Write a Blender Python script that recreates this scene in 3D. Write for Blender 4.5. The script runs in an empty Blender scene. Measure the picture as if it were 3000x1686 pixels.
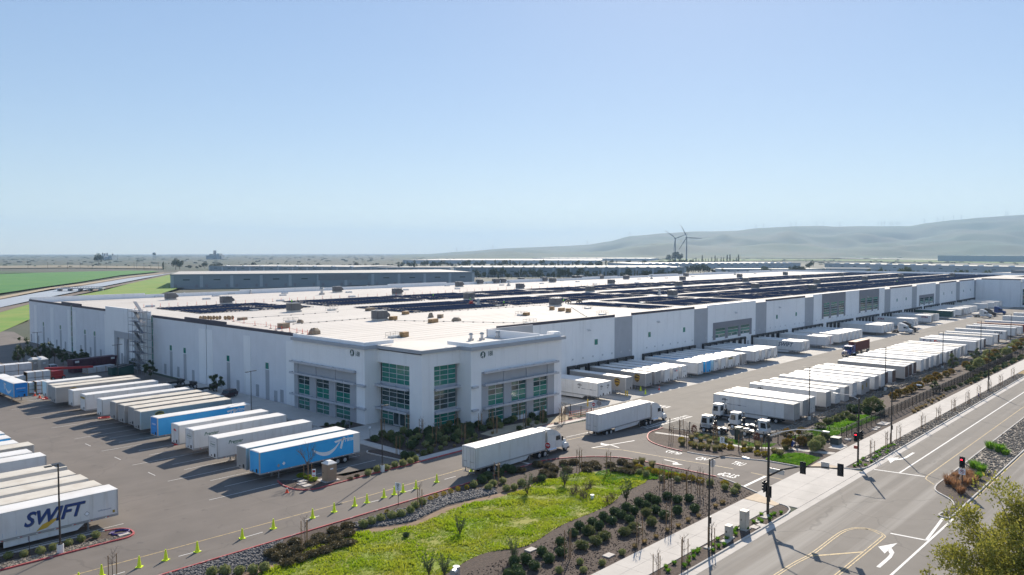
import bpy, bmesh, math, random
from mathutils import Vector, Matrix, noise
S = bpy.context.scene
COL = S.collection
RND = random.Random(11)
pi = math.pi

# ---------------------------------------------------------------- camera, light, exposure
CAM_F, CAM_YH, CAM_H = 2293.0, 741.0, 30.5
cam = bpy.data.cameras.new('camera')
cam.sensor_width = 36.0
cam.lens = 36.0 * CAM_F / 3000.0
cam.clip_start = 0.5
cam.clip_end = 60000.0
camo = bpy.data.objects.new('camera', cam)
COL.objects.link(camo)
PITCH = math.atan((843 - CAM_YH) / CAM_F)
YAW = math.atan((3625 - 1500) / CAM_F)
camo.location = (0, 0, CAM_H)
camo.rotation_euler = (pi / 2 - PITCH, 0, YAW - pi / 2)
S.camera = camo

SUN_AZ, SUN_EL = math.radians(30.0), math.radians(31.0)
w = bpy.data.worlds.new('World')
S.world = w
w.use_nodes = True
nt = w.node_tree
sky = nt.nodes.new('ShaderNodeTexSky')
sky.sky_type = 'NISHITA'
sky.sun_disc = False
sky.sun_elevation = SUN_EL
sky.sun_rotation = pi / 2 - SUN_AZ
sky.altitude = 50
sky.air_density = 1.0
sky.dust_density = 0.12
sky.ozone_density = 4.0
bg = nt.nodes['Background']
bg.inputs['Strength'].default_value = 0.15
gam = nt.nodes.new('ShaderNodeGamma'); gam.inputs['Gamma'].default_value = 0.46
hsv = nt.nodes.new('ShaderNodeHueSaturation'); hsv.inputs['Saturation'].default_value = 1.42; hsv.inputs['Hue'].default_value = 0.512
nt.links.new(sky.outputs[0], gam.inputs['Color']); nt.links.new(gam.outputs[0], hsv.inputs['Color']); nt.links.new(hsv.outputs[0], bg.inputs['Color'])
sl = bpy.data.lights.new('sun', 'SUN')
sl.energy = 3.15
sl.angle = math.radians(0.53)
sl.color = (1.0, 0.9, 0.76)
slo = bpy.data.objects.new('sun', sl)
COL.objects.link(slo)
sd = Vector((math.cos(SUN_EL) * math.cos(SUN_AZ), math.cos(SUN_EL) * math.sin(SUN_AZ), math.sin(SUN_EL)))
slo.rotation_euler = sd.to_track_quat('Z', 'Y').to_euler()
slo.location = (0, 0, 900)
S.view_settings.view_transform = 'Standard'
S.view_settings.look = 'None'
S.view_settings.gamma = 1.0
S.view_settings.use_curve_mapping = False
S.view_settings.exposure = 1.14
S.render.engine = 'CYCLES'
S.cycles.use_denoising = True
S.cycles.max_bounces = 6
S.cycles.volume_bounces = 1
S.cycles.transparent_max_bounces = 8
HAZE = 7e-5

# ---------------------------------------------------------------- surveying helpers
def _v(a, b, c): return Vector((a, b, c))
_fw = _v(math.cos(YAW) * math.cos(PITCH), math.sin(YAW) * math.cos(PITCH), -math.sin(PITCH))
_rt = _v(math.sin(YAW), -math.cos(YAW), 0)
_up = _rt.cross(_fw)
def ray(px, py): return _fw + _rt * ((px - 1500) / CAM_F) + _up * ((843 - py) / CAM_F)
def gz(px, py, z=0.0):
    d = ray(px, py); t = (z - CAM_H) / d.z
    return (d.x * t, d.y * t)
def clamp(a): return max(0.0, min(1.0, a))
def Zt(x, y):
    """site grade: the dock yard lies 1.2 m below the street and the office corner"""
    return -1.2 * clamp((x - 96) / 24) * clamp((y - 50) / 8)
def at(px, py, h=0.0):
    """ground point (x, y, z) surveyed from the photograph; h = height above grade of the marked point"""
    z = 0.0
    for _ in range(8):
        x, y = gz(px, py, z + h); z = Zt(x, y)
    return Vector((x, y, z))
def on_x(px, py, X):
    d = ray(px, py); t = X / d.x
    return (d.y * t, CAM_H + d.z * t)
def on_y(px, py, Y):
    d = ray(px, py); t = Y / d.y
    return (d.x * t, CAM_H + d.z * t)
def crop(ox, oy, s): return lambda x, y: (ox + x / s, oy + y / s)

# ---------------------------------------------------------------- materials
MATS = {}
def nodes_of(name):
    m = bpy.data.materials.new(name); m.use_nodes = True
    return m, m.node_tree, m.node_tree.nodes['Principled BSDF']
def mat(name, col, rough=0.6, metal=0.0, var=0.12, scale=1.0, bump=0.0, bscale=None, col2=None, stretch=None, spec=None, detail=6):
    """one procedural surface: base colour broken up by world-space noise, optional fine relief"""
    if name in MATS: return MATS[name]
    m, t, b = nodes_of(name); N = t.nodes; L = t.links
    b.inputs['Roughness'].default_value = rough
    b.inputs['Metallic'].default_value = metal
    if spec is not None: b.inputs['Specular IOR Level'].default_value = spec
    g = N.new('ShaderNodeNewGeometry')
    src = g.outputs['Position']
    if stretch:
        mp = N.new('ShaderNodeMapping'); mp.inputs['Scale'].default_value = stretch
        L.new(src, mp.inputs['Vector']); src = mp.outputs[0]
    nz = N.new('ShaderNodeTexNoise'); nz.inputs['Scale'].default_value = scale; nz.inputs['Detail'].default_value = detail
    L.new(src, nz.inputs['Vector'])
    mx = N.new('ShaderNodeMix'); mx.data_type = 'RGBA'
    c2 = col2 or tuple(c * (1 - var) for c in col)
    c1 = col if col2 else tuple(min(1, c * (1 + var)) for c in col)
    rp = N.new('ShaderNodeMapRange'); rp.inputs['From Min'].default_value = 0.32; rp.inputs['From Max'].default_value = 0.68
    L.new(nz.outputs['Fac'], rp.inputs['Value'])
    L.new(rp.outputs[0], mx.inputs['Factor'])
    mx.inputs['A'].default_value = (*c1, 1); mx.inputs['B'].default_value = (*c2, 1)
    L.new(mx.outputs['Result'], b.inputs['Base Color'])
    if bump:
        n2 = N.new('ShaderNodeTexNoise'); n2.inputs['Scale'].default_value = bscale or scale * 8; n2.inputs['Detail'].default_value = 4
        L.new(g.outputs['Position'], n2.inputs['Vector'])
        bp = N.new('ShaderNodeBump'); bp.inputs['Strength'].default_value = bump; bp.inputs['Distance'].default_value = 0.05
        L.new(n2.outputs['Fac'], bp.inputs['Height']); L.new(bp.outputs[0], b.inputs['Normal'])
    MATS[name] = m
    return m
def add_layer(m, col, scale, lo, hi, stretch=(1, 1, 1), amount=1.0, detail=4):
    """blend another colour over a material where a stretched noise is high (wear, stains, tyre lanes)"""
    t = m.node_tree; N = t.nodes; L = t.links; b = N['Principled BSDF']
    old = b.inputs['Base Color'].links[0].from_socket
    g = N.new('ShaderNodeNewGeometry'); mp = N.new('ShaderNodeMapping'); mp.inputs['Scale'].default_value = stretch
    L.new(g.outputs['Position'], mp.inputs['Vector'])
    nz = N.new('ShaderNodeTexNoise'); nz.inputs['Scale'].default_value = scale; nz.inputs['Detail'].default_value = detail
    L.new(mp.outputs[0], nz.inputs['Vector'])
    rp = N.new('ShaderNodeMapRange'); rp.inputs['From Min'].default_value = lo; rp.inputs['From Max'].default_value = hi
    rp.inputs['To Max'].default_value = amount
    L.new(nz.outputs['Fac'], rp.inputs['Value'])
    mx = N.new('ShaderNodeMix'); mx.data_type = 'RGBA'
    L.new(rp.outputs[0], mx.inputs['Factor']); L.new(old, mx.inputs['A']); mx.inputs['B'].default_value = (*col, 1)
    L.new(mx.outputs['Result'], b.inputs['Base Color'])
    return m
def leaf(name, col, col2, scale=0.9, trans=0.35):
    """foliage: diffuse + translucent leaf, two greens mixed by world-space noise"""
    if name in MATS: return MATS[name]
    m, t, b = nodes_of(name); N = t.nodes; L = t.links
    g = N.new('ShaderNodeNewGeometry'); nz = N.new('ShaderNodeTexNoise')
    nz.inputs['Scale'].default_value = scale; nz.inputs['Detail'].default_value = 5
    L.new(g.outputs['Position'], nz.inputs['Vector'])
    rp = N.new('ShaderNodeMapRange'); rp.inputs['From Min'].default_value = 0.35; rp.inputs['From Max'].default_value = 0.65
    L.new(nz.outputs['Fac'], rp.inputs['Value'])
    mx = N.new('ShaderNodeMix'); mx.data_type = 'RGBA'
    mx.inputs['A'].default_value = (*col, 1); mx.inputs['B'].default_value = (*col2, 1)
    L.new(rp.outputs[0], mx.inputs['Factor'])
    b.inputs['Roughness'].default_value = 0.55
    b.inputs['Specular IOR Level'].default_value = 0.3
    L.new(mx.outputs['Result'], b.inputs['Base Color'])
    tr = N.new('ShaderNodeBsdfTranslucent'); L.new(mx.outputs['Result'], tr.inputs['Color'])
    ms = N.new('ShaderNodeMixShader'); ms.inputs[0].default_value = trans
    L.new(b.outputs[0], ms.inputs[1]); L.new(tr.outputs[0], ms.inputs[2])
    L.new(ms.outputs[0], N['Material Output'].inputs['Surface'])
    MATS[name] = m
    return m
def glow(name, col, e):
    if name in MATS: return MATS[name]
    m, t, b = nodes_of(name)
    b.inputs['Base Color'].default_value = (*col, 1)
    b.inputs['Emission Color'].default_value = (*col, 1); b.inputs['Emission Strength'].default_value = e
    MATS[name] = m
    return m

asphalt = mat('yard asphalt', (0.155, 0.132, 0.113), 0.9, var=0.1, scale=0.25, bump=0.25, bscale=9)
add_layer(asphalt, (0.11, 0.096, 0.084), 0.05, 0.52, 0.72, (1, 1, 1), 0.5)
add_layer(asphalt, (0.2, 0.172, 0.148), 0.9, 0.55, 0.75, (0.05, 1, 1), 0.4)
add_layer(asphalt, (0.06, 0.055, 0.05), 0.6, 0.66, 0.7, (1, 1, 1), 0.35)
def seams(m, col, scale, wd, amount=0.7):
    """sealed cracks: thin dark lines along the edges of large distorted cells"""
    t = m.node_tree; N = t.nodes; L = t.links; b = N['Principled BSDF']; old = b.inputs['Base Color'].links[0].from_socket
    g = N.new('ShaderNodeNewGeometry'); nz = N.new('ShaderNodeTexNoise'); nz.inputs['Scale'].default_value = 0.5
    va = N.new('ShaderNodeVectorMath'); va.operation = 'MULTIPLY_ADD'; va.inputs[1].default_value = (2.2, 2.2, 0)
    L.new(g.outputs['Position'], nz.inputs['Vector']); L.new(nz.outputs['Color'], va.inputs[0]); L.new(g.outputs['Position'], va.inputs[2])
    vo = N.new('ShaderNodeTexVoronoi'); vo.feature = 'DISTANCE_TO_EDGE'; vo.inputs['Scale'].default_value = scale; L.new(va.outputs[0], vo.inputs['Vector'])
    rp = N.new('ShaderNodeMapRange'); rp.inputs['From Min'].default_value = wd; rp.inputs['From Max'].default_value = wd * 0.4; rp.inputs['To Max'].default_value = amount
    L.new(vo.outputs['Distance'], rp.inputs['Value'])
    mx = N.new('ShaderNodeMix'); mx.data_type = 'RGBA'; L.new(rp.outputs[0], mx.inputs['Factor']); L.new(old, mx.inputs['A']); mx.inputs['B'].default_value = (*col, 1)
    L.new(mx.outputs['Result'], b.inputs['Base Color'])
seams(asphalt, (0.09, 0.08, 0.07), 0.07, 0.007, 0.4)
asphalt2 = mat('dock yard asphalt', (0.2, 0.178, 0.15), 0.9, var=0.07, scale=0.3, bump=0.2, bscale=9)
add_layer(asphalt2, (0.135, 0.12, 0.103), 0.35, 0.5, 0.7, (0.06, 1, 1), 0.6)
road_m = mat('road asphalt', (0.175, 0.155, 0.132), 0.85, var=0.07, scale=0.4, bump=0.25, bscale=10)
add_layer(road_m, (0.31, 0.285, 0.252), 0.42, 0.5, 0.66, (0.02, 1, 1), 0.8)
add_layer(road_m, (0.105, 0.097, 0.088), 0.6, 0.56, 0.68, (0.03, 1, 1), 0.55)
seams(road_m, (0.085, 0.078, 0.07), 0.06, 0.006, 0.4)
concrete = mat('concrete', (0.52, 0.48, 0.43), 0.85, var=0.06, scale=0.6, bump=0.1, bscale=12)
add_layer(concrete, (0.4, 0.37, 0.33), 0.25, 0.52, 0.7, (0.3, 1, 1), 0.5)
dockcon = mat('dock concrete', (0.45, 0.42, 0.38), 0.85, var=0.06, scale=0.5)
add_layer(dockcon, (0.3, 0.28, 0.25), 0.3, 0.5, 0.7, (1, 0.15, 1), 0.6)
curb_m = mat('curb concrete', (0.5, 0.47, 0.43), 0.85, var=0.08, scale=1.5)
redcurb = mat('red curb paint', (0.42, 0.07, 0.07), 0.7, var=0.2, scale=1.2)
add_layer(redcurb, (0.5, 0.36, 0.33), 2.0, 0.58, 0.66, (1, 1, 1), 0.7)
white_paint = mat('white marking paint', (0.72, 0.7, 0.66), 0.7, var=0.08, scale=3)
add_layer(white_paint, (0.35, 0.33, 0.3), 4.0, 0.6, 0.72, (1, 1, 1), 0.7)
yellow_paint = mat('yellow marking paint', (0.5, 0.36, 0.16), 0.7, var=0.1, scale=3)
add_layer(yellow_paint, (0.24, 0.2, 0.15), 3.0, 0.48, 0.66, (1, 1, 1), 0.85)
mulch = mat('bark mulch', (0.05, 0.034, 0.026), 0.95, var=0.1, scale=3.5, bump=0.9, bscale=14, col2=(0.115, 0.082, 0.062))
soil = mat('bare soil', (0.3, 0.2, 0.125), 0.95, scale=0.6, bump=0.5, bscale=6, col2=(0.2, 0.135, 0.08))
tan_gravel = mat('tan gravel', (0.42, 0.34, 0.23), 0.95, var=0.1, scale=2.0, bump=0.5, bscale=12)
grassg = mat('grass ground', (0.2, 0.28, 0.02), 0.95, scale=0.22, bump=0.6, bscale=5, col2=(0.32, 0.28, 0.06))
grassb = mat('field grass', (0.12, 0.25, 0.02), 0.95, scale=0.06, bump=0.6, bscale=3, col2=(0.22, 0.27, 0.04))
rock_m = mat('dark river rock', (0.075, 0.075, 0.08), 0.75, scale=3.5, col2=(0.2, 0.185, 0.175), detail=2)
rock2_m = mat('brown river rock', (0.16, 0.13, 0.1), 0.8, scale=3.5, col2=(0.33, 0.28, 0.22), detail=2)
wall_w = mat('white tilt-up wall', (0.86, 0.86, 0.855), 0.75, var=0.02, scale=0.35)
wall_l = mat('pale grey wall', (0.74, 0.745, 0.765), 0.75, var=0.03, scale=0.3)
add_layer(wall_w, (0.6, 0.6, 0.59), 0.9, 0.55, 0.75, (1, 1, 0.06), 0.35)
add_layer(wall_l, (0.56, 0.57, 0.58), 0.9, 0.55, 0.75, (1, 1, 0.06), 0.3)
wall_g = mat('grey wall', (0.4, 0.41, 0.43), 0.75, var=0.04, scale=0.5)
wall_d = mat('dark grey wall', (0.22, 0.22, 0.24), 0.7, var=0.04, scale=0.5)
band_m = mat('dark coping band', (0.06, 0.055, 0.075), 0.6, var=0.1, scale=0.6)
roof_m = mat('white roof membrane', (0.62, 0.57, 0.51), 0.8, var=0.03, scale=0.05)
add_layer(roof_m, (0.5, 0.455, 0.4), 0.5, 0.5, 0.62, (0.01, 1, 1), 0.4)
add_layer(roof_m, (0.44, 0.39, 0.33), 0.07, 0.58, 0.75, (1, 1, 1), 0.5)
metal_l = mat('light metal', (0.55, 0.56, 0.58), 0.4, 0.6, var=0.06)
metal_g = mat('grey metal', (0.3, 0.31, 0.33), 0.45, 0.6, var=0.1)
canopy_m = mat('canopy grey metal', (0.5, 0.51, 0.54), 0.5, 0.1, var=0.05)
black = mat('black paint', (0.018, 0.018, 0.02), 0.45, var=0.2)
bronze = mat('bronze pole paint', (0.03, 0.024, 0.02), 0.45, var=0.2)
rubber = mat('tyre rubber', (0.02, 0.02, 0.021), 0.85, var=0.2, scale=3)
pane_g = mat('green spandrel glass', (0.02, 0.2, 0.155), 0.12, var=0.1, scale=0.8, spec=0.6)
pane_d = mat('dark tinted glass', (0.025, 0.055, 0.06), 0.06, var=0.2, scale=0.8, spec=0.6)
pane_s = mat('vision glass', (0.03, 0.125, 0.105), 0.05, var=0.2, scale=0.8, spec=0.7)
mullion = mat('white mullion', (0.62, 0.64, 0.66), 0.4, 0.2, var=0.03)
solar_m = mat('solar panel', (0.016, 0.026, 0.055), 0.6, var=0.2, scale=0.3, spec=0.0)
hvac_m = mat('rooftop unit grey', (0.13, 0.13, 0.135), 0.6, 0.1, var=0.15, scale=0.8)
hvac_l = mat('rooftop unit light', (0.42, 0.42, 0.4), 0.6, 0.2, var=0.1, scale=0.8)
wood = mat('lumber', (0.4, 0.25, 0.12), 0.8, var=0.15, scale=4)
stake_m = mat('wooden stake', (0.3, 0.18, 0.09), 0.85, var=0.15, scale=4)
bark = mat('bark', (0.14, 0.1, 0.075), 0.9, var=0.2, scale=6)
lime = mat('lime cone plastic', (0.78, 0.92, 0.02), 0.5, var=0.05)
limev = mat('lime vest', (0.3, 0.8, 0.06), 0.8, var=0.05)
orange = mat('orange plastic', (0.85, 0.09, 0.03), 0.5, var=0.08)
red_m = mat('red paint', (0.5, 0.03, 0.03), 0.45, var=0.1)
skin_m = mat('skin', (0.45, 0.28, 0.2), 0.6, var=0.05)
jean = mat('dark work trousers', (0.05, 0.06, 0.1), 0.9, var=0.1)
tr_white = mat('trailer white', (0.72, 0.71, 0.69), 0.45, var=0.04, scale=0.7)
tr_roof = mat('trailer roof white', (0.8, 0.77, 0.72), 0.5, var=0.03, scale=0.3)
tr_roof2 = mat('weathered trailer roof', (0.66, 0.6, 0.5), 0.6, var=0.06, scale=0.4)
add_layer(tr_roof2, (0.5, 0.42, 0.32), 0.5, 0.5, 0.7, (1, 1, 1), 0.6)
tr_grey = mat('trailer grey', (0.34, 0.33, 0.32), 0.5, var=0.05, scale=0.7)
for _m in (tr_white, tr_grey):
    add_layer(_m, (0.42, 0.37, 0.3), 1.6, 0.52, 0.8, (1, 1, 0.12), 0.4)
add_layer(tr_roof, (0.6, 0.53, 0.44), 0.25, 0.5, 0.75, (1, 1, 1), 0.5)
tr_alu = mat('trailer aluminium', (0.5, 0.5, 0.5), 0.4, 0.4, var=0.06, scale=0.7)
tr_blue = mat('trailer blue', (0.015, 0.37, 0.78), 0.4, var=0.08, scale=0.35, col2=(0.05, 0.47, 0.86))
tr_dblue = mat('trailer deep blue', (0.01, 0.26, 0.68), 0.4, var=0.06, scale=0.35)
tr_green = mat('trailer dark green', (0.015, 0.07, 0.06), 0.5, var=0.1)
tr_gold = mat('container mustard', (0.33, 0.24, 0.03), 0.5, var=0.1)
tr_rust = mat('container rust red', (0.16, 0.035, 0.025), 0.6, var=0.15)
tr_brown = mat('trailer tan roof', (0.42, 0.25, 0.16), 0.6, var=0.1)
ink_navy = mat('navy lettering', (0.01, 0.045, 0.19), 0.5, var=0.03)
ink_black = mat('black lettering', (0.02, 0.02, 0.024), 0.5, var=0.05)
ink_green = mat('green lettering', (0.02, 0.13, 0.07), 0.5, var=0.05)
ink_teal = mat('dark teal lettering', (0.01, 0.06, 0.055), 0.5, var=0.05)
ink_red = mat('red lettering', (0.55, 0.04, 0.03), 0.5, var=0.05)
ink_purple = mat('purple lettering', (0.05, 0.02, 0.16), 0.5, var=0.05)
ink_dred = mat('maroon lettering', (0.2, 0.02, 0.06), 0.5, var=0.05)
ink_white = mat('white lettering', (0.82, 0.84, 0.86), 0.5, var=0.02)
ink_gold = mat('gold lettering', (0.62, 0.38, 0.04), 0.5, var=0.08)
ink_brown = mat('brown shield paint', (0.07, 0.035, 0.012), 0.5, var=0.05)
ink_lblue = mat('bright blue stripe', (0.02, 0.2, 0.55), 0.5, var=0.05)
ink_slate = mat('slate lettering', (0.1, 0.12, 0.16), 0.5, var=0.05)
box_tan = mat('portable toilet tan', (0.36, 0.26, 0.18), 0.6, var=0.06)
tarp = mat('white tarp', (0.62, 0.62, 0.62), 0.6, var=0.08, scale=1.5)
cabinet_m = mat('cabinet beige', (0.5, 0.45, 0.38), 0.6, var=0.05, scale=2)
bluec = mat('truck blue paint', (0.015, 0.045, 0.22), 0.35, var=0.05)
glass_v = mat('vehicle glass', (0.02, 0.03, 0.035), 0.06, var=0.1, spec=0.7)
water_m = mat('canal water', (0.42, 0.43, 0.43), 0.4, var=0.06, scale=0.05, spec=0.9)
crop_m = mat('green crop', (0.03, 0.17, 0.02), 0.95, var=0.1, scale=0.03, col2=(0.07, 0.2, 0.02))
farg = mat('far plain', (0.04, 0.06, 0.03), 0.95, scale=0.004, col2=(0.085, 0.08, 0.055), stretch=(1, 0.25, 1))
bank_m = mat('canal bank soil', (0.17, 0.13, 0.1), 0.95, var=0.15, scale=0.1)
dirt_road = mat('canal road gravel', (0.4, 0.31, 0.2), 0.95, var=0.08, scale=0.1)
hill_m = mat('hill grass', (0.035, 0.075, 0.03), 0.95, scale=0.002, col2=(0.075, 0.08, 0.045))
far_wall = mat('far warehouse wall', (0.4, 0.44, 0.47), 0.8, var=0.03, scale=0.02)
far_wall2 = mat('blue grey warehouse wall', (0.24, 0.28, 0.31), 0.8, var=0.04, scale=0.05)
far_roof = mat('far warehouse roof', (0.5, 0.46, 0.4), 0.6, var=0.05, scale=0.03)
sky_lite = mat('skylight curb', (0.6, 0.6, 0.58), 0.3, 0.2, var=0.08)

# ---------------------------------------------------------------- mesh helpers
class MB:
    """collects boxes, prisms, tubes into one mesh"""
    def __init__(s): s.v, s.f, s.mi = [], [], []
    def face(s, pts, mi=0):
        n = len(s.v); s.v += [tuple(p) for p in pts]; s.f.append(tuple(range(n, n + len(pts)))); s.mi.append(mi)
        return s
    def box(s, x0, y0, z0, x1, y1, z1, mi=0, bottom=True):
        n = len(s.v)
        s.v += [(x0, y0, z0), (x1, y0, z0), (x1, y1, z0), (x0, y1, z0), (x0, y0, z1), (x1, y0, z1), (x1, y1, z1), (x0, y1, z1)]
        fs = [(4, 5, 6, 7), (0, 1, 5, 4), (1, 2, 6, 5), (2, 3, 7, 6), (3, 0, 4, 7)] + ([(3, 2, 1, 0)] if bottom else [])
        for f in fs: s.f.append(tuple(n + i for i in f)); s.mi.append(mi)
        return s
    def hexa(s, b, t, mi=0):
        """frustum between two 4-point rings"""
        n = len(s.v); s.v += [tuple(p) for p in b] + [tuple(p) for p in t]
        for f in [(4, 5, 6, 7), (0, 1, 5, 4), (1, 2, 6, 5), (2, 3, 7, 6), (3, 0, 4, 7), (3, 2, 1, 0)]:
            s.f.append(tuple(n + i for i in f)); s.mi.append(mi)
        return s
    def prism(s, poly, a, b, axis='z', mi=0):
        """polygon extruded along an axis; 'y': poly is (x, z)"""
        def p3(p, h):
            return (p[0], p[1], h) if axis == 'z' else ((p[0], h, p[1]) if axis == 'y' else (h, p[0], p[1]))
        n = len(s.v); k = len(poly)
        s.v += [p3(p, a) for p in poly] + [p3(p, b) for p in poly]
        s.f.append(tuple(range(n + k - 1, n - 1, -1))); s.mi.append(mi)
        s.f.append(tuple(range(n + k, n + 2 * k))); s.mi.append(mi)
        for i in range(k):
            j = (i + 1) % k
            s.f.append((n + i, n + j, n + k + j, n + k + i)); s.mi.append(mi)
        return s
    def tube(s, pts, r, n=6, mi=0, caps=True):
        pts = [Vector(p) for p in pts]
        rs = r if isinstance(r, (list, tuple)) else [r] * len(pts)
        base = len(s.v)
        for i, p in enumerate(pts):
            d = (pts[min(i + 1, len(pts) - 1)] - pts[max(i - 1, 0)]).normalized()
            a = d.orthogonal().normalized() if abs(d.z) > 0.95 else d.cross(Vector((0, 0, 1))).normalized()
            b = d.cross(a)
            for k in range(n):
                th = 2 * pi * (k + 0.5) / n
                s.v.append(tuple(p + (a * math.cos(th) + b * math.sin(th)) * rs[i]))
        for i in range(len(pts) - 1):
            for k in range(n):
                q = (k + 1) % n
                s.f.append((base + i * n + k, base + i * n + q, base + (i + 1) * n + q, base + (i + 1) * n + k)); s.mi.append(mi)
        if caps:
            s.f.append(tuple(base + k for k in range(n - 1, -1, -1))); s.mi.append(mi)
            e = base + (len(pts) - 1) * n
            s.f.append(tuple(e + k for k in range(n))); s.mi.append(mi)
        return s
    def mesh(s, name, mats):
        me = bpy.data.meshes.new(name); me.from_pydata(s.v, [], s.f)
        for m in (mats if isinstance(mats, (list, tuple)) else [mats]): me.materials.append(m)
        if any(s.mi): me.polygons.foreach_set('material_index', s.mi)
        me.update()
        return me
    def build(s, name, mats, parent=None, loc=None):
        return put(name, s.mesh(name, mats), parent, loc)
def put(name, me, parent=None, loc=None, rz=0.0, rot=None):
    o = bpy.data.objects.new(name, me); COL.objects.link(o)
    if parent is not None: o.parent = parent
    if loc is not None: o.location = loc
    if rot is not None: o.rotation_euler = rot
    elif rz: o.rotation_euler = (0, 0, rz)
    return o
CACHE = {}
def part(name, key, fn, mats, parent, loc=None, rz=0.0, rot=None):
    """a part that shares its mesh with every part built under the same key"""
    if key not in CACHE:
        mb = MB(); fn(mb); CACHE[key] = mb.mesh(name, mats)
    return put(name, CACHE[key], parent, loc, rz, rot)
def tag(o, label=None, cat=None, group=None, kind=None):
    if label: o['label'] = label
    if cat: o['category'] = cat
    if group: o['group'] = group
    if kind: o['kind'] = kind
    return o
def thing(name, label, cat, loc=(0, 0, 0), rz=0.0, group=None):
    o = bpy.data.objects.new(name, None); COL.objects.link(o)
    o.location = loc; o.rotation_euler = (0, 0, rz); o.empty_display_size = 0.1
    return tag(o, label, cat, group)
def dup(root, loc, rz=0.0, label=None, group=None, scale=None):
    r = root.copy(); COL.objects.link(r); r.location = loc; r.rotation_euler = (0, 0, rz)
    if scale: r.scale = (scale, scale, scale)
    if label: r['label'] = label
    if group: r['group'] = group
    for ch in root.children:
        c = ch.copy(); COL.objects.link(c); c.parent = r
        for g in ch.children:
            d = g.copy(); COL.objects.link(d); d.parent = c
    return r
ONES = 'first second third fourth fifth sixth seventh eighth ninth tenth eleventh twelfth thirteenth fourteenth fifteenth sixteenth seventeenth eighteenth nineteenth'.split()
TENS = {2: 'twent', 3: 'thirt', 4: 'fort', 5: 'fift', 6: 'sixt', 7: 'sevent', 8: 'eight', 9: 'ninet'}
def nth(i):
    """0 -> 'first'"""
    n = i + 1
    if n < 20: return ONES[n - 1]
    if n >= 100: return 'hundred-and-' + nth(n - 101) if n > 100 else 'hundredth'
    a, b = divmod(n, 10)
    return TENS[a] + ('ieth' if b == 0 else 'y-' + ONES[b - 1])
def text_mesh(s, mats, size=1.0, shear=0.0, sx=1.0, depth=0.004, bold=0.0, align='CENTER'):
    key = ('text', s, size, shear, sx, mats.name, align, bold)
    if key in CACHE: return CACHE[key]
    cu = bpy.data.curves.new('lettering', 'FONT'); cu.body = s; cu.size = size; cu.shear = shear; cu.extrude = depth
    cu.offset = bold; cu.align_x = align; cu.align_y = 'CENTER'; cu.resolution_u = 3
    o = bpy.data.objects.new('lettering', cu); COL.objects.link(o)
    dg = bpy.context.evaluated_depsgraph_get()
    me = bpy.data.meshes.new_from_object(o.evaluated_get(dg))
    bpy.data.objects.remove(o); bpy.data.curves.remove(cu)
    for v in me.vertices: v.co.x *= sx
    me.materials.clear(); me.materials.append(mats)
    CACHE[key] = me
    return me
def sheet(name, pts, m, dz=0.0, kind='structure', parent=None, cuts=True):
    """a ground sheet laid on the graded site, dz above it (world x, y points)"""
    bm = bmesh.new()
    bm.faces.new([bm.verts.new((p[0], p[1], 0)) for p in pts])
    bmesh.ops.triangulate(bm, faces=bm.faces[:])
    xs = [p[0] for p in pts]; ys = [p[1] for p in pts]
    if cuts and max(xs) > 94 and max(ys) > 49 and min(xs) < 1500:
        for x in range(96, 121, 3):
            if min(xs) < x < max(xs):
                bmesh.ops.bisect_plane(bm, geom=bm.verts[:] + bm.edges[:] + bm.faces[:], plane_co=(x, 0, 0), plane_no=(1, 0, 0))
        for y in range(50, 60, 2):
            if min(ys) < y < max(ys):
                bmesh.ops.bisect_plane(bm, geom=bm.verts[:] + bm.edges[:] + bm.faces[:], plane_co=(0, y, 0), plane_no=(0, 1, 0))
    for v in bm.verts: v.co.z = (Zt(v.co.x, v.co.y) if cuts else 0) + dz
    bmesh.ops.recalc_face_normals(bm, faces=bm.faces[:])
    for f in bm.faces:
        if f.normal.z < 0: f.normal_flip()
    me = bpy.data.meshes.new(name); bm.to_mesh(me); bm.free()
    me.materials.append(m)
    o = put(name, me, parent)
    if kind and parent is None: o['kind'] = kind
    return o
def pxs(f, pts): return [tuple(at(*f(*p))[:2]) for p in pts]
def smooth(pts, n=5, closed=False):
    """Catmull-Rom through 2-D points"""
    out = []; k = len(pts)
    for i in range(k if closed else k - 1):
        g = lambda j: pts[j % k] if closed else pts[max(0, min(k - 1, j))]
        p0, p1, p2, p3 = g(i - 1), g(i), g(i + 1), g(i + 2)
        for q in range(n):
            t = q / n
            out.append(tuple(0.5 * (2 * p1[a] + (p2[a] - p0[a]) * t + (2 * p0[a] - 5 * p1[a] + 4 * p2[a] - p3[a]) * t * t + (3 * p1[a] - p0[a] - 3 * p2[a] + p3[a]) * t ** 3) for a in (0, 1)))
    if not closed: out.append(tuple(pts[-1]))
    return out
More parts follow.
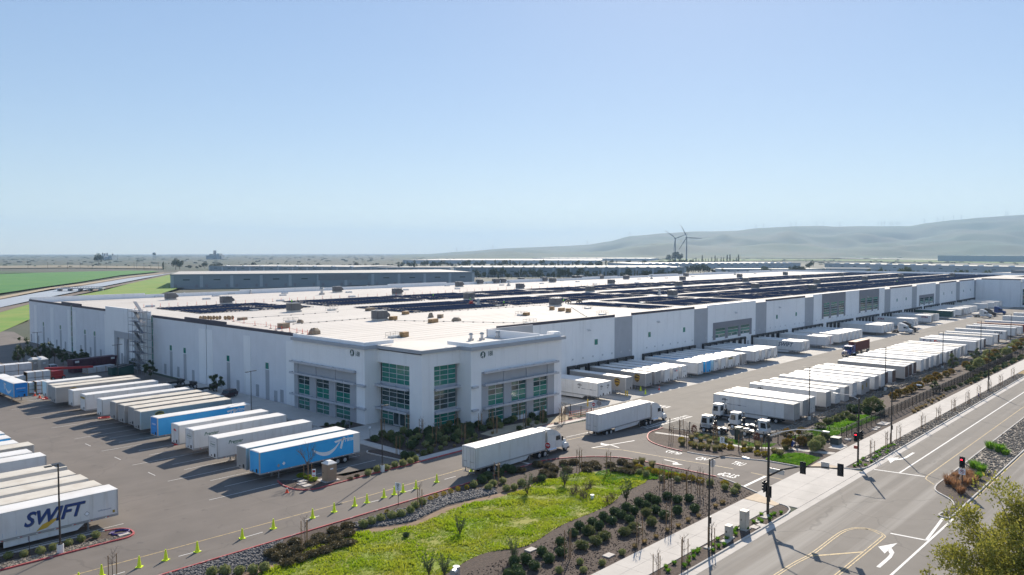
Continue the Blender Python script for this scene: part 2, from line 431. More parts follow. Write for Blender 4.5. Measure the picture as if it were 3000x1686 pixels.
def ribbon_mesh(mb, pts, wd, dz, h=0.0, side=0, mi=0, step=3.0):
    """strip along a path (h = 0: flat marking, else a kerb of height h); side shifts it off the path"""
    P = [Vector((p[0], p[1])) for p in pts]
    Q = [P[0]]
    for a, b in zip(P, P[1:]):
        n = max(1, int((b - a).length / step))
        Q += [a + (b - a) * (i + 1) / n for i in range(n)]
    rows = []
    for i, p in enumerate(Q):
        d = (Q[min(i + 1, len(Q) - 1)] - Q[max(i - 1, 0)])
        if d.length < 1e-6: d = Vector((1, 0))
        d.normalize(); nrm = Vector((-d.y, d.x))
        a = p + nrm * (wd * (0.5 + side * 0.5)); b = p + nrm * (wd * (-0.5 + side * 0.5))
        rows.append((a, b, Zt(p.x, p.y)))
    n = len(mb.v)
    if h <= 0:
        for a, b, z in rows: mb.v += [(a.x, a.y, z + dz), (b.x, b.y, z + dz)]
        for i in range(len(rows) - 1):
            mb.f.append((n + 2 * i + 1, n + 2 * i + 3, n + 2 * i + 2, n + 2 * i)); mb.mi.append(mi)
    else:
        for a, b, z in rows:
            mb.v += [(a.x, a.y, z - 0.1), (a.x, a.y, z + dz + h), (b.x, b.y, z + dz + h), (b.x, b.y, z - 0.1)]
        for i in range(len(rows) - 1):
            for k in range(3):
                mb.f.append((n + 4 * i + k, n + 4 * i + k + 1, n + 4 * i + 4 + k + 1, n + 4 * i + 4 + k)[::-1]); mb.mi.append(mi)
        e = n + 4 * (len(rows) - 1)
        mb.f.append((n, n + 1, n + 2, n + 3)); mb.mi.append(mi)
        mb.f.append((e + 3, e + 2, e + 1, e)); mb.mi.append(mi)
    return mb
def ribbon(name, pts, wd, m, dz=0.016, h=0.0, side=0, parent=None):
    o = ribbon_mesh(MB(), pts, wd, dz, h, side).build(name, m, parent)
    if parent is None: o['kind'] = 'structure'
    return o
# ================================================================ ground, roads, yards
def big_ground():
    xs = [-3000, -600, -100, 0, 60, 96, 108, 120, 200, 600, 1500, 4000, 8000, 15000]
    ys = [-3000, -600, -100, 0, 30, 50, 52, 54, 56, 58, 120, 400, 1000, 2000, 4000, 8000, 15000]
    mb = MB()
    for x in xs:
        for y in ys: mb.v.append((x, y, Zt(x, y) - 0.05))
    n = len(ys)
    for i in range(len(xs) - 1):
        for j in range(n - 1):
            mb.f.append((i * n + j, (i + 1) * n + j, (i + 1) * n + j + 1, i * n + j + 1)); mb.mi.append(0)
    tag(mb.build('ground', farg), kind='structure')
big_ground()
# left yard and drive, the entry lane, the dock yard
ENTRY_L = smooth([(60, 73.6), (83.5, 73.8), (87.6, 73.3), (92.1, 70.7), (95.2, 66.9), (96, 62.5), (96.1, 53.2), (95.7, 49.5), (93.1, 43.9)], 6)
ENTRY_R = smooth([(121.5, 75.4), (116, 74.6), (110.3, 71.2), (107.6, 67), (106.9, 61.9), (107.8, 55.5), (108.5, 49), (108.7, 44.0)], 6)
sheet('yard_asphalt', [(-60, 73.6)] + ENTRY_L + [(93.1, 44.0), (108.7, 44.0)] + ENTRY_R[::-1] + [(121.5, 88.6), (100, 88.6), (76, 87.0), (76, 150), (82, 176), (83.9, 330), (60, 420), (-60, 470)], asphalt, 0.0)
sheet('dock_yard_asphalt', [(121.5, 75.3), (123, 61), (134, 59.2), (545, 59.2), (545, 95), (121.5, 95)], asphalt2, 0.0)
sheet('dock_apron', [(114, 95), (545, 95), (545, 116), (114, 116)], dockcon, 0.004)
sheet('rear_road', [(60, 300), (83.9, 330), (83.9, 302), (90, 345), (60, 420)], asphalt, 0.012)
# public street
for k, (x0, x1) in enumerate([(-120, 900)]):
    sheet('street', [(x0, -14), (x1, -14), (x1, 36.75), (x0, 36.75)], road_m, 0.0)
gut = []
mb = MB()
for i in range(150):
    x0 = -60 + i * 6.0
    mb.box(x0, 36.75, -0.05, x0 + 5.97, 37.62, 0.012)
tag(mb.build('gutter', concrete), kind='structure')
APR_L, APR_R = [(88.9, 37.75), (90.2, 38.6), (90.7, 39.8)], [(112.6, 39.8), (112.9, 38.6), (114.2, 37.75)]
def kerb(name, pts, m=curb_m, wd=0.18, h=0.14, parent=None): return ribbon(name, pts, wd, m, 0.0, h, 0, parent)
kerb('kerb', [(-60, 37.7)] + [(88.0, 37.7)] + smooth([(89.4, 38.0), (90.4, 38.7), (90.8, 39.9)], 4))
kerb('kerb', smooth([(112.2, 39.9), (112.8, 38.7), (113.9, 38.0), (115.2, 37.7)], 4) + [(840, 37.7)])
# driveway apron and sidewalk slabs
walk = thing('sidewalk', None, None); walk['kind'] = 'structure'
def slab(x0, y0, x1, y1):
    mb = MB(); j = 0.012
    mb.box(x0 + j, y0 + j, -0.06, x1 - j, y1 - j, 0.125)
    return mb.build('slab', concrete, walk)
x = -60.0
while x < 88.4:
    d = 3.05 if x < 88 else 3
    for (a, b) in ((39.9, 41.9), (41.9, 43.9)):
        if x > 26 or a > 41: slab(x, a, min(x + d, 89.6), b)
    x += d
x = 112.3
while x < 300:
    d = 3.05 if x < 200 else 6.1
    for (a, b) in (((39.9, 41.9), (41.9, 43.9)) if x < 200 else ((39.9, 43.9),)): slab(x, a, x + d, b)
    x += d
tag(MB().box(300, 39.91, -0.06, 840, 43.89, 0.12).build('far_sidewalk', concrete), kind='structure')
apr = thing('driveway_apron', None, None); apr['kind'] = 'structure'
for i in range(6):
    for j in range(2):
        x0, x1 = 90.9 + i * 3.56, 90.9 + (i + 1) * 3.56
        y0, y1 = (37.64, 40.8) if j == 0 else (40.8, 43.98)
        MB().box(x0 + 0.012, y0 + 0.012, -0.06, x1 - 0.012, y1 - 0.012, 0.03).build('slab', concrete, apr)
ramp = mat('worn tan concrete', (0.55, 0.43, 0.3), 0.85, var=0.08, scale=1.0)
MB().hexa([(89.62, 39.9, -0.05), (90.88, 39.9, -0.05), (93.1, 43.9, -0.05), (89.62, 43.9, -0.05)],
          [(89.62, 39.9, 0.12), (90.88, 39.9, 0.035), (93.0, 43.9, 0.035), (89.62, 43.9, 0.12)]).build('ramp', ramp, apr)
MB().hexa([(112.28, 39.9, -0.05), (112.28, 43.9, -0.05), (108.8, 43.9, -0.05), (112.2, 39.9, -0.05)],
          [(112.28, 39.9, 0.12), (112.28, 43.9, 0.12), (109.0, 43.9, 0.035), (112.2, 39.9, 0.035)]).build('ramp', ramp, apr)
# planted beds
sheet('swale_bed', [(-60, 73.6)] + ENTRY_L + [(93.0, 43.95), (-60, 43.95)], mulch, 0.03)
sheet('parkway_bed', [(-60, 37.8), (88, 37.8), (89.4, 38.1), (90.3, 38.8), (90.7, 39.88), (-60, 39.88)], mulch, 0.06)
sheet('parkway_bed', [(112.3, 39.88), (112.9, 38.7), (115.2, 37.8), (840, 37.8), (840, 39.88)], mulch, 0.06)
sheet('gate_bed', ENTRY_R + [(112.2, 44.0), (840, 44.0), (840, 59.1), (134, 59.1), (123, 61), (121.5, 75.4)], mulch, 0.03)
SWALE = smooth([(20, 62), (40, 67.6), (47, 70.4), (55.5, 66.6), (62.4, 67.6), (72.5, 66.6), (79, 66.9), (85.5, 65.4), (89.6, 62.5), (91.3, 60), (88, 57.0), (82, 56.4), (76, 54.8), (67, 54.6), (59.8, 53.4), (55, 55.2), (47, 53.6), (20, 46)], 5, True)
sheet('swale_grass_base', SWALE, grassg, 0.04)
sheet('swale_soil_edge', smooth([(30, 66.5), (40, 69.0), (47.5, 71.4), (55.5, 67.5), (62.4, 68.6), (72.5, 67.5), (79, 67.6), (79, 66.8), (72.5, 66.4), (62.4, 67.4), (55.5, 66.4), (47, 70.0), (40, 67.2), (30, 64.5)], 3, True), soil, 0.05)
ROCK1 = [(26, 73.4), (36.3, 73.4), (43.5, 73.4), (41.5, 71.2), (37.2, 68.6), (33, 69.5), (26, 68)]
ROCK2 = [(50.0, 71.6), (53.5, 69.0), (56.5, 67.8), (63.0, 69.2), (70.5, 68.0), (72.0, 70.0), (66.5, 71.9), (59.5, 71.9), (53, 72.4)]
sheet('rock_bed', ROCK1, rock_m, 0.045); sheet('rock_bed', ROCK2, rock_m, 0.046)
COVER = smooth([(83.5, 60.0), (86, 64.0), (89.5, 63.8), (93.6, 60.5), (93.8, 55.6), (91.4, 55.0), (88.6, 57.2)], 4, True)
sheet('groundcover_base', COVER, grassb, 0.048)
LAWN1 = [(118.6, 68.0), (121.5, 68.2), (121.9, 58.5), (122.0, 54.2), (118.6, 54.0)]
LAWN2 = [(109.2, 50.2), (113, 50.2), (115.6, 48.6), (115.6, 44.6), (109.2, 44.3)]
LAWN3 = [(127, 54.5), (152, 51.5), (152, 47.6), (127, 48.4)]
for L in (LAWN1, LAWN2, LAWN3): sheet('lawn_base', L, grassb, 0.05)
sheet('gate_walk', smooth([(116.2, 73.8), (117.6, 66), (117.2, 56.5), (117.2, 49.8), (118.6, 44.05)], 4) + smooth([(120.2, 44.05), (118.5, 49.8), (118.4, 56.5), (118.8, 66), (117.4, 74.1)], 4), concrete, 0.06)
sheet('utility_pad', [(122.4, 44.1), (125.4, 44.1), (125.2, 46.2), (122.2, 46.0)], concrete, 0.07)
RIP = [(124.5, 60.4), (134, 58.9), (260, 58.9), (260, 56.6), (150, 56.9), (133, 56.6), (124.5, 57.6)]
sheet('riprap_bed', RIP, rock2_m, 0.04)
sheet('riprap_bed', [(118.0, 39.86), (230, 39.86), (230, 37.82), (118.0, 37.82)], rock2_m, 0.065)
sheet('dry_grass_verge', [(230, 39.86), (840, 39.86), (840, 37.82), (230, 37.82)], mat('dry verge', (0.32, 0.22, 0.09), 0.95, var=0.15, scale=1.0, bump=0.6, bscale=6), 0.065)
# office front: walk, bed, gravel
front_walk = thing('front_walk', None, None); front_walk['kind'] = 'structure'
def wslab(pts, dz=0.1):
    mb = MB(); n = len(pts)
    mb.prism([(p[0], p[1]) for p in pts], -0.05, 0.0)
    for i, v in enumerate(mb.v): mb.v[i] = (v[0], v[1], Zt(v[0], v[1]) + (dz if v[2] >= -0.01 else -0.1))
    return mb.build('slab', concrete, front_walk)
for i in range(14):
    y0 = 89.2 + i * 2.0
    wslab([(74.2, y0), (76.0, y0), (76.0, y0 + 1.985), (74.2, y0 + 1.985)])
for i in range(15):
    x0 = 74.2 + i * 3.0
    y = lambda x: 86.9 + max(0, (x - 86)) * 0.085
    wslab([(x0, y(x0)), (x0 + 2.985, y(x0 + 2.985)), (x0 + 2.985, y(x0 + 2.985) + 1.6), (x0, y(x0) + 1.6)])
for i in range(22):
    y0 = 117.2 + i * 3.0
    wslab([(76.5, y0), (83.6, y0), (83.6, y0 + 2.985), (76.5, y0 + 2.985)])
for i in range(3):
    for j in range(3): wslab([(76.05 + i * 3.3, 103.6 + j * 4.5), (76.02 + i * 3.3 + 3.28, 103.6 + j * 4.5), (76.02 + i * 3.3 + 3.28, 103.6 + j * 4.5 + 4.48), (76.05 + i * 3.3, 103.6 + j * 4.5 + 4.48)])
FRONT = [(76.05, 88.6), (86, 88.6), (104, 90.2), (118.5, 91.5), (119, 97.2), (94.6, 97.2), (94.4, 100.6), (88.4, 100.6), (85.8, 103.4), (76.05, 103.5)]
sheet('front_bed', FRONT, mulch, 0.05)
sheet('front_gravel', [(92, 89.4), (104, 90.4), (117.5, 91.7), (117.5, 95.2), (100, 94.2), (92, 92.6)], tan_gravel, 0.065)
sheet('side_bed', [(76.6, 112.0), (82.8, 112.0), (82.8, 117.1), (76.6, 117.1)], mulch, 0.11)
# kerbs of the drive, the islands and the yard
kerb('red_kerb', [(-60, 73.6)] + ENTRY_L[6:40], redcurb)
kerb('entry_kerb', ENTRY_L[40:], curb_m)
kerb('red_kerb', ENTRY_R[:24], redcurb)
kerb('entry_kerb', ENTRY_R[24:], curb_m)
kerb('red_kerb', [(121.0, 91.0), (104.9, 89.9), (100, 88.5), (86, 86.8), (74.2, 86.7), (70, 86.5)], redcurb)
ISL15 = smooth([(54.5, 93.2), (53.9, 90.8), (54.1, 88.0), (55.6, 86.5), (58, 86.4), (64, 86.6), (71, 86.7)], 5)
kerb('red_kerb', ISL15, redcurb)
sheet('island_bed', ISL15 + [(74.1, 86.85), (74.1, 88.55), (72.2, 88.5), (61.9, 88.6), (61.0, 90.0), (57.0, 91.2), (54.9, 93.2)], mulch, 0.05)
ISL_S = smooth([(31, 86.3), (32.6, 86.3), (33.5, 87.1), (33.6, 88.6), (33.0, 89.6), (31.6, 90.1)], 5)
kerb('red_kerb', [(-40, 86.0), (24, 86.2)] + ISL_S, redcurb)
kerb('island_kerb', [(31.6, 90.1), (27, 90.3), (-40, 89.8)], curb_m)
sheet('island_bed', [(-40, 86.0), (24, 86.2)] + ISL_S + [(27, 90.3), (-40, 89.8)], mulch, 0.05)
sheet('island_rock_bed', [(-40, 86.15), (24, 86.35), (31, 86.5), (32.5, 87.0), (30, 87.8), (24, 88.1), (-40, 87.6)], rock2_m, 0.06)
CUR = smooth([(72.3, 97.3), (71.6, 96.4), (71.7, 94.6), (72.2, 90), (72.2, 88.6)], 4)
kerb('island_kerb', CUR, curb_m)
sheet('island_bed', CUR + [(74.1, 88.6), (74.1, 96.5), (73.2, 97.4)], mulch, 0.07)
kerb('yard_kerb', [(122.6, 74), (123.2, 61.6), (126, 60.2), (134, 59.1), (545, 59.1)], curb_m)
kerb('walk_kerb', [(76, 117), (76, 150), (77, 168), (79, 184)], curb_m)
# median of the street
MED = smooth([(98.9, 23.45), (99.6, 24.6), (103.2, 24.0), (106.5, 25.0), (109.5, 27.5), (112.4, 28.1)], 5) + [(840, 28.1), (840, 23.3), (100.5, 23.3)]
sheet('median_bed', MED, mulch, 0.08)
kerb('median_kerb', MED + [MED[0]], curb_m)
sheet('median_rock_bed', [(124, 27.9), (840, 27.9), (840, 23.5), (124, 23.5), (121.8, 25)], rock2_m, 0.1)
sheet('median_rock_bed', [(99.6, 24.2), (103, 23.9), (105.8, 24.4), (106, 23.5), (99.8, 23.5)], rock2_m, 0.1)
# painted markings on the street and drives
marks = thing('street_markings', None, None); marks['kind'] = 'structure'
def line(pts, wd, m, name='line', dz=0.012): return ribbon(name, pts, wd, m, dz, 0, 0, marks)
line([(115.3, 33.5), (840, 33.0)], 0.22, white_paint, 'lane_line')
line([(840, 29.9), (116.4, 30.25)] + smooth([(116.4, 30.25), (114.6, 30.0), (113.6, 29.3), (112.4, 28.4)], 4), 0.14, yellow_paint, 'edge_line')
line([(840, 22.95), (101.5, 23.0), (99.2, 23.05)], 0.14, yellow_paint, 'edge_line')
line([(114.6, 36.7), (115.6, 30.4)], 0.32, white_paint, 'stop_line')
line([(89.5, 26.8), (89.9, 23.3)], 0.32, white_paint, 'stop_line')
line([(99.3, 24.0), (89.9, 23.35)], 0.3, white_paint, 'channel_line')
line([(99.2, 23.05), (20, 23.5)], 0.24, white_paint, 'channel_line')
loop = smooth([(40, 31.35), (70.3, 31.3), (77.6, 30.9), (84, 31.0), (86.8, 30.9), (88.6, 30.3), (89.35, 29.3), (89.2, 28.0), (88.2, 26.95), (86.8, 26.85), (78, 26.8), (40, 26.6)], 5)
line(loop, 0.13, yellow_paint, 'double_line')
line([(p[0] - (0.3 if p[0] > 88.6 else 0), p[1] + (-0.3 if p[1] > 29.2 else 0.3)) for p in loop], 0.13, yellow_paint, 'double_line', 0.016)
line([(77.4, 30.5), (82.0, 27.1)], 0.28, yellow_paint, 'hatch_line')
line([(61, 30.6), (66, 27.1)], 0.28, yellow_paint, 'hatch_line')
def arrow(x, y, rz, sx=1.0, sy=1.0, turn=1, z=None):
    """painted turn arrow: shaft along +x bending to +y (turn = 1) or -y"""
    shaft = [(0, -0.22), (2.0, -0.22), (2.9, 0.05), (3.5, 0.75), (3.0, 0.85), (2.5, 0.3), (1.9, 0.2), (0, 0.2)]
    head = [(2.35, 0.8), (4.6, 0.75), (3.2, 2.1)]
    mb = MB()
    for poly in (shaft, head):
        pp = []
        for a, b in poly:
            a *= sx; b *= sy * turn
            X = x + a * math.cos(rz) - b * math.sin(rz); Y = y + a * math.sin(rz) + b * math.cos(rz)
            pp.append((X, Y, Zt(X, Y) + 0.014))
        mb.face(pp if turn > 0 else pp[::-1])
    return mb.build('turn_arrow', white_paint, marks)
arrow(78.9, 24.7, 0.0, 1.75, 0.85)
arrow(128.4, 35.4, pi, 1.9, 0.9, -1)
arrow(101.2, 70.8, -1.9 + pi, 0.9, 0.7, 1)
arrow(99.6, 61.5, -1.6, 0.8, 0.8, -1)
line([(101.0, 44.0), (101.6, 52), (101.75, 56), (101.2, 62), (100.2, 69.5), (97.6, 73.4)], 0.16, yellow_paint, 'centre_line')
line([(97.6, 73.4), (108.0, 72.4)], 0.25, white_paint, 'stop_line')
line([(94.6, 46.4), (101.0, 46.4)], 0.4, white_paint, 'stop_line')
line([(83.8, 79.2), (83.8, 74.2)], 0.4, white_paint, 'stop_line')
line([(10, 80.2), (25.2, 79.9), (56.7, 79.2), (88, 79.4), (124, 80.3), (124.5, 80.3)], 0.15, yellow_paint, 'centre_line')
line([(101, 81.3), (109, 81.6)], 0.14, white_paint, 'lane_line')
for i, (a, b) in enumerate([((600 + 265 / 2.413, 1086 + 1185 / 2.413), (600 + 410 / 2.413, 1086 + 1143 / 2.413)), ((600 + 705 / 2.413, 1086 + 1058 / 2.413), (600 + 810 / 2.413, 1086 + 1028 / 2.413)),
        ((1240.0, 1472.0), (1282.0, 1461.0)), ((1065, 1477), (1110, 1466)), ((1183, 1442.5), (1216, 1433.5)), ((1302, 1405.5), (1335, 1396.5)), ((330, 1686), (366, 1676)), ((523, 1631), (590, 1613))]):
    if i == 2: continue
    p, q = at(*a), at(*b); line([p[:2], q[:2]], 0.11, white_paint, 'lane_dash')
for s, x, y, rz in (('STOP', 88.6, 76.6, -pi / 2), ('STOP', 98.2, 50.4, pi / 2), ('STOP', 104.6, 63.2, -pi / 2), ('ONLY', 104.4, 57.4, -pi / 2), ('TRUCK', 104.6, 51.6, -pi / 2)):
    me = text_mesh(s, white_paint, 2.6, 0, 0.42 if len(s) < 5 else 0.36, 0.001, 0.05)
    put('road_lettering', me, marks, (x, y, Zt(x, y) + 0.014), rz)
# bay lines in the left yard and the dock yard
for i in range(24):
    y = 92.2 + i * 3.9
    if not 85 < y < 91.5: line([(44.5 if i % 3 == 0 else 48.5, y), (70, y)], 0.1, white_paint, 'bay_line')
for i in range(3): line([(44.5, 107.9 + i * 12.0), (44.5, 110.2 + i * 12.0)], 0.1, white_paint, 'bay_line')
for i in range(10): line([(34, 91.2 + i * 3.9), (18, 91.2 + i * 3.9)], 0.1, white_paint, 'bay_line')
lad = MB()
for (xa, ya, xb, yb) in ((139.5, 84.6, 139.5, 94.6), (137.9, 84.6, 137.9, 94.6)): ribbon_mesh(lad, [(xa, ya), (xb, yb)], 0.22, 0.014)
for i in range(10): ribbon_mesh(lad, [(137.9, 84.9 + i), (139.5, 84.9 + i)], 0.3, 0.013)
for (xa, ya, xb, yb) in ((119, 77.2, 134, 76.6), (119, 78.5, 134, 77.9)): ribbon_mesh(lad, [(xa, ya), (xb, yb)], 0.22, 0.014)
for i in range(15): ribbon_mesh(lad, [(119.5 + i, 77.2 - i * 0.04), (119.8 + i, 78.4 - i * 0.04)], 0.22, 0.013)
lad.build('crossing_hatch', white_paint, marks)
for i in range(104):
    x = 129.2 + i * 3.96
    line([(x, 95.2), (x, 111)], 0.1, white_paint, 'bay_line')
# ================================================================ the warehouse
WO = (84.0, 115.0, 0.0)
WH = thing('warehouse', 'long white warehouse with green glazed office corner marked 188 beside the trailer yard', 'warehouse', WO)
OFF = (-WO[0], -WO[1], 0)
def wp(name, key, mb, mats, parent=WH):
    return mb.build(name, mats, parent, OFF if parent is WH else None)
RZ = 13.4
FX, FY = 83.8, 114.9          # dock-side and yard-side wall planes
def wall_x(y0, y1, z0, z1, m, X=FX, pitch=7.9, th=0.3, name='wall_panel'):
    n = max(1, round((y1 - y0) / pitch))
    for i in range(n):
        a = y0 + (y1 - y0) * i / n; b = y0 + (y1 - y0) * (i + 1) / n
        wp(name, None, MB().box(X, a + 0.012, z0, X + th, b - 0.012, z1), m)
def wall_y(x0, x1, z0, z1, m, Y=FY, pitch=7.93, th=0.3, name='wall_panel'):
    n = max(1, round((x1 - x0) / pitch))
    for i in range(n):
        a = x0 + (x1 - x0) * i / n; b = x0 + (x1 - x0) * (i + 1) / n
        wp(name, None, MB().box(a + 0.012, Y, z0, b - 0.012, Y + th, z1), m)
def glazing(axis, P, a0, a1, z0, z1, cols, rows, mats, frame_m=mullion, depth=0.05, sill=False):
    """window part in a wall plane (axis 'x': plane x = P, spans y; 'y': plane y = P, spans x) with pane sub-parts"""
    mb = MB(); t = 0.045
    def bx(u0, u1, w0, w1, d0, d1):
        if axis == 'x': mb.box(P + d0, u0, w0, P + d1, u1, w1)
        else: mb.box(u0, P + d0, w0, u1, P + d1, w1)
    us = [a0 + (a1 - a0) * i / cols for i in range(cols + 1)]; ws = [z0 + (z1 - z0) * j / rows for j in range(rows + 1)]
    for i, u in enumerate(us): bx(max(a0, u - t), min(a1, u + t), z0, z1, -depth, 0.03)
    for j, q in enumerate(ws):
        for i in range(cols): bx(us[i] + t, us[i + 1] - t, max(z0, q - t), min(z1, q + t), -depth + 0.004, 0.03)
    win = wp('window', None, mb, frame_m)
    for i in range(cols):
        for j in range(rows):
            m = mats[j % len(mats)]
            if isinstance(m, (list, tuple)): m = m[(i * 7 + j * 3) % len(m)]
            q = MB(); e = t - 0.002; tl = RND.uniform(-0.004, 0.004)
            if axis == 'x': q.box(P - 0.012 + tl, us[i] + e, ws[j] + e, P + 0.01 + tl, us[i + 1] - e, ws[j + 1] - e)
            else: q.box(us[i] + e, P - 0.012 + tl, ws[j] + e, us[i + 1] - e, P + 0.01 + tl, ws[j + 1] - e)
            q.build('pane', m, win)
    return win
# ---- yard-side facade (faces -x)
def lx(px, py=1000): return on_x(px, py, FX)[0]
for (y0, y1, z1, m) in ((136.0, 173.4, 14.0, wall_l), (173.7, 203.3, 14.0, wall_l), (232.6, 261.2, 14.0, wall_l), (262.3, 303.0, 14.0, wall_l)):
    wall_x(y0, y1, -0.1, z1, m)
    wp('coping', None, MB().box(FX - 0.06, y0, z1, FX + 0.36, y1, z1 + 0.6), band_m)
for y0, y1 in ((254.0, 270.5), (164.5, 184.5)):
    wp('coping', None, MB().box(FX - 0.08, y0, 14.58, FX + 0.38, y1, 15.15), band_m)
wp('recess_strip', None, MB().box(FX + 0.06, 173.4, -0.1, FX + 0.3, 173.7, 14.5), wall_d)
for y0, y1, zt in ((294.9, 297.7, 12.8), (278.4, 281.4, 12.9), (262.9, 265.4, 12.9), (258.2, 260.8, 12.9), (232.8, 235.2, 12.95), (173.7, 177.3, 12.9), (170.6, 173.4, 12.9), (153.5, 156.4, 12.8), (136.4, 139.4, 12.9)):
    wp('pilaster', None, MB().box(FX - 0.06, y0, 0.0, FX, y1, zt), wall_w)
for k, (yc, zt) in enumerate([(lx(129), 7.7), (lx(178.5), 7.7), (lx(250), 7.7), (lx(278), 7.7), (lx(500.7), 7.75), (lx(541), 7.75), (lx(668), 7.8), (lx(782), 7.8)]):
    wp('grey_strip', None, MB().box(FX - 0.03, yc - 0.72, 0.0, FX, yc + 0.72, zt - 1.55), wall_g)
    glazing('x', FX - 0.02, yc - 0.72, yc + 0.72, zt - 1.4, zt, 1, 1, [pane_g], wall_w)
def louver(parent_plane, a, z0, z1, wd=1.25):
    mb = MB(); X = parent_plane
    mb.box(X - 0.03, a - wd / 2, z0, X, a + wd / 2, z1)
    for i in range(9):
        z = z0 + 0.1 + i * (z1 - z0 - 0.2) / 9
        mb.box(X - 0.07, a - wd / 2 + 0.08, z, X - 0.03, a + wd / 2 - 0.08, z + 0.11)
    wp('louver', None, mb, wall_g)
for px in (92.5, 113.5, 141.5, 166.5, 191.5, 237, 265, 295, 483, 521, 564.5, 645.5, 695.5, 752.5, 824):
    louver(FX, lx(px), 0.25, 2.75)
door = wp('service_door', None, MB().box(FX - 0.04, lx(806) - 0.6, 0.0, FX + 0.02, lx(806) + 0.6, 2.3), wall_g)
MB().box(FX - 0.09, lx(806) + 0.35, 1.0, FX - 0.04, lx(806) + 0.47, 1.1).build('handle', black, door)
for y in (261.7, 232.0, 203.0):
    glazing('x', FX - 0.05, y - 0.55, y + 0.55, 0.0, 14.3, 1, 9, [[pane_g, pane_s]], mullion, 0.05)
# entrance block with grey portal
EX = 82.7
wall_x(203.6, 231.4, 9.2, 15.5, wall_w, EX, 7.0, 1.1); wall_x(203.6, 208.0, -0.1, 9.2, wall_w, EX, 7, 1.1); wall_x(225.2, 231.4, -0.1, 9.2, wall_w, EX, 7, 1.1)
wp('portal_frame', None, MB().box(EX - 0.1, 207.0, 7.5, EX + 0.5, 225.2, 9.2), wall_g)
for y in (224.3, 217.6, 210.8): wp('portal_column', None, MB().box(EX - 0.1, y - 0.85, 0.0, EX + 0.5, y + 0.85, 7.5), wall_g)
wall_x(208.0, 225.2, -0.1, 7.5, wall_w, EX + 0.55, 6.0)
for y, z in ((219.9, 2.6), (221.6, 3.2), (214.2, 2.4)): louver(EX + 0.55, y, 0.2, z)
wp('coping', None, MB().box(EX - 0.03, 203.5, 15.5, EX + 0.4, 231.5, 15.62), wall_w)
# ---- dock-side facade (faces -y)
GB = -1.3
def runy(bounds):
    for x0, x1, z1, m, band in bounds:
        wall_y(x0, x1, GB, z1, m)
        if band: wp('coping', None, MB().box(x0, FY - 0.08, z1, x1, FY + 0.42, z1 + 0.62), band_m)
        else: wp('coping', None, MB().box(x0, FY - 0.03, z1, x1, FY + 0.34, z1 + 0.1), metal_l if m is wall_w else wall_g)
runy([(119.5, 162.1, 14.3, wall_w, True), (162.1, 170.0, 14.1, wall_g, False), (170.0, 201.6, 14.3, wall_w, True), (201.6, 209.5, 14.1, wall_g, False),
      (209.5, 241.0, 14.85, wall_w, False), (241.0, 249.0, 14.1, wall_g, False), (249.0, 280.6, 14.3, wall_w, True), (280.6, 288.6, 14.1, wall_g, False),
      (288.6, 368.2, 14.9, wall_w, False), (368.2, 376.2, 14.1, wall_g, False), (376.2, 408.2, 14.3, wall_w, True), (408.2, 416.0, 14.1, wall_g, False),
      (416.0, 448.5, 14.8, wall_w, False), (448.5, 456.2, 14.1, wall_g, False), (456.2, 489.0, 14.3, wall_w, True), (489.0, 497.0, 14.1, wall_g, False), (497.0, 529.4, 14.3, wall_w, True), (529.4, 540.0, 14.1, wall_g, False)])
def sq_window(x): glazing('y', FY - 0.03, x - 0.7, x + 0.7, 7.9, 9.35, 1, 1, [pane_g], wall_w)
for x in (154.3, 178.0, 203.4 - 7.5, 257.0, 272.9, 385.5, 399.0, 464.0, 480.0, 505.0, 521.0): sq_window(x)
def big_window(x0, x1, zb, zt, wz0, wz1, n=3, rows=5):
    pit = (x1 - x0) / n
    wp('window_surround', None, MB().box(x0, FY - 0.14, wz1, x1, FY - 0.003, zt), wall_d)
    for i in range(n + 1):
        xc = x0 + i * pit
        a, b = (x0, x0 + 1.4) if i == 0 else ((x1 - 1.4, x1) if i == n else (xc - 0.8, xc + 0.8))
        wp('window_pier', None, MB().box(a, FY - 0.14, zb, b, FY - 0.003, wz1), wall_d)
    for i in range(n):
        a = x0 + 1.4 if i == 0 else x0 + i * pit + 0.8; b = x1 - 1.4 if i == n - 1 else x0 + (i + 1) * pit - 0.8
        glazing('y', FY - 0.03, a, b, wz0, wz1, 1, rows, [pane_s, pane_g, pane_s, pane_d], mullion)
big_window(212.7, 238.0, 4.25, 9.4, 4.8, 7.6, 3, 3)
big_window(296.6, 320.5, 5.4, 14.88, 6.1, 11.4, 3, 6)
big_window(336.3, 360.4, 5.4, 14.88, 6.1, 11.4, 3, 6)
big_window(419.8, 445.4, 4.2, 9.4, 4.8, 8.0, 3, 4)
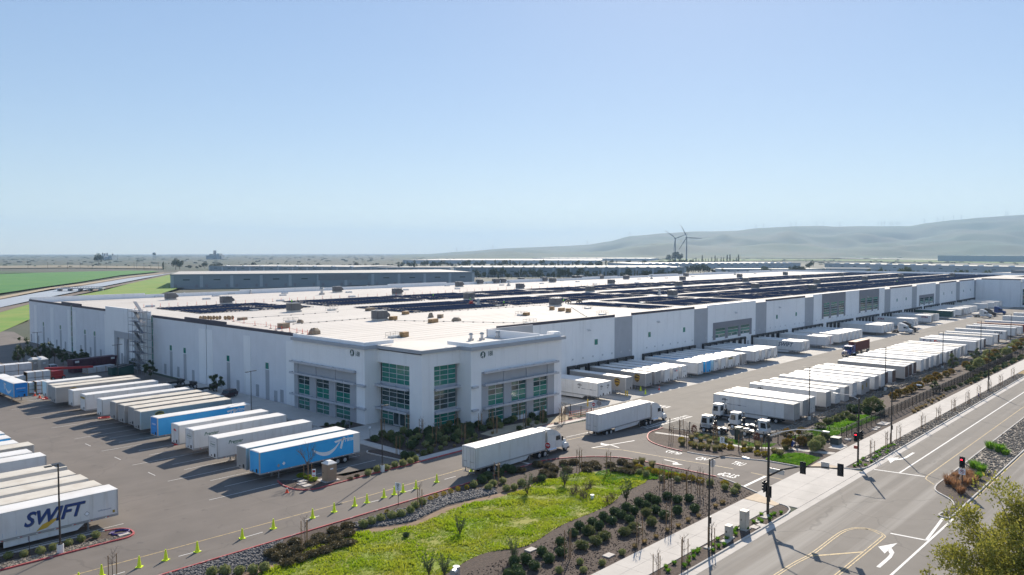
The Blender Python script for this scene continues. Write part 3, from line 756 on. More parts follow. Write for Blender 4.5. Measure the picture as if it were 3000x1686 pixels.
# dock hoods with doors
x = 144.65; k = 0
DOCKX = []
while x < 532:
    skip = any(abs(x - s) < 2.1 for s in (172.3, 204.0, 235.9, 267.6, 299.3, 331.0, 362.6, 394.0, 426.0, 458.0, 489.6))
    if skip:
        wp('service_door', None, MB().box(x - 0.6, FY - 0.05, 0.0, x + 0.6, FY - 0.003, 2.3), wall_g)
        x += 3.96; continue
    DOCKX.append(x)
    h = part('dock_hood', 'dock_hood', lambda mb: (mb.box(-1.72, -0.55, 3.1, 1.72, 0, 3.75), mb.box(-1.72, -0.5, -0.05, -1.22, 0, 3.1), mb.box(1.22, -0.5, -0.05, 1.72, 0, 3.1)), black, WH, (x - WO[0], FY - 0.004 - WO[1], 0))
    part('dock_door', 'dock_door', lambda mb: [mb.box(-1.2, -0.07, 0.0 + i * 0.62, 1.2, -0.02, 0.61 + i * 0.62) for i in range(5)], tr_white, h)
    part('bumper', 'dock_bumper', lambda mb: (mb.box(-1.1, -0.25, -0.45, -0.8, 0, 0), mb.box(0.8, -0.25, -0.45, 1.1, 0, 0)), rubber, h)
    if x < 460: wp('vent_plate', None, MB().box(x + 0.2, FY - 0.06, 5.0, x + 0.75, FY - 0.003, 5.4), metal_l)
    x += 3.96
for xx in (150.5, 181.5, 226.0, 258.0, 345.0):
    mb = MB()
    for d in (0, 0.7): mb.tube([(xx + d, FY, 11.9), (xx + d, FY - 0.35, 12.05), (xx + d, FY - 0.5, 11.8)], 0.05, 5); mb.box(xx + d - 0.16, FY - 0.75, 11.6, xx + d + 0.16, FY - 0.4, 11.82)
    wp('wall_light', None, mb, metal_l)
# wing at the far end
wall_x(92.0, 114.9, GB, 14.6, wall_w, 534.0, 7.6)
wp('coping', None, MB().box(533.92, 92.0, 14.6, 534.4, 112.0, 15.2), band_m)
wall_x(60.0, 92.0, GB, 15.2, wall_w, 534.6, 8)
glazing('x', 534.5, 62.0, 91.0, 0.0, 9.4, 8, 5, [pane_d, pane_s], mullion)
wp('wing_roof', None, MB().box(534.3, 60.2, 13.2, 640, 115.0, 13.4), roof_m)
# rear and end walls, main roof
for i in range(16):
    a = 84.1 + i * 38.5; top = 15.2 if i % 2 == 0 else 14.7
    wp('rear_wall_panel', None, MB().box(a + 0.01, 303.0, -1.3, a + 38.48, 303.3, top), wall_w)
for i in range(6):
    a = 115 + i * 31.3
    wp('end_wall_panel', None, MB().box(700.2, a, -1.3, 700.5, a + 31.28, 14.8), wall_w)
wp('roof', None, MB().box(FX + 0.3, FY + 0.3, RZ - 0.3, 700.2, 303.0, RZ), roof_m)
seam = MB()
for i in range(58):
    y = 117.5 + i * 3.2
    seam.box(84.3, y, RZ, 699, y + 0.07, RZ + 0.025, bottom=False)
tag(wp('membrane_seam', None, seam, roof_m), kind='stuff')
# ---- office corner: two projecting blocks and the recessed glass corner
def block_panels_x(y0, y1, cut, z1):
    wall_x(y0, y1, cut, z1, wall_w, 83.0, 6.0, 0.35)
# left block: y 112.4..135.5 on x = 83, window bay y 115..135
block_panels_x(112.36, 135.5, 9.35, 14.0)
wp('wall_panel', None, MB().box(83.0, 112.36, -0.1, 83.35, 114.85, 9.34), wall_w)
wp('wall_panel', None, MB().box(83.36, 112.36, -0.1, 86.6, 112.7, 14.0), wall_w)
wp('recess_panel', None, MB().box(83.14, 114.85, 6.95, 83.4, 135.3, 9.34), wall_g)
for yc, hw in ((115.85, 1.0), (122.4, 1.05), (128.85, 1.1), (134.65, 0.65)):
    wp('window_pier', None, MB().box(83.02, yc - hw, -0.05, 83.4, yc + hw, 9.33), wall_g)
for y0, y1 in ((116.86, 121.34), (123.46, 127.74), (129.96, 133.99)):
    wp('spandrel', None, MB().box(83.2, y0, 2.66, 83.5, y1, 3.1), wall_g); wp('spandrel', None, MB().box(83.2, y0, -0.05, 83.5, y1, 0.16), wall_g)
    glazing('x', 83.25, y0, y1, 3.1, 6.95, 2, 4, [pane_g, pane_g, pane_d, pane_d])
    glazing('x', 83.25, y0, y1, 0.16, 2.66, 2, 3, [pane_s, pane_g, pane_s])
glazing('x', 83.72, 135.55, 136.0, 0.1, 13.6, 1, 9, [pane_g, pane_s])
# right block: x 94.6..119.45 on y = 97.4, window bay x 97.2..117.2
wall_y(94.6, 119.45, 9.35, 14.0, wall_w, 97.4, 6.2, 0.35)
wp('wall_panel', None, MB().box(94.6, 97.4, -0.6, 97.15, 97.75, 9.34), wall_w)
wp('wall_panel', None, MB().box(117.25, 97.4, -1.3, 119.45, 97.75, 9.34), wall_w)
wp('wall_panel', None, MB().box(94.6, 97.76, -0.4, 94.95, 101.2, 14.0), wall_w)
wp('wall_panel', None, MB().box(119.1, 97.76, -1.3, 119.45, 114.9, 14.0), wall_w)
wp('recess_panel', None, MB().box(97.2, 97.54, 6.95, 117.2, 97.8, 9.34), wall_g)
for xc, hw in ((98.05, 0.85), (104.0, 1.0), (110.13, 1.0), (116.25, 1.0)):
    wp('window_pier', None, MB().box(xc - hw, 97.42, -1.3, xc + hw, 97.8, 9.33), wall_g)
for x0, x1 in ((98.91, 102.99), (105.01, 109.12), (111.14, 115.24)):
    wp('spandrel', None, MB().box(x0, 97.6, 2.66, x1, 97.9, 3.1), wall_g); wp('spandrel', None, MB().box(x0, 97.6, -1.2, x1, 97.9, 0.16), wall_w)
    glazing('y', 97.65, x0, x1, 3.1, 6.95, 2, 4, [pane_g, pane_g, [pane_d, pane_s], [pane_d, pane_s]])
    glazing('y', 97.65, x0, x1, 0.16, 2.66, 2, 3, [[pane_s, pane_g], pane_s, pane_s])
# recessed corner: header, column, glass
wp('header', None, MB().prism([(85.85, 112.36), (85.85, 100.3), (94.6, 100.3), (94.6, 100.7), (86.25, 100.7), (86.25, 112.36)], 11.0, 13.46), wall_w)
wp('corner_column', None, MB().box(85.85, 100.3, -0.15, 88.62, 103.55, 11.0), wall_w)
glazing('x', 86.5, 103.56, 111.9, 7.5, 10.98, 4, 4, [pane_g])
glazing('x', 86.5, 103.56, 111.9, 3.3, 6.75, 4, 4, [pane_s, pane_d, pane_d, pane_d])
glazing('x', 86.5, 103.56, 105.6, 0.0, 2.7, 1, 3, [pane_s, pane_g, pane_s]); glazing('x', 86.5, 108.5, 111.9, 0.0, 2.7, 2, 3, [pane_s, pane_g, pane_s])
for y in (106.15, 107.9):
    d = wp('door', None, MB().box(86.42, y - 0.82, 0.0, 86.52, y + 0.82, 2.65), mullion)
    MB().box(86.39, y - 0.66, 0.3, 86.43, y + 0.66, 2.45).build('pane', pane_d, d)
    MB().tube([(86.32, y + 0.6, 0.9), (86.32, y + 0.6, 1.5)], 0.03, 5).build('handle', metal_l, d)
wp('spandrel', None, MB().box(86.45, 103.55, 6.76, 86.9, 112.3, 7.49), canopy_m); wp('spandrel', None, MB().box(86.45, 103.55, 2.71, 86.9, 112.3, 3.29), canopy_m)
glazing('y', 100.95, 88.64, 94.2, 7.5, 10.98, 3, 4, [pane_g])
glazing('y', 100.95, 88.64, 94.2, 3.3, 6.75, 3, 4, [[pane_s, pane_d], pane_d, pane_d, pane_s])
glazing('y', 100.95, 88.64, 94.2, 0.25, 2.7, 3, 3, [pane_g])
wp('spandrel', None, MB().box(88.63, 100.9, 6.76, 94.6, 101.3, 7.49), canopy_m); wp('spandrel', None, MB().box(88.63, 100.9, 2.71, 94.6, 101.3, 3.29), canopy_m)
wp('spandrel', None, MB().box(88.63, 100.9, -0.5, 94.6, 101.3, 0.24), wall_w)
# grey fascia, parapets
FZ0, FZ1 = 13.45, 14.05
wp('fascia', None, MB().box(82.5, 111.9, FZ0, 83.0, 135.6, FZ1), wall_g)
wp('fascia', None, MB().box(83.01, 111.9, FZ0, 85.4, 112.35, FZ1), wall_g)
wp('fascia', None, MB().prism([(85.4, 112.34), (85.4, 99.85), (94.2, 99.85), (94.2, 100.29), (85.84, 100.29), (85.84, 112.34)], FZ0, FZ1), wall_g)
wp('fascia', None, MB().box(94.21, 96.9, FZ0, 120.3, 97.39, FZ1), wall_g)
wp('fascia', None, MB().box(94.21, 97.4, FZ0, 94.59, 99.84, FZ1), wall_g)
wp('parapet', None, MB().box(83.0, 112.36, FZ1, 83.3, 135.5, 14.68), wall_w)
wp('parapet', None, MB().box(83.31, 112.36, FZ1, 89.5, 112.66, 14.68), wall_w)
wp('parapet', None, MB().box(94.6, 97.4, FZ1, 119.45, 97.7, 14.68), wall_w)
wp('parapet', None, MB().box(94.6, 97.71, FZ1, 94.9, 103.5, 14.68), wall_w)
wp('parapet', None, MB().box(113.0, 97.72, 13.0, 113.3, 111.5, 14.95), wall_w)
wp('parapet', None, MB().box(113.0, 111.51, 13.0, 127.0, 111.8, 14.95), wall_g)
wp('parapet', None, MB().box(117.6, 97.72, FZ1, 119.44, 99.6, 14.95), wall_w)
wp('office_roof', None, MB().prism([(83.3, 135.4), (83.3, 112.6), (86.2, 112.6), (86.2, 100.6), (94.9, 100.6), (94.9, 97.6), (119.2, 97.6), (119.2, 115.25), (84.05, 115.25), (84.05, 135.4)], 13.1, 13.395), roof_m)
wp('corner_roof', None, MB().hexa([(85.85, 100.3, 13.2), (99, 100.7, 13.2), (99, 118, 13.2), (85.85, 118, 13.2)], [(85.85, 100.3, 14.0), (99, 100.7, 13.42), (99, 118, 13.42), (85.85, 118, 13.8)]), roof_m)
# canopies
def canopy(x0, y0, x1, y1, z):
    mb = MB(); mb.box(x0, y0, z, x1, y1, z + 0.1)
    long_y = (y1 - y0) > (x1 - x0)
    n = int(max(y1 - y0, x1 - x0) / 3.2)
    for i in range(n + 1):
        if long_y:
            y = y0 + 0.2 + (y1 - y0 - 0.6) * i / n; mb.box(x0 + 0.1, y, z + 0.1, x1, y + 0.15, z + 0.36)
        else:
            x = x0 + 0.2 + (x1 - x0 - 0.6) * i / n; mb.box(x, y0 + 0.1, z + 0.1, x + 0.15, y1, z + 0.36)
    if long_y: mb.box(x0, y0, z + 0.1, x0 + 0.06, y1, z + 0.38)
    else: mb.box(x0, y0, z + 0.1, x1, y0 + 0.06, z + 0.38)
    wp('canopy', None, mb, canopy_m)
for z in (9.1, 6.88, 2.72):
    canopy(82.3, 114.8, 82.99, 136.0, z); canopy(97.5, 96.7, 118.0, 97.38, z)
for z in (6.78, 2.72):
    canopy(85.2, 103.6, 86.4, 114.1, z) if False else canopy(85.1, 103.6, 86.38, 112.3, z)
    canopy(88.7, 99.9, 96.0 if False else 94.55, 100.9, z)
    wp('canopy_end', None, MB().box(82.45, 111.9, z, 82.98, 114.1, z + 0.38), canopy_m); wp('canopy_end', None, MB().box(94.6, 96.85, z, 96.0, 97.38, z + 0.38), canopy_m)
# emblem and number
def emblem(loc, rot):
    e = MB(); R0 = 0.62
    e.prism([(R0 * math.cos(2 * pi * i / 20), R0 * math.sin(2 * pi * i / 20)) for i in range(20)], 0, 0.03)
    o = wp('emblem', None, e, ink_teal); o.location = (loc[0] - WO[0], loc[1] - WO[1], loc[2]); o.rotation_euler = rot
    q = MB()
    for poly in ([(-0.05, -0.6), (0.12, -0.58), (0.1, -0.2), (0.3, 0.02), (0.15, 0.2), (0.0, -0.02), (-0.18, 0.18), (-0.32, -0.02), (-0.08, -0.22)],
                 [(-0.2, 0.28), (0.02, 0.55), (0.12, 0.3), (0.4, 0.32), (0.2, 0.24), (0.0, 0.12)], [(-0.55, -0.15), (-0.32, -0.1), (-0.38, -0.45)]):
        q.prism(poly, 0.031, 0.04)
    q.build('emblem_figure', wall_w, o)
RX = (pi / 2, 0, -pi / 2); RY = (pi / 2, 0, 0)
emblem((82.97, 116.0, 12.55), RX); emblem((97.5, 97.37, 12.45), RY)
def wtext(s, size, loc, rot, m=ink_teal):
    put('lettering', text_mesh(s, m, size, 0, 0.72, 0.01, 0.0), WH, (loc[0] - WO[0], loc[1] - WO[1], loc[2]), 0, rot)
wtext('188', 1.25, (82.97, 114.4, 12.45), RX); wtext('188', 1.25, (99.35, 97.37, 12.5), RY)
# ================================================================ trailers
HW = 1.29
def wheel(parent, key, x, y, z, r=0.5, wd=0.26, rim=tr_alu):
    """tyre with a rim sub-part; the wheel's axle lies along y"""
    def tyre(mb): mb.tube([(0, -wd / 2, 0), (0, -wd / 2 + 0.03, 0), (0, wd / 2 - 0.03, 0), (0, wd / 2, 0)], [r * 0.93, r, r, r * 0.93], 14)
    def rm(mb):
        for s in (-1, 1):
            mb.tube([(0, s * (wd / 2 - 0.02), 0), (0, s * (wd / 2 + 0.012), 0)], [r * 0.58, r * 0.55], 12)
            mb.tube([(0, s * (wd / 2 + 0.01), 0), (0, s * (wd / 2 + 0.07), 0)], [r * 0.2, r * 0.17], 8)
    o = part('wheel', ('tyre', r, wd), tyre, rubber, parent, (x, y, z))
    part('rim', ('rim', r, wd, rim.name), rm, rim, o)
    return o
def trailer(label, x, y, z, rz, body=tr_white, roof=tr_roof, L=16.15, group=None, detail=1, skirt=False, panels=False, doors=tr_white, nose=None, reefer=False, name='semi_trailer', axle=2.6):
    """local x runs from the nose (0) to the rear doors (L); detail 2 near, 1 middle, 0 far"""
    t = thing(name, label, 'trailer', (x, y, z), rz, group)
    K = (body.name, L)
    if panels:
        part('body', ('tbody', K, 'in'), lambda mb: mb.box(0.05, -HW + 0.02, 1.12, L - 0.03, HW - 0.02, 4.0), body, t)
        n = int((L - 0.5) / 1.22)
        for s in (-1, 1):
            if s != panels: 
                part('side_skin', ('tskin', K, s), lambda mb: mb.box(0.2, s * HW - 0.012 - 0.012 * s, 1.3, L - 0.1, s * HW + 0.012 - 0.012 * s, 3.96), body, t); continue
            for i in range(n):
                part('panel', ('tpanel', K), lambda mb: mb.box(0.0, -0.012, 1.32, 1.204, 0.012, 3.95), body, t, (0.25 + i * 1.22, s * (HW - 0.005), 0))
        part('bottom_rail', ('trail2', L), lambda mb: [mb.box(0.02, s * HW - 0.02, 1.06, L, s * HW + 0.02, 1.31) for s in (-1, 1)], tr_grey, t)
    else:
        def bd(mb):
            mb.box(0.04, -HW, 1.24, L - 0.03, HW, 4.0)
            for s in (-1, 1): mb.box(L - 1.25, s * HW - 0.006, 1.25, L - 1.21, s * HW + 0.006, 3.98)
        part('body', ('tbody', K), bd, body, t)
        part('bottom_rail', ('trail', L), lambda mb: [mb.box(0.02, s * HW - 0.02, 1.06, L, s * HW + 0.02, 1.235) for s in (-1, 1)] + [mb.box(0.03, -HW + 0.03, 1.08, L - 0.02, HW - 0.03, 1.23)], tr_grey, t)
    part('roof', ('troof', roof.name, L), lambda mb: (mb.box(0, -HW - 0.02, 4.0, L, HW + 0.02, 4.05), mb.hexa([(0.05, -HW, 4.05), (L - 0.05, -HW, 4.05), (L - 0.05, HW, 4.05), (0.05, HW, 4.05)], [(0.1, -HW + 0.3, 4.1), (L - 0.1, -HW + 0.3, 4.1), (L - 0.1, HW - 0.3, 4.1), (0.1, HW - 0.3, 4.1)])), roof, t)
    nm = nose or body
    if detail > 0:
        part('nose_panel', ('tnose', nm.name), lambda mb: mb.box(-0.02, -HW + 0.14, 1.26, 0.038, HW - 0.14, 3.95), nm, t)
        part('corner_post', ('tpost',), lambda mb: mb.box(-0.015, -0.07, 1.07, 0.12, 0.07, 3.99), tr_alu, t, (0, -HW + 0.065, 0)); part('corner_post', ('tpost',), None, tr_alu, t, (0, HW - 0.065, 0))
        part('hookup_box', ('tglad',), lambda mb: (mb.box(-0.08, -0.75, 1.3, -0.02, -0.45, 1.75), mb.box(-0.06, 0.3, 1.3, -0.02, 0.5, 1.5)), black, t)
    for s in (-1, 1):
        d = part('door', ('tdoor', doors.name, L), lambda mb: mb.box(L - 0.028, -0.6, 1.25, L + 0.02, 0.6, 3.95), doors, t, (0, s * 0.63, 0))
        if detail > 0:
            part('lock_rod', ('trod', L), lambda mb: [mb.tube([(L + 0.05, yy, 1.25), (L + 0.05, yy, 3.95)], 0.02, 4) for yy in (-0.3, 0.3)] + [mb.box(L + 0.02, -0.35, 2.0, L + 0.06, 0.35, 2.06)], tr_grey, d)
    part('rear_frame', ('trear', L), lambda mb: ([mb.box(L - 0.025, s * 1.262 - 0.03, 1.07, L + 0.03, s * 1.262 + 0.03, 3.99) for s in (-1, 1)], mb.box(L - 0.025, -1.22, 3.96, L + 0.03, 1.22, 3.998), mb.box(L - 0.025, -1.22, 1.07, L + 0.03, 1.22, 1.24)), tr_alu, t)
    part('bumper', ('tbump', L), lambda mb: (mb.box(L - 0.1, -1.1, 0.5, L, 1.1, 0.6), mb.box(L - 0.1, -0.75, 0.6, L - 0.02, -0.65, 1.07), mb.box(L - 0.1, 0.65, 0.6, L - 0.02, 0.75, 1.07)), metal_g, t)
    def gear(mb):
        for s in (-1, 1):
            mb.box(2.95, s * 0.85 - 0.07, 0.12, 3.1, s * 0.85 + 0.07, 1.07); mb.box(2.85, s * 0.85 - 0.14, 0.0, 3.2, s * 0.85 + 0.14, 0.06); mb.box(2.98, s * 0.85 - 0.05, 0.06, 3.07, s * 0.85 + 0.05, 0.12)
        mb.tube([(3.03, -0.85, 0.7), (3.03, 0.85, 0.7)], 0.035, 5); mb.tube([(3.03, -0.85, 0.25), (3.03, 0.85, 0.95)], 0.03, 5); mb.tube([(3.03, 0.85, 0.25), (3.03, -0.85, 0.95)], 0.03, 5)
    part('landing_gear', 'tgear', gear, metal_g, t)
    ax = [L - axle, L - axle - 1.25]
    if detail > 0:
        for xx in ax:
            for s in (-1, 1):
                wheel(t, 'w', xx, s * 1.12, 0.5); wheel(t, 'w', xx, s * 0.8, 0.5)
    else:
        part('wheel', ('twheels', L, axle), lambda mb: [mb.tube([(xx, s * 0.68, 0.5), (xx, s * 1.24, 0.5)], 0.5, 9) for xx in ax for s in (-1, 1)], rubber, t)
    part('bogie', ('tbogie', L, axle), lambda mb: ([mb.tube([(xx, -1.0, 0.5), (xx, 1.0, 0.5)], 0.07, 6) for xx in ax], [mb.box(ax[1] - 0.8, s * 0.5 - 0.06, 0.72, ax[0] + 0.8, s * 0.5 + 0.06, 1.07) for s in (-1, 1)], [mb.box(ax[0] + 0.62, s * 0.95 - 0.3, 0.2, ax[0] + 0.64, s * 0.95 + 0.3, 1.0) for s in (-1, 1)]), black, t)
    if skirt:
        part('side_skirt', ('tskirt', L), lambda mb: [mb.prism([(4.2, 0.45), (L - 5.0, 0.38), (L - 5.0, 1.07), (3.4, 1.07)], s * 1.18 - 0.015, s * 1.18 + 0.015, 'y') for s in (-1, 1)], tr_white, t)
    if detail > 1:
        for i in range(9):
            part('reflector_strip', ('trefl',), lambda mb: [(mb.box(-0.22, s * (HW + 0.021), 1.13, 0.0, s * (HW + 0.026), 1.19, 0), mb.box(0.02, s * (HW + 0.021), 1.13, 0.2, s * (HW + 0.026), 1.19, 1)) for s in (-1, 1)], [red_m, ink_white], t, (1.2 + i * 1.7, 0, 0))
    t['L'] = L
    return t
def letters(t, s, x, z, size, m, side, shear=0.0, sx=1.0, bold=0.0, name='lettering', off=0.008):
    """writing on a trailer: side -1 / +1 = long sides (x along the trailer), 0 = nose (x across)"""
    me = text_mesh(s, m, size, shear, sx, 0.004, bold)
    if side == -1: return put(name, me, t, (x, -HW - off, z), 0, (pi / 2, 0, 0))
    if side == 1: return put(name, me, t, (x, HW + off, z), 0, (pi / 2, 0, pi))
    if side == 0: return put(name, me, t, (-0.022 - off, x, z), 0, (pi / 2, 0, -pi / 2))
    return put(name, me, t, (t['L'] + 0.03 + off, x, z), 0, (pi / 2, 0, pi / 2))
def decal(t, name, polys, m, side, off=0.005):
    """flat painted shape; polys in (along, z). side as in letters"""
    mb = MB()
    for poly in polys:
        if side in (-1, 1):
            y = side * (HW + off); p = [(a, y, b) for a, b in poly]
        else: p = [(-0.022 - off, a, b) for a, b in poly]
        mb.face(p)
    o = mb.build(name, m, t)
    bm = bmesh.new(); bm.from_mesh(o.data); bmesh.ops.triangulate(bm, faces=bm.faces[:]); bm.to_mesh(o.data); bm.free()
    return o
def smile(t, side, x0, x1, z0, m=ink_white):
    """curved smile with an arrow head at its rear end"""
    pts_o, pts_i = [], []
    n = 14; wd = x1 - x0
    for i in range(n + 1):
        u = i / n; x = x0 + wd * u
        zc = z0 + 1.25 * (2 * u - 1) ** 2 * (0.62 if u < 0.5 else 1.0)
        th = 0.06 + 0.36 * math.sin(pi * min(1, u * 0.8 + 0.1)) 
        pts_o.append((x, zc - th * 0.75)); pts_i.append((x, zc + th * 0.55))
    polys = [[pts_o[i], pts_o[i + 1], pts_i[i + 1], pts_i[i]] for i in range(n)]
    polys += [[(x1 - 0.9, z0 + 1.5), (x1 + 0.85, z0 + 1.75), (x1 + 0.65, z0 + 1.42), (x1 - 0.7, z0 + 1.22)], [(x1 + 0.45, z0 + 1.75), (x1 + 0.85, z0 + 1.75), (x1 + 0.35, z0 + 0.2), (x1 + 0.05, z0 + 0.35)]]
    return decal(t, 'smile_arrow', polys, m, side)
def shield(t, side, x, z, s=1.0):
    sh = [(-0.62, 0.62), (-0.3, 0.78), (0, 0.84), (0.3, 0.78), (0.62, 0.62), (0.62, -0.05), (0.45, -0.45), (0.2, -0.68), (0, -0.8), (-0.2, -0.68), (-0.45, -0.45), (-0.62, -0.05)]
    q = lambda k: [(x + a * s * k, z + b * s * k) for a, b in sh]
    decal(t, 'shield', [q(1.08)], ink_gold, side, 0.004); o = decal(t, 'shield', [q(1.0)], ink_brown, side, 0.007)
    decal(t, 'shield_arc', [[(x + a * s, z + b * s) for a, b in ((-0.6, 0.3), (-0.2, 0.5), (0.6, 0.56), (0.6, 0.46), (-0.1, 0.36), (-0.6, 0.18))]], ink_gold, side, 0.010)
    letters(t, 'ups', x, z - 0.12, 0.72 * s, ink_gold, side, 0, 1.0, 0.012, off=0.012)
def anchor_logo(t, side, x, z, s=1.0, line=True):
    """dark hooked arrow mark with a thin rule of lettering behind it"""
    sg = 1 if side == -1 else -1
    if side == 0: sg = -1
    P = lambda l: [(x + sg * a * s, z + b * s) for a, b in l]
    decal(t, 'company_mark', [P([(-0.5, 0.1), (0.55, 0.16), (0.55, 0.28), (-0.5, 0.22)]), P([(0.02, 0.5), (0.16, 0.5), (0.14, -0.2), (0.02, -0.2)]),
        P([(0.14, -0.2), (0.0, -0.42), (-0.3, -0.4), (-0.42, -0.2), (-0.28, -0.16), (-0.2, -0.28), (0.02, -0.3)]), P([(-0.5, 0.3), (-0.25, 0.44), (0.02, 0.42), (0.02, 0.34), (-0.25, 0.34), (-0.4, 0.24)])], ink_black, side)
    if line: decal(t, 'company_rule', [P([(0.45, -0.36), (1.3, -0.38), (1.3, -0.46), (0.45, -0.46)]), P([(1.3, -0.4), (3.9, -0.42), (3.9, -0.46), (1.3, -0.44)]), P([(2.4, -0.36), (2.9, -0.37), (2.9, -0.5), (2.4, -0.49)])], ink_slate, side)
def frame_decal(t, side, x0, x1, z0, z1, m, wd=0.035):
    decal(t, 'decal_frame', [[(x0, z0), (x1, z0), (x1, z0 + wd), (x0, z0 + wd)], [(x0, z1 - wd), (x1, z1 - wd), (x1, z1), (x0, z1)], [(x0, z0 + wd), (x0 + wd, z0 + wd), (x0 + wd, z1 - wd), (x0, z1 - wd)], [(x1 - wd, z0 + wd), (x1, z0 + wd), (x1, z1 - wd), (x1 - wd, z1 - wd)]], m, side)

GA = 'trailers backed towards the shaded end wall of the warehouse'
ROW_A = [((136.5, 1121), dict(L=10.5), 'short white trailer at the far end of the left yard row beside stacked crates'),
 ((152.4, 1130.1), dict(body=tr_grey, roof=tr_roof2), 'grey trailer with tan roof tucked behind the farthest shield-marked trailer'),
 ((162.3, 1137), dict(body=tr_grey, roof=tr_roof2, mk='ups'), 'grey trailer with round gold and brown shield, farthest in the left yard row'),
 ((213.9, 1146), dict(mk='rect', skirt=True), 'white trailer with an empty outlined rectangle on its side in the left row'),
 ((249.6, 1158.2), dict(mk='yellow', panels=-1), 'white trailer with yellow strip on its nose and wheels showing below'),
 ((299, 1172), dict(), 'plain white trailer with a red hose coiled on the ground beside its nose'),
 ((338.5, 1180.6), dict(body=tr_grey, roof=tr_roof2), 'first of three plain grey trailers side by side in the left row'),
 ((363.6, 1189.7), dict(body=tr_grey, roof=tr_roof2), 'middle of three plain grey trailers side by side in the left row'),
 ((393.2, 1197), dict(body=tr_grey, roof=tr_roof2), 'grey trailer hard against the shield-marked trailer beside the blue one'),
 ((410.5, 1207.7), dict(body=tr_grey, roof=tr_roof2, mk='ups'), 'grey trailer with gold and brown ups shield beside the blue prime trailer'),
 ((473, 1224.3), dict(body=tr_blue, nose=tr_dblue, mk='prime', skirt=True), 'blue trailer lettered prime in the middle of the left row, fire hydrant at its side'),
 ((550.4, 1242.8), dict(mk='redlogo', L=15.2), 'white trailer with red emblem on its nose in the left row'),
 ((582.3, 1258.8), dict(mk='premier', panels=-1, L=15.6), 'white panelled trailer lettered Premier next to the red emblem trailer'),
 ((656, 1281.6), dict(mk='premier', panels=-1, L=15.6), 'white panelled trailer lettered Premier with a dark shadow line across its roof'),
 ((728.3, 1312.4), dict(body=tr_grey, roof=tr_roof), 'grey trailer hidden behind the nearest blue smile trailer'),
 ((750.6, 1328.9), dict(body=tr_blue, nose=tr_blue, mk='prime_near', skirt=False), 'nearest blue trailer with white smile arrow and Prime lettering behind the portable toilet')]
for i, (p, kw, label) in enumerate(ROW_A):
    kw = dict(kw); mk = kw.pop('mk', None)
    q = at(*p, 4.08)
    t = trailer(label, 52.4 if i > 9 else q.x, q.y + HW, 0, 0, group=GA, detail=2 if i > 9 else 1, **kw)
    if mk == 'ups': shield(t, -1, 3.2, 2.75, 1.15)
    elif mk == 'rect': frame_decal(t, -1, 1.6, 5.2, 2.6, 3.6, ink_slate)
    elif mk == 'yellow':
        decal(t, 'nose_strip', [[(-1.1, 3.25), (1.1, 3.25), (1.1, 3.6), (-1.1, 3.6)]], tr_gold, 0); decal(t, 'side_strip', [[(2.9, 3.3), (11.5, 3.3), (11.5, 3.75), (2.9, 3.75)]], tr_gold, -1)
    elif mk == 'redlogo':
        decal(t, 'nose_emblem', [[(-0.55, 3.1), (0.1, 2.95), (0.5, 3.2), (0.3, 3.4), (-0.2, 3.35)]], ink_red, 0); letters(t, 'Hub', 0, 3.0, 0.3, ink_white, 0, 0.2, off=0.014)
    elif mk == 'premier':
        frame_decal(t, -1, 1.5, 4.1, 2.75, 3.6, ink_green); letters(t, 'Premier', 2.8, 3.2, 0.72, ink_green, -1, 0.25, 0.95, 0.01)
        letters(t, 'TRAILERS', 2.8, 2.88, 0.17, ink_green, -1); frame_decal(t, 0, -0.75, 0.75, 2.7, 3.4, ink_slate); letters(t, 'Premier', 0, 3.05, 0.38, ink_green, 0, 0.25)
    elif mk in ('prime', 'prime_near'):
        big = mk == 'prime_near'
        letters(t, 'Prime' if big else 'prime', 14.1, 3.45, 0.95, ink_white, -1, 0.2 if big else 0.0, 0.95, 0.025)
        smile(t, -1, 8.3, 12.6, 2.0)
        decal(t, 'rear_door_post', [[(15.0, 1.25), (16.1, 1.25), (16.1, 3.98), (15.0, 3.98)]], tr_white, -1, 0.012)
        if not big: letters(t, 'amazon', 0, 3.0, 0.5, ink_white, 0, 0, 0.9); decal(t, 'nose_stripe', [[(-0.6, 2.3), (0.6, 2.3), (0.6, 2.42), (-0.6, 2.42)]], tr_blue, 0)
        decal(t, 'placard', [[(3.6, 1.7), (3.85, 1.95), (3.6, 2.2), (3.35, 1.95)]], ink_white, -1); decal(t, 'placard', [[(2.8, 1.55), (3.05, 1.8), (2.8, 2.05), (2.55, 1.8)]], tr_grey, -1)
GL = 'trailers parked nose out at the lower left edge of the yard'
ROW_L = [((14.4, 1269.6), dict(), 'white trailer roof cut by the left edge, farthest back of the lower left row'),
 ((32.3, 1282.2), dict(body=tr_blue), 'blue-sided trailer with white roof at the left edge of the picture'),
 ((54.8, 1297.1), dict(), 'white trailer between the blue-sided and the brown-edged trailer at the left edge'),
 ((99.7, 1302.8), dict(body=tr_grey, roof=tr_roof2), 'tan-roofed grey trailer jutting out in the lower left row'),
 ((95.2, 1324.4), dict(), 'white trailer with rounded roof edge behind the plain tall white one, lower left'),
 ((135.6, 1334.3), dict(panels=1), 'tall plain white panelled trailer standing apart in the lower left row'),
 ((196.6, 1366.6), dict(roof=tr_roof2, body=tr_alu), 'trailer with dark patch on the front of its roof, lower left row'),
 ((222.7, 1388.1), dict(roof=tr_roof2), 'scuffed tan-roofed trailer third from the SWIFT trailer'),
 ((258.6, 1401.6), dict(roof=tr_roof2, body=tr_alu), 'dirty-roofed trailer second from the SWIFT trailer'),
 ((299, 1419.6), dict(roof=tr_roof2), 'streaky-roofed trailer right behind the SWIFT trailer'),
 ((344.8, 1432.1), dict(panels=1, skirt=True, detail=2), 'white trailer with large blue SWIFT lettering beside the planted island')]
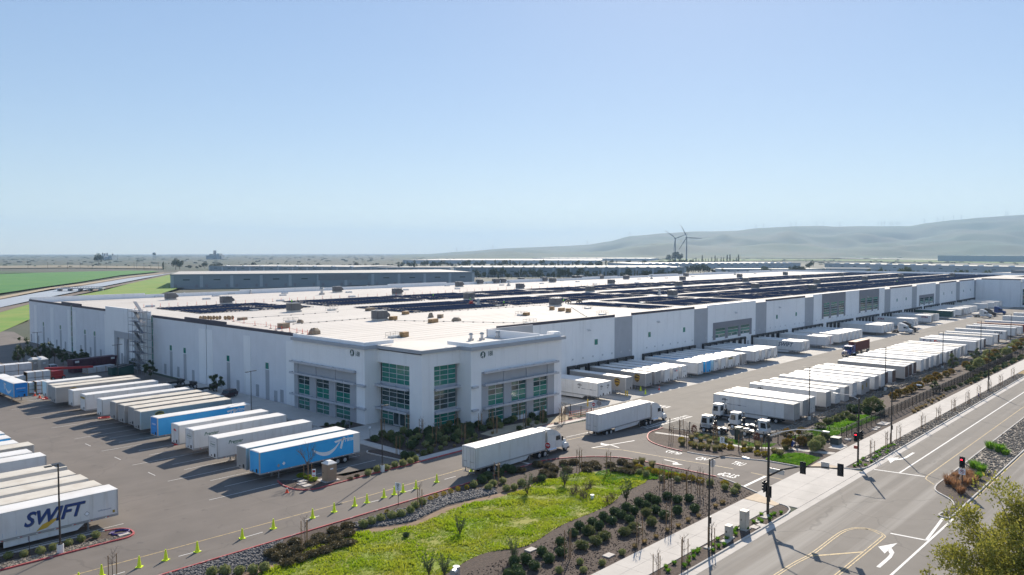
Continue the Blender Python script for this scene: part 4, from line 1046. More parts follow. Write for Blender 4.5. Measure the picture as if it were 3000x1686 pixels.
for i, (p, kw, label) in enumerate(ROW_L):
    q = at(*p, 4.08)
    kw = dict(dict(detail=1), **kw)
    t = trailer(label, q.x, q.y + HW, 0, pi, group=GL, **kw)
    if i == 6: part('roof_patch', 'roof_patch', lambda mb: mb.box(0.05, -1.2, 4.1, 1.1, 1.0, 4.13), black, t)
    if i == 10:
        for m, dx, dz in ((ink_slate, 0.06, -0.06), (ink_navy, 0, 0)):
            letters(t, 'SWIFT', 6.6 - dx, 2.72 + dz, 2.0, m, 1, 0.32, 0.98, 0.045 if m is ink_navy else 0.06, off=0.006 if m is ink_slate else 0.012)
        decal(t, 'blue_swoosh', [[(16.0, 1.32), (8.3, 1.6), (7.6, 1.95), (9.2, 1.98), (16.0, 1.75)]], ink_lblue, 1, 0.004)
        decal(t, 'gold_swoosh', [[(8.2, 1.36), (7.2, 1.5), (5.9, 2.35), (6.6, 2.3), (7.6, 1.95)]], ink_gold, 1, 0.016)
        decal(t, 'green_swoosh', [[(16.0, 1.32), (12.6, 1.32), (16.0, 1.5)]], mat('green swoosh', (0.2, 0.45, 0.08), 0.5), 1, 0.008)
        letters(t, 'swifttrans.com', 1.45, 2.05, 0.26, ink_navy, 1, 0, 0.9)
        decal(t, 'placard', [[(3.25, 1.72), (3.55, 2.02), (3.25, 2.32), (2.95, 2.02)]], tr_grey, 1, 0.012); decal(t, 'placard', [[(3.25, 1.8), (3.47, 2.02), (3.25, 2.24), (3.03, 2.02)]], ink_white, 1, 0.016)
        decal(t, 'number_plate', [[(0.35, 1.5), (0.6, 1.5), (0.6, 1.8), (0.35, 1.8)]], tr_gold, 1, 0.012)
t = trailer('blue trailer with white smile and amazon lettering standing crosswise at the far left', *at(28.5, 1140)[:2], 0, pi / 2, body=tr_blue, nose=tr_dblue, detail=1)
e = at(95 / 2.413, 1086 + 93 / 2.413, 4.08)
t.location = (e.x + HW, e.y, 0)
smile(t, 1, 1.6, 6.0, 1.9); letters(t, 'amazon', 0, 3.0, 0.55, ink_white, 0)
decal(t, 'nose_stripe', [[(-0.6, 2.2), (0.6, 2.2), (0.6, 2.32), (-0.6, 2.32)]], ink_navy, 0)

GD = 'trailers backed onto the loading docks'
D = [(1744.8, 'anchor'), (1777.5, 'anchor0'), (1840.5, 'ups'), (1896, 'ups'), (1923.3, 'grey'), (1950.6, ''), (1977.2, 'fedex'), (2000.3, 'num'), (2050.5, 'seam'), (2072.3, 'blue'), (2094.7, 'tanlet'), (2115, ''), (2137.5, 'band'), (2155.2, ''), (2176.9, 'grey'), (2215, 'seam'), (2234, ''), (2253, 'tanlet'), (2269.3, ''), (2351.2, 'swift'), (2365.5, ''), (2424.6, 'plain2'), (2432.7, 'red'), (2462.6, ''), (2474.2, ''), (2485.7, ''), (2496.6, ''), (2508.8, ''), (2520.4, ''), (2581.5, ''), (2592.4, ''), (2603.7, ''), (2615, ''), (2679.6, 'xtra2'), (2690, ''), (2726, 'xtra'), (2735.8, 'grey'), (2745, ''), (2752, ''), (2789, 'green'), (2798, ''), (2809.5, ''), (2820, 'grey'), (2830.8, ''), (2841, ''), (2852, ''), (2862.7, ''), (2894.6, ''), (2911, ''), (2924, ''), (2935.6, '')]
DY = 98.55
DESC = {'anchor': 'white trailer with dark hooked mark and rule on its side', 'anchor0': 'white trailer with dark hooked mark on its nose only', 'ups': 'grey trailer with gold and brown ups shield', 'grey': 'plain grey trailer', '': 'plain white trailer', 'fedex': 'white trailer with FedEx lettering on its nose', 'num': 'white trailer with a small dark number on its nose', 'seam': 'white trailer with upright side seams and dirty lower edge', 'blue': 'blue-nosed trailer', 'tanlet': 'white trailer with faint lettering on its nose', 'band': 'white trailer with a tan band across its nose', 'swift': 'white trailer with slate SWIFT lettering', 'plain2': 'bare white trailer with long shaded side', 'red': 'white trailer with a red corner stripe', 'xtra2': 'white trailer lettered XTRA near the dock wall', 'xtra': 'white trailer lettered XTRA near its nose', 'green': 'dark green trailer'}
for i, (px, k) in enumerate(D):
    x = (on_y(px, 1080 - (px - 1640) * 0.16, DY)[0]) + HW
    # snap to the dock doors
    x = min(DOCKX + [144.65 - 3.96, 144.65 - 2 * 3.96, 132.8], key=lambda d: abs(d - x)) if i > 0 else 134.4
    lab = '%s, %s docked from the office' % (DESC[k], nth(i))
    body = {'ups': tr_grey, 'grey': tr_grey, 'blue': tr_blue, 'green': tr_green}.get(k, tr_white)
    t = trailer(lab, x, DY, -1.2, pi / 2, body=body, roof=tr_roof, group=GD, detail=1 if i < 21 else 0, panels=(1 if k == 'seam' else False), skirt=(k in ('anchor', 'swift')), name='docked_trailer', nose=body)
    if k == 'anchor': anchor_logo(t, 1, 4.9, 2.95, 1.15); anchor_logo(t, 0, 0.0, 3.0, 0.95, False)
    elif k == 'anchor0': anchor_logo(t, 0, 0.0, 3.0, 0.95, False)
    elif k == 'ups': shield(t, 1, 2.3, 2.75, 1.1)
    elif k == 'fedex': letters(t, 'Fed', 0.32, 3.3, 0.62, ink_purple, 0, 0, 0.8, 0.02); letters(t, 'Ex', -0.42, 3.3, 0.62, orange, 0, 0, 0.8, 0.02)
    elif k == 'num': letters(t, '539126', 0, 2.7, 0.32, ink_slate, 0)
    elif k == 'tanlet': letters(t, 'DOUBLE', 0, 3.45, 0.4, ink_slate, 0, 0, 0.8)
    elif k == 'band': decal(t, 'nose_band', [[(-1.1, 3.3), (1.1, 3.3), (1.1, 3.75), (-1.1, 3.75)]], tr_gold, 0)
    elif k == 'swift': letters(t, 'SWIFT', 5.2, 2.85, 1.75, ink_slate, 1, 0.3, 0.95, 0.05)
    elif k == 'red': decal(t, 'corner_stripe', [[(0.95, 1.3), (1.14, 1.3), (1.14, 3.9), (0.95, 3.9)]], ink_red, 0)
    elif k == 'xtra': letters(t, 'XTRA', 2.3, 3.2, 1.1, ink_dred, 1, 0.15, 0.95, 0.04)
    elif k == 'xtra2': letters(t, 'XTRA', 13.0, 3.3, 1.1, ink_dred, 1, 0.15, 0.95, 0.04)
    elif k == '' and i in (23, 24, 25, 27, 28): letters(t, '5312', 0, 3.3, 0.3, ink_slate, 0)
GR = 'trailers parked in the row along the street fence'
RR = [(2085.4, 1152.9, 'anchor'), (2112, 1143.4, ''), (2139.8, 1137.4, ''), (2195, 1122.7, 'anchor'), (2226, 1115.8, ''), (2254.6, 1109.8, ''), (2295, 1101.1, ''), (2313.3, 1095.1, 'yel'), (2330.5, 1089, 'yel'), (2342.6, 1081.3, ''), (2364.2, 1075.2, ''), (2378, 1071, 'grey'), (2406.3, 1066.7, 'brown'), (2440.4, 1054.6, 'grey'), (2464, 1050.8, 'grey'), (2486.7, 1046.7, 'brown'), (2528, 1040.9, ''), (2538, 1036.3, ''), (2552, 1031, ''), (2560, 1026.5, ''), (2572, 1022, ''), (2586, 1018, ''), (2600, 1014.3, 'brown'), (2614, 1010.5, ''), (2629, 1007.5, ''), (2646, 1003.7, ''), (2657, 1000, ''), (2697, 990.9, 'fedex'), (2709, 986.3, ''), (2721, 983.3, 'brown'), (2756.3, 976.5, ''), (2768.5, 971, 'brown'), (2804.2, 962.8, 'xtra'), (2846, 954.4, 'usx'), (2858, 949.9, ''), (2870, 945.3, 'rust'), (2891.5, 939.2, ''), (2937.9, 925.6, ''), (2972.8, 917.2, '')]
RDESC = {'anchor': 'white trailer with dark hooked mark on its long side', '': 'white trailer with plain side', 'grey': 'grey trailer with ribbed side', 'yel': 'white trailer with a yellow notice on its rear door', 'brown': 'trailer with rust-brown rear frame', 'fedex': 'white trailer with large FedEx Ground lettering', 'xtra': 'white trailer with XTRA at its rear end', 'usx': 'grey-white trailer lettered U.S. XPRESS', 'rust': 'rust-red roofed trailer'}
rdoor = mat('rusty rear doors', (0.1, 0.05, 0.035), 0.6, var=0.2)
px_last = -99
for i, (px, py, k) in enumerate(RR):
    q = at(px, py, 4.08)
    x = max(q.x, px_last + 2.75); px_last = x
    lab = '%s, %s in the fence row' % (RDESC[k], nth(i))
    t = trailer(lab, x + HW, 75.0 + RND.uniform(-0.35, 0.35), -1.2, -pi / 2, body={'grey': tr_grey, 'rust': tr_rust}.get(k, tr_white), roof=tr_brown if k == 'rust' else (tr_roof if i % 5 else tr_roof2), group=GR, detail=1 if i < 9 else 0, skirt=(k == 'anchor'), doors={'brown': rdoor, 'grey': rdoor, '': tr_alu if i % 2 else tr_white}.get(k, tr_alu), name='parked_trailer', axle=3.4)
    if k == 'anchor': anchor_logo(t, -1, 2.4, 2.95, 1.15, True)
    elif k == 'yel': o = MB().box(16.19, -0.9, 2.2, 16.2, -0.2, 3.2).build('notice', tr_gold, t)
    elif k == 'fedex': letters(t, 'Fed', 2.3, 3.0, 1.9, ink_purple, -1, 0, 0.95, 0.03); letters(t, 'Ex', 5.2, 3.0, 1.9, orange, -1, 0, 0.95, 0.03)
    elif k == 'xtra': letters(t, 'XTRA', 13.8, 3.3, 1.1, ink_slate, -1, 0.15, 0.95, 0.04)
    elif k == 'usx': letters(t, 'U.S.XPRESS', 4.2, 3.2, 0.95, ink_slate, -1, 0.2, 1.1, 0.02)
    if i == 0 or i == 3: decal(t, 'rear_side_plate', [[(14.3, 1.25), (16.1, 1.25), (16.1, 3.95), (14.3, 3.95)]], tr_alu, -1, 0.012)
    if i == 16: decal(t, 'scuff_plate', [[(0.1, 1.25), (16, 1.25), (16, 1.6), (0.1, 1.6)]], tr_roof2, -1, 0.006)
# ================================================================ things on the roof
def rt(px, py, h=0.0): 
    x, y = gz(px, py, RZ + h); return (x, y, RZ)
def make_hvac(light=False):
    t = thing('rooftop_unit', '', 'rooftop unit', (0, 0, 0))
    a = hvac_m
    part('curb', 'hv_curb', lambda mb: mb.box(-1.75, -1.3, 0, 1.75, 1.3, 0.45), roof_m, t)
    part('housing', 'hv_box', lambda mb: mb.box(-1.8, -1.35, 0.45, 1.3, 1.35, 2.5), a, t)
    part('intake_hood', 'hv_hood', lambda mb: mb.prism([(1.3, 0.7), (2.3, 1.0), (2.3, 1.5), (1.3, 2.3)], -1.1, 1.1, 'y'), hvac_m, t)
    part('access_panel', 'hv_pan', lambda mb: [mb.box(-1.84, -1.2 + i * 0.82, 0.6, -1.79, -0.45 + i * 0.82, 2.35) for i in range(3)] + [mb.box(-1.7 + i * 1.0, -1.39, 0.6, -0.8 + i * 1.0, -1.34, 2.35) for i in range(3)], hvac_m, t)
    part('fan_top', 'hv_fan', lambda mb: [mb.tube([(-1.0 + i * 1.3, 0, 2.5), (-1.0 + i * 1.3, 0, 2.68)], 0.55, 12) for i in range(2)], metal_g, t)
    part('lid', 'hv_lid', lambda mb: mb.box(-1.85, -1.4, 2.5, 1.35, 1.4, 2.56), hvac_l, t)
    return t
HV = [(501, 879, 'farthest left rooftop unit, beyond the red posts'), (664, 891, 'grey rooftop unit standing behind the first solar array'), (862, 914, 'dark rooftop unit at the front edge of the first solar array'), (989, 857, 'rooftop unit near the back parapet left of the roof'), (1164, 864, 'rooftop unit in the line of red posts'), (1114, 939, 'big dark rooftop unit alone on the bare white roof beside a crate'), (1346, 841, ''), (1405, 833, ''), (1472, 830, ''), (1453, 831, ''), (1527, 827, ''), (1594, 825, ''), (1619, 828, ''), (1685, 820, ''), (1702, 820, ''), (1760, 818, ''), (1791, 833, ''), (1524, 847, ''), (1375, 879, 'rooftop unit behind the red cart and the lime vest worker'), (1729, 856, ''), (1628, 897, 'big rooftop unit in front of the arrays with two crates before it'), (1835, 819, ''), (2010, 811, ''), (2000, 822, ''), (1988.5, 840, ''), (1970.6, 869, 'big rooftop unit in the cross of the white roof aisles'), (2167, 814, ''), (2301, 807, ''), (2185, 827.6, ''), (2213, 847, ''), (2340, 818, ''), (2393.6, 833, ''), (2381.6, 851.6, ''), (2465, 810, ''), (2534, 823, ''), (2640, 815, ''), (2790, 812, '')]
hv0 = None; nfar = 0
for i, (px, py, lab) in enumerate(HV):
    q = rt(px, py)
    if not lab:
        lab = 'dark rooftop unit in the far part of the roof, %s from the left' % nth(nfar); nfar += 1
    if hv0 is None:
        hv0 = make_hvac(); hv0.location = q; hv0['label'] = lab; hv0['group'] = 'rooftop units'
    else: dup(hv0, q, 0, lab, 'rooftop units')
# low smoke hatches
def make_hatch():
    t = thing('smoke_hatch', '', 'roof hatch', group='roof hatches')
    part('curb', 'ht_c', lambda mb: mb.box(-1.3, -0.65, 0, 1.3, 0.65, 0.35), metal_l, t)
    part('lid', 'ht_l', lambda mb: [mb.hexa([(s * 0.66 - 0.64, -0.68, 0.35), (s * 0.66 + 0.64, -0.68, 0.35), (s * 0.66 + 0.64, 0.68, 0.35), (s * 0.66 - 0.64, 0.68, 0.35)], [(s * 0.66 - 0.5, -0.5, 0.55), (s * 0.66 + 0.5, -0.5, 0.55), (s * 0.66 + 0.5, 0.5, 0.55), (s * 0.66 - 0.5, 0.5, 0.55)]) for s in (-1, 1)], sky_lite, t)
    return t
HT = [(463, 872), (605, 878), (632, 869), (677, 863), (829, 867), (834, 861), (866, 854), (821, 883), (1031, 847), (1022, 858), (1170, 845), (1179, 840), (1189, 851), (1031, 871), (1310, 839), (1470, 837), (1587, 832), (1647, 824), (1692, 827), (1735, 819), (440, 900), (1340, 848), (1430, 832), (1743, 834), (1873, 819), (1900, 813), (1930, 808), (2030, 812), (1952, 816), (2080, 804), (2212, 803), (1865, 830)]
h0 = None
for i, (px, py) in enumerate(HT):
    lab = 'low white smoke hatch on the roof, %s from the left' % nth(i)
    if h0 is None: h0 = make_hatch(); h0.location = rt(px, py); h0['label'] = lab
    else: dup(h0, rt(px, py), 0, lab)
def make_fan():
    t = thing('exhaust_fan', '', 'roof fan', group='roof exhaust fans')
    part('base', 'fn_b', lambda mb: mb.box(-0.4, -0.4, 0, 0.4, 0.4, 0.4), roof_m, t)
    part('stack', 'fn_s', lambda mb: mb.tube([(0, 0, 0.4), (0, 0, 1.1)], 0.28, 10), metal_l, t)
    part('cap', 'fn_c', lambda mb: mb.tube([(0, 0, 1.1), (0, 0, 1.15), (0, 0, 1.5)], [0.45, 0.5, 0.25], 10), hvac_l, t)
    return t
FN = [(539, 868, 1), (735, 861, 1), (917, 851, 1), (943, 864, 2.0), (1075, 846, 1), (1224, 840, 1), (1490, 838, 1.8), (1401, 897, 1.6), (1380, 998, 1.0), (1412, 996, 1.0), (1458, 991, 1.0), (1909, 818, 1.8), (2153, 806, 1.8), (1932, 865, 1.5)]
f0 = None
for i, (px, py, s) in enumerate(FN):
    lab = ['slim exhaust fan near the back parapet', 'large banded exhaust fan on the roof'][s > 1.2] + ', %s from the left' % nth(i)
    if 8 <= i <= 10: lab = 'grey vent stack above the office corner, %s of three from the left' % nth(i - 8)
    if f0 is None: f0 = make_fan(); f0.location = rt(px, py); f0['label'] = lab; f0.scale = (s,) * 3
    else: dup(f0, rt(px, py), 0, lab, None, s)
# solar arrays: rows of tilted panels in a grid of blocks
def panel_geo(mb, x, y):
    c = 0.06
    a, b = (0.2, 0.29)
    mb.hexa([(x, y, a), (x + 1.16, y, b), (x + 1.16, y + 1.96, b), (x, y + 1.96, a)], [(x, y, a + 0.04), (x + 1.16, y, b + 0.04), (x + 1.16, y + 1.96, b + 0.04), (x, y + 1.96, a + 0.04)])
def racks(mb, w, d):
    for i in range(int(w / 1.3) + 1):
        for j in range(int(d / 4.0) + 1): mb.box(i * 1.3 - 0.1, j * 4.0 - 0.15, 0, i * 1.3 + 0.2, j * 4.0 + 0.15, 0.2, bottom=False)
def array(x0, y0, w, d, label, single=0):
    t = thing('solar_array', label, 'solar panels', (x0, y0, RZ), 0, 'solar arrays on the warehouse roof')
    cols = int(w / 1.3); rows = int(d / 2.0)
    cells = [(i * 1.3, j * 2.0) for j in range(rows) for i in range(cols)]
    cells = [c for c in cells if noise.noise(Vector((c[0] * 0.16 + cols, c[1] * 0.16, rows))) < 0.42]
    cells.sort(key=lambda c: (x0 + c[0]) ** 2 + (y0 + c[1]) ** 2)
    for c in cells[:single]:
        part('solar_panel', 'one_panel', lambda mb: panel_geo(mb, 0, 0), solar_m, t, (c[0], c[1], 0))
    rest = cells[single:]
    if rest:
        o = part('solar_panels', ('arr', cols, rows, single), lambda mb: [panel_geo(mb, *c) for c in rest], solar_m, t)
        o['kind'] = 'stuff'
    o = part('ballast_racks', ('rack', cols, rows), lambda mb: racks(mb, w, d), metal_g, t); o['kind'] = 'stuff'
BANDS = [(212.5, 31), (171, 31), (130, 36)]
COLS = [(101, 38), (143, 41), (186.5, 40), (229, 36), (270, 34), (306.5, 37), (346, 34), (382, 37), (421, 36), (459, 36), (497, 36), (535, 36), (573, 38), (613, 36), (651, 38)]
n = 0
for bi, (yb, dp) in enumerate(BANDS):
    for ci, (xb, wd) in enumerate(COLS):
        if bi == 1 and ci == 0 or bi == 2 and ci < 2: continue
        if bi == 2 and ci == 2: xb, wd = 202, 14
        if bi == 2 and ci == 3: xb, wd = 222, 42
        lab = ['back row solar array', 'middle row solar array', 'dock side solar array'][bi] + ', %s from the left' % nth(ci - [0, 1, 2][bi])
        single = 300 if (bi, ci) == (0, 0) else (0)
        hole = 0
        if wd > 30:
            array(xb, yb, wd - 0.6, dp * 0.5 - 0.7, lab + ', front half', single if dp * 0.5 * wd / 2.6 > 0 else 0)
            array(xb + (1.3 if ci % 2 else 0), yb + dp * 0.5 + 0.6, wd - 0.6 - (2.6 if ci % 3 == 0 else 0), dp * 0.5 - 0.7, lab + ', back half')
        else: array(xb, yb, wd, dp - 4, lab)
# red delineator posts along the arrays and the roof edge
def make_post():
    t = thing('marker_post', '', 'marker post', group='red marker posts on the roof')
    part('post', 'mp_p', lambda mb: mb.tube([(0, 0, 0.06), (0, 0, 1.1)], [0.06, 0.05], 5), orange, t)
    part('foot', 'mp_f', lambda mb: mb.box(-0.25, -0.25, 0, 0.25, 0.25, 0.07), black, t)
    return t
p0 = make_post(); first = True
k = 0
for i in range(88):
    x = 97.5 + i * (2.6 + i * 0.03); y = 248.0 + 1.6 * math.sin(i * 0.35)
    lab = 'red marker post in the line behind the solar arrays, %s from the left' % nth(i)
    if x > 420: break
    if first: p0.location = (x, y, RZ); p0['label'] = lab; first = False
    else: dup(p0, (x, y, RZ), 0, lab)
EDGE = [(684, 943), (715, 947), (747, 955), (780, 957), (793, 963), (808, 969), (826, 971), (849, 974), (870, 976), (886, 979), (901, 982)]
for i, (px, py) in enumerate(EDGE):
    q = rt(px, py); dup(p0, (max(q[0], 84.6), q[1], RZ), 0, 'red marker post at the roof edge above the shaded wall, %s from the left' % nth(i))
# red flag line hung between the edge posts, crates, pallets, rails
pts = [Vector(rt(671, 936, 0.9)) + Vector((0, 0, 0.9)), Vector(rt(715, 944, 0.9)) + Vector((0, 0, 0.7)), Vector(rt(770, 950, 0.9)) + Vector((0, 0, 0.9)), Vector(rt(860, 962, .9)) + Vector((0, 0, 0.7)), Vector(rt(900, 972, .9)) + Vector((0, 0, 0.9))]
fl = thing('flag_line', 'line of small red warning flags along the roof edge', 'flag line', tuple(pts[0]))
mb = MB(); fg = MB()
for a, b in zip(pts, pts[1:]):
    mb.tube([a - pts[0], b - pts[0]], 0.02, 3)
    for i in range(12):
        p = a + (b - a) * (i + 0.5) / 12 - pts[0]
        fg.face([p, p + Vector((0.1, 0.32, 0)), p + Vector((0.05, 0.16, -0.42))])
mb.build('cord', red_m, fl); tag(fg.build('flags', orange, fl), kind='stuff')
def crate(px, py, w, d, h, lab, m=wood, rz=0.3, cat='crate', name='timber_crate'):
    t = thing(name, lab, cat, rt(px, py), rz)
    mb = MB(); mb.box(-w / 2 + 0.05, -d / 2 + 0.05, 0.12, w / 2 - 0.05, d / 2 - 0.05, h - 0.05); mb.build('load', m, t)
    n = max(2, int(h / 0.28))
    for i in range(n): MB().box(-w / 2, -d / 2, 0.12 + i * (h - 0.12) / n + 0.02, w / 2, d / 2, 0.12 + (i + 0.85) * (h - 0.12) / n).build('plank', m, t)
    MB().box(-w / 2, -d / 2, 0, w / 2, -d / 2 + 0.15, 0.12).box(-w / 2, d / 2 - 0.15, 0, w / 2, d / 2, 0.12).build('skid', wood, t)
brown_tarp = mat('brown tarpaulin', (0.3, 0.23, 0.16), 0.8, var=0.15, scale=2)
crate(1152, 938, 2.2, 1.2, 1.0, 'brown crate beside the big dark rooftop unit on bare roof')
crate(1188, 922, 2.0, 1.2, 0.9, 'pale brown crate just right of the big dark rooftop unit')
crate(1184, 988, 1.9, 1.1, 1.1, 'crate by the guard rail above the office corner')
crate(1269, 946, 3.0, 1.2, 1.0, 'long low crate below the draped pallet in the roof centre')
crate(1542, 925, 2.2, 1.2, 0.9, 'crate beside the guard rail at middle right of the bare roof')
crate(1617, 909, 1.4, 1.2, 1.1, 'dark crate in front of the big right rooftop unit')
crate(1645, 912, 2.6, 1.2, 1.0, 'long brown crate right of the dark crate')
crate(1665, 916, 1.4, 1.2, 1.2, 'tall brown crate at the end of the cable line')
crate(1084, 911, 3.0, 1.4, 0.9, 'dark brown stack at the edge of the middle solar array', brown_tarp)
crate(831, 962, 2.4, 1.6, 1.2, 'pallet with orange net at the roof edge', brown_tarp)
crate(710, 938, 2.4, 1.2, 0.7, 'low covered pallet on the left part of the roof', brown_tarp)
crate(1290, 932, 2.2, 1.2, 1.0, 'brown draped lumber beside the upright cardboard on the roof', brown_tarp, 0.6)
def heap(px, py, w, d, h, lab, m, name='tarp_bundle', cat='bundle', seed=1):
    q = rt(px, py); r = random.Random(seed); mb = MB(); ring = []
    for z, s in ((0, 1.0), (h * 0.55, 0.85), (h, 0.45)):
        ring.append([(w / 2 * s * math.cos(a) * r.uniform(0.8, 1.1), d / 2 * s * math.sin(a) * r.uniform(0.8, 1.1), z * r.uniform(0.85, 1.1)) for a in [2 * pi * k / 10 for k in range(10)]])
    for a, b in zip(ring, ring[1:]):
        for k in range(10): mb.face([a[k], a[(k + 1) % 10], b[(k + 1) % 10], b[k]])
    mb.face(ring[-1])
    o = mb.build(name, m); o.location = q
    return tag(o, lab, cat)
heap(921, 980, 3.0, 2.0, 1.3, 'lumpy brown bundle with red net at the roof edge by the office', brown_tarp, seed=3)
heap(1262, 931, 1.8, 1.6, 1.2, 'upright torn cardboard bundle on the roof centre', brown_tarp, seed=5)
heap(1337, 941, 3.2, 1.8, 0.9, 'brown heap of packing on the bare roof', brown_tarp, 'packing_heap', 'heap', seed=7)
heap(880, 946, 2.0, 1.4, 0.8, 'small brown heap beside the left guard rail', brown_tarp, 'packing_heap', 'heap', seed=8)
def roll(px, py, lab):
    t = thing('cable_reel', lab, 'reel', rt(px, py), 0.4, 'cable reels on the roof')
    MB().tube([(-0.5, 0, 0.5), (0.5, 0, 0.5)], 0.3, 8).build('cable', brown_tarp, t)
    for s in (-1, 1): MB().tube([(s * 0.5, 0, 0.5), (s * 0.58, 0, 0.5)], 0.5, 10).build('flange', wood, t)
for i, px in enumerate((592, 606, 622, 640, 664, 677)): roll(px, 937, 'wooden cable reel near the left roof edge, %s of six from the left' % nth(i))
def rail(px, py, lab):
    t = thing('hatch_guard_rail', lab, 'guard rail', rt(px, py), 0.2, 'guard rails around roof hatches')
    mb = MB()
    for x in (-1.5, 0, 1.5):
        for y in (-1, 1): mb.tube([(x, y, 0), (x, y, 1.15)], 0.03, 4)
    mb.build('post', black, t)
    rl = MB()
    for z in (0.55, 1.1):
        for y in (-1, 1): rl.tube([(-1.5, y, z), (1.5, y, z)], 0.022, 4)
        for x in (-1.5, 1.5): rl.tube([(x, -1, z), (x, 1, z)], 0.022, 4)
    rl.build('rail', black, t)
    MB().box(-1.2, -0.7, 0, 1.2, 0.7, 0.4).build('hatch', sky_lite, t)
for px, py, lab in ((1155, 990, 'guard rail round a hatch above the office corner'), (852, 945, 'guard rail round a hatch at left on the bare roof'), (972, 910, 'guard rail round a hatch before the second solar array'), (1527, 925, 'guard rail round a hatch beside the middle right crate'), (1552, 949, 'guard rail round a hatch at the dock-side parapet'), (1722, 905, 'guard rail round a hatch on the right of the bare roof'), (1765, 923, 'guard rail round a hatch behind the second dock wall bay'), (1882, 889, 'guard rail round a hatch inside the nearest dock-side array'), (744, 911, 'guard rail round a hatch at the first array front'), (1460, 898, 'guard rail round a hatch left of the lime vest worker')):
    rail(px, py, lab)
# cable lines on blocks
def cable(name, a, b, lab, n=14):
    p, q = Vector(rt(*a)), Vector(rt(*b))
    t = thing(name, lab, 'cable', tuple(p)); d = q - p
    MB().tube([(0, 0, 0.12), tuple(d * 0.5 + Vector((0, 0, 0.12))), tuple(d + Vector((0, 0, 0.12)))], 0.05, 4).build('conduit', metal_g, t)
    for i in range(n + 1): MB().box(-0.2, -0.1, 0, 0.2, 0.1, 0.18).build('block', black, t, tuple(d * (i / n)))
cable('conduit_line', (1675, 902), (1718, 929), 'dotted conduit running to the dock-side parapet', 12)
cable('conduit_line', (1130, 940), (1535, 948), 'dotted conduit across the bare roof centre', 14)
cable('conduit_line', (700, 935), (990, 915), 'dark conduit at left below the solar arrays', 8)
cable('conduit_line', (860, 951), (1090, 933), 'dark conduit reaching the big dark rooftop unit', 10)
cable('conduit_line', (1300, 914), (1640, 892), 'dotted conduit along the front of the middle arrays', 16)
# people on the roof
def person(label, loc, rz, vest, lean=0.0, bend=False):
    t = thing('person', label, 'person', loc, rz, None)
    P = {'pel': (0, 0, 0.95), 'sp': (lean * 0.25, 0, 1.22), 'ch': (lean * 0.5, 0, 1.42), 'nk': (lean * 0.58, 0, 1.53), 'hd': (lean * 0.68, 0, 1.66), 'ht': (lean * 0.72, 0, 1.77),
         'hl': (0, 0.1, 0.9), 'kl': (0.06, 0.11, 0.5), 'al': (0, 0.12, 0.09), 'fl': (0.17, 0.12, 0.04), 'hr': (0, -0.1, 0.9), 'kr': (0.02, -0.11, 0.5), 'ar': (-0.08, -0.12, 0.09), 'fr': (0.09, -0.12, 0.04),
         'sl': (lean * 0.5, 0.19, 1.42), 'el': (lean * 0.5 + 0.05, 0.25, 1.15), 'wl': (lean * 0.5 + 0.22, 0.22, 0.95), 'sr': (lean * 0.5, -0.19, 1.42), 'er': (lean * 0.5 + 0.05, -0.25, 1.15), 'wr': (lean * 0.5 + 0.25, -0.2, 1.0)}
    Rr = {'pel': .15, 'sp': .14, 'ch': .16, 'nk': .06, 'hd': .1, 'ht': .07, 'hl': .09, 'kl': .065, 'al': .05, 'fl': .045, 'hr': .09, 'kr': .065, 'ar': .05, 'fr': .045, 'sl': .075, 'el': .05, 'wl': .04, 'sr': .075, 'er': .05, 'wr': .04}
    E = 'pel-sp sp-ch ch-nk nk-hd hd-ht pel-hl hl-kl kl-al al-fl pel-hr hr-kr kr-ar ar-fr ch-sl sl-el el-wl ch-sr sr-er er-wr'.split()
    ks = list(P); me = bpy.data.meshes.new('body'); me.from_pydata([P[k] for k in ks], [tuple(ks.index(a) for a in e.split('-')) for e in E], [])
    o = put('body', me, t)
    md = o.modifiers.new('skin', 'SKIN'); sv = me.skin_vertices[0].data
    for k, v in zip(ks, sv): v.radius = (Rr[k], Rr[k])
    sv[0].use_root = True
    o.modifiers.new('smooth', 'SUBSURF').levels = 1
    me.materials.append(jean)
    part('vest', ('vest', round(lean, 2)), lambda mb: mb.tube([(lean * 0.1, 0, 1.0), (lean * 0.3, 0, 1.25), (lean * 0.5, 0, 1.43), (lean * 0.54, 0, 1.5)], [0.2, 0.2, 0.22, 0.1], 8), vest, t)
    part('face', ('face', round(lean, 2)), lambda mb: mb.tube([(lean * 0.6 + 0.03, 0, 1.55), (lean * 0.66 + 0.03, 0, 1.64), (lean * 0.7 + 0.03, 0, 1.72)], [0.07, 0.105, 0.09], 8), skin_m, t)
    part('hard_hat', ('hat', round(lean, 2)), lambda mb: (mb.tube([(lean * 0.72, 0, 1.72), (lean * 0.72, 0, 1.8), (lean * 0.74, 0, 1.85)], [0.14, 0.12, 0.05], 8), mb.box(lean * 0.72 - 0.02, -0.1, 1.71, lean * 0.72 + 0.2, 0.1, 1.735)), ink_white, t)
person('person in lime vest standing behind the dark rooftop unit at left', rt(855, 893), 0.4, limev)
person('person in lime vest among the panels left of the red cart', rt(1269, 874), 2.0, limev)
person('person in lime vest at the red cart near the array edge', rt(1377, 888), -1.0, limev, 0.3)
person('person in lime vest right of the guard rail on the bare roof', rt(1476, 897), 0.3, limev, 0.15)
person('person in orange vest beside dark equipment right of the big rooftop unit', rt(1651, 890), 1.0, orange)
person('person in dark clothes walking on the far part of the roof', rt(2628, 831), 1.0, jean)
c = thing('red_cart', 'red roof cart loaded with tools beside the banded fan', 'cart', rt(1381, 893), 0.3)
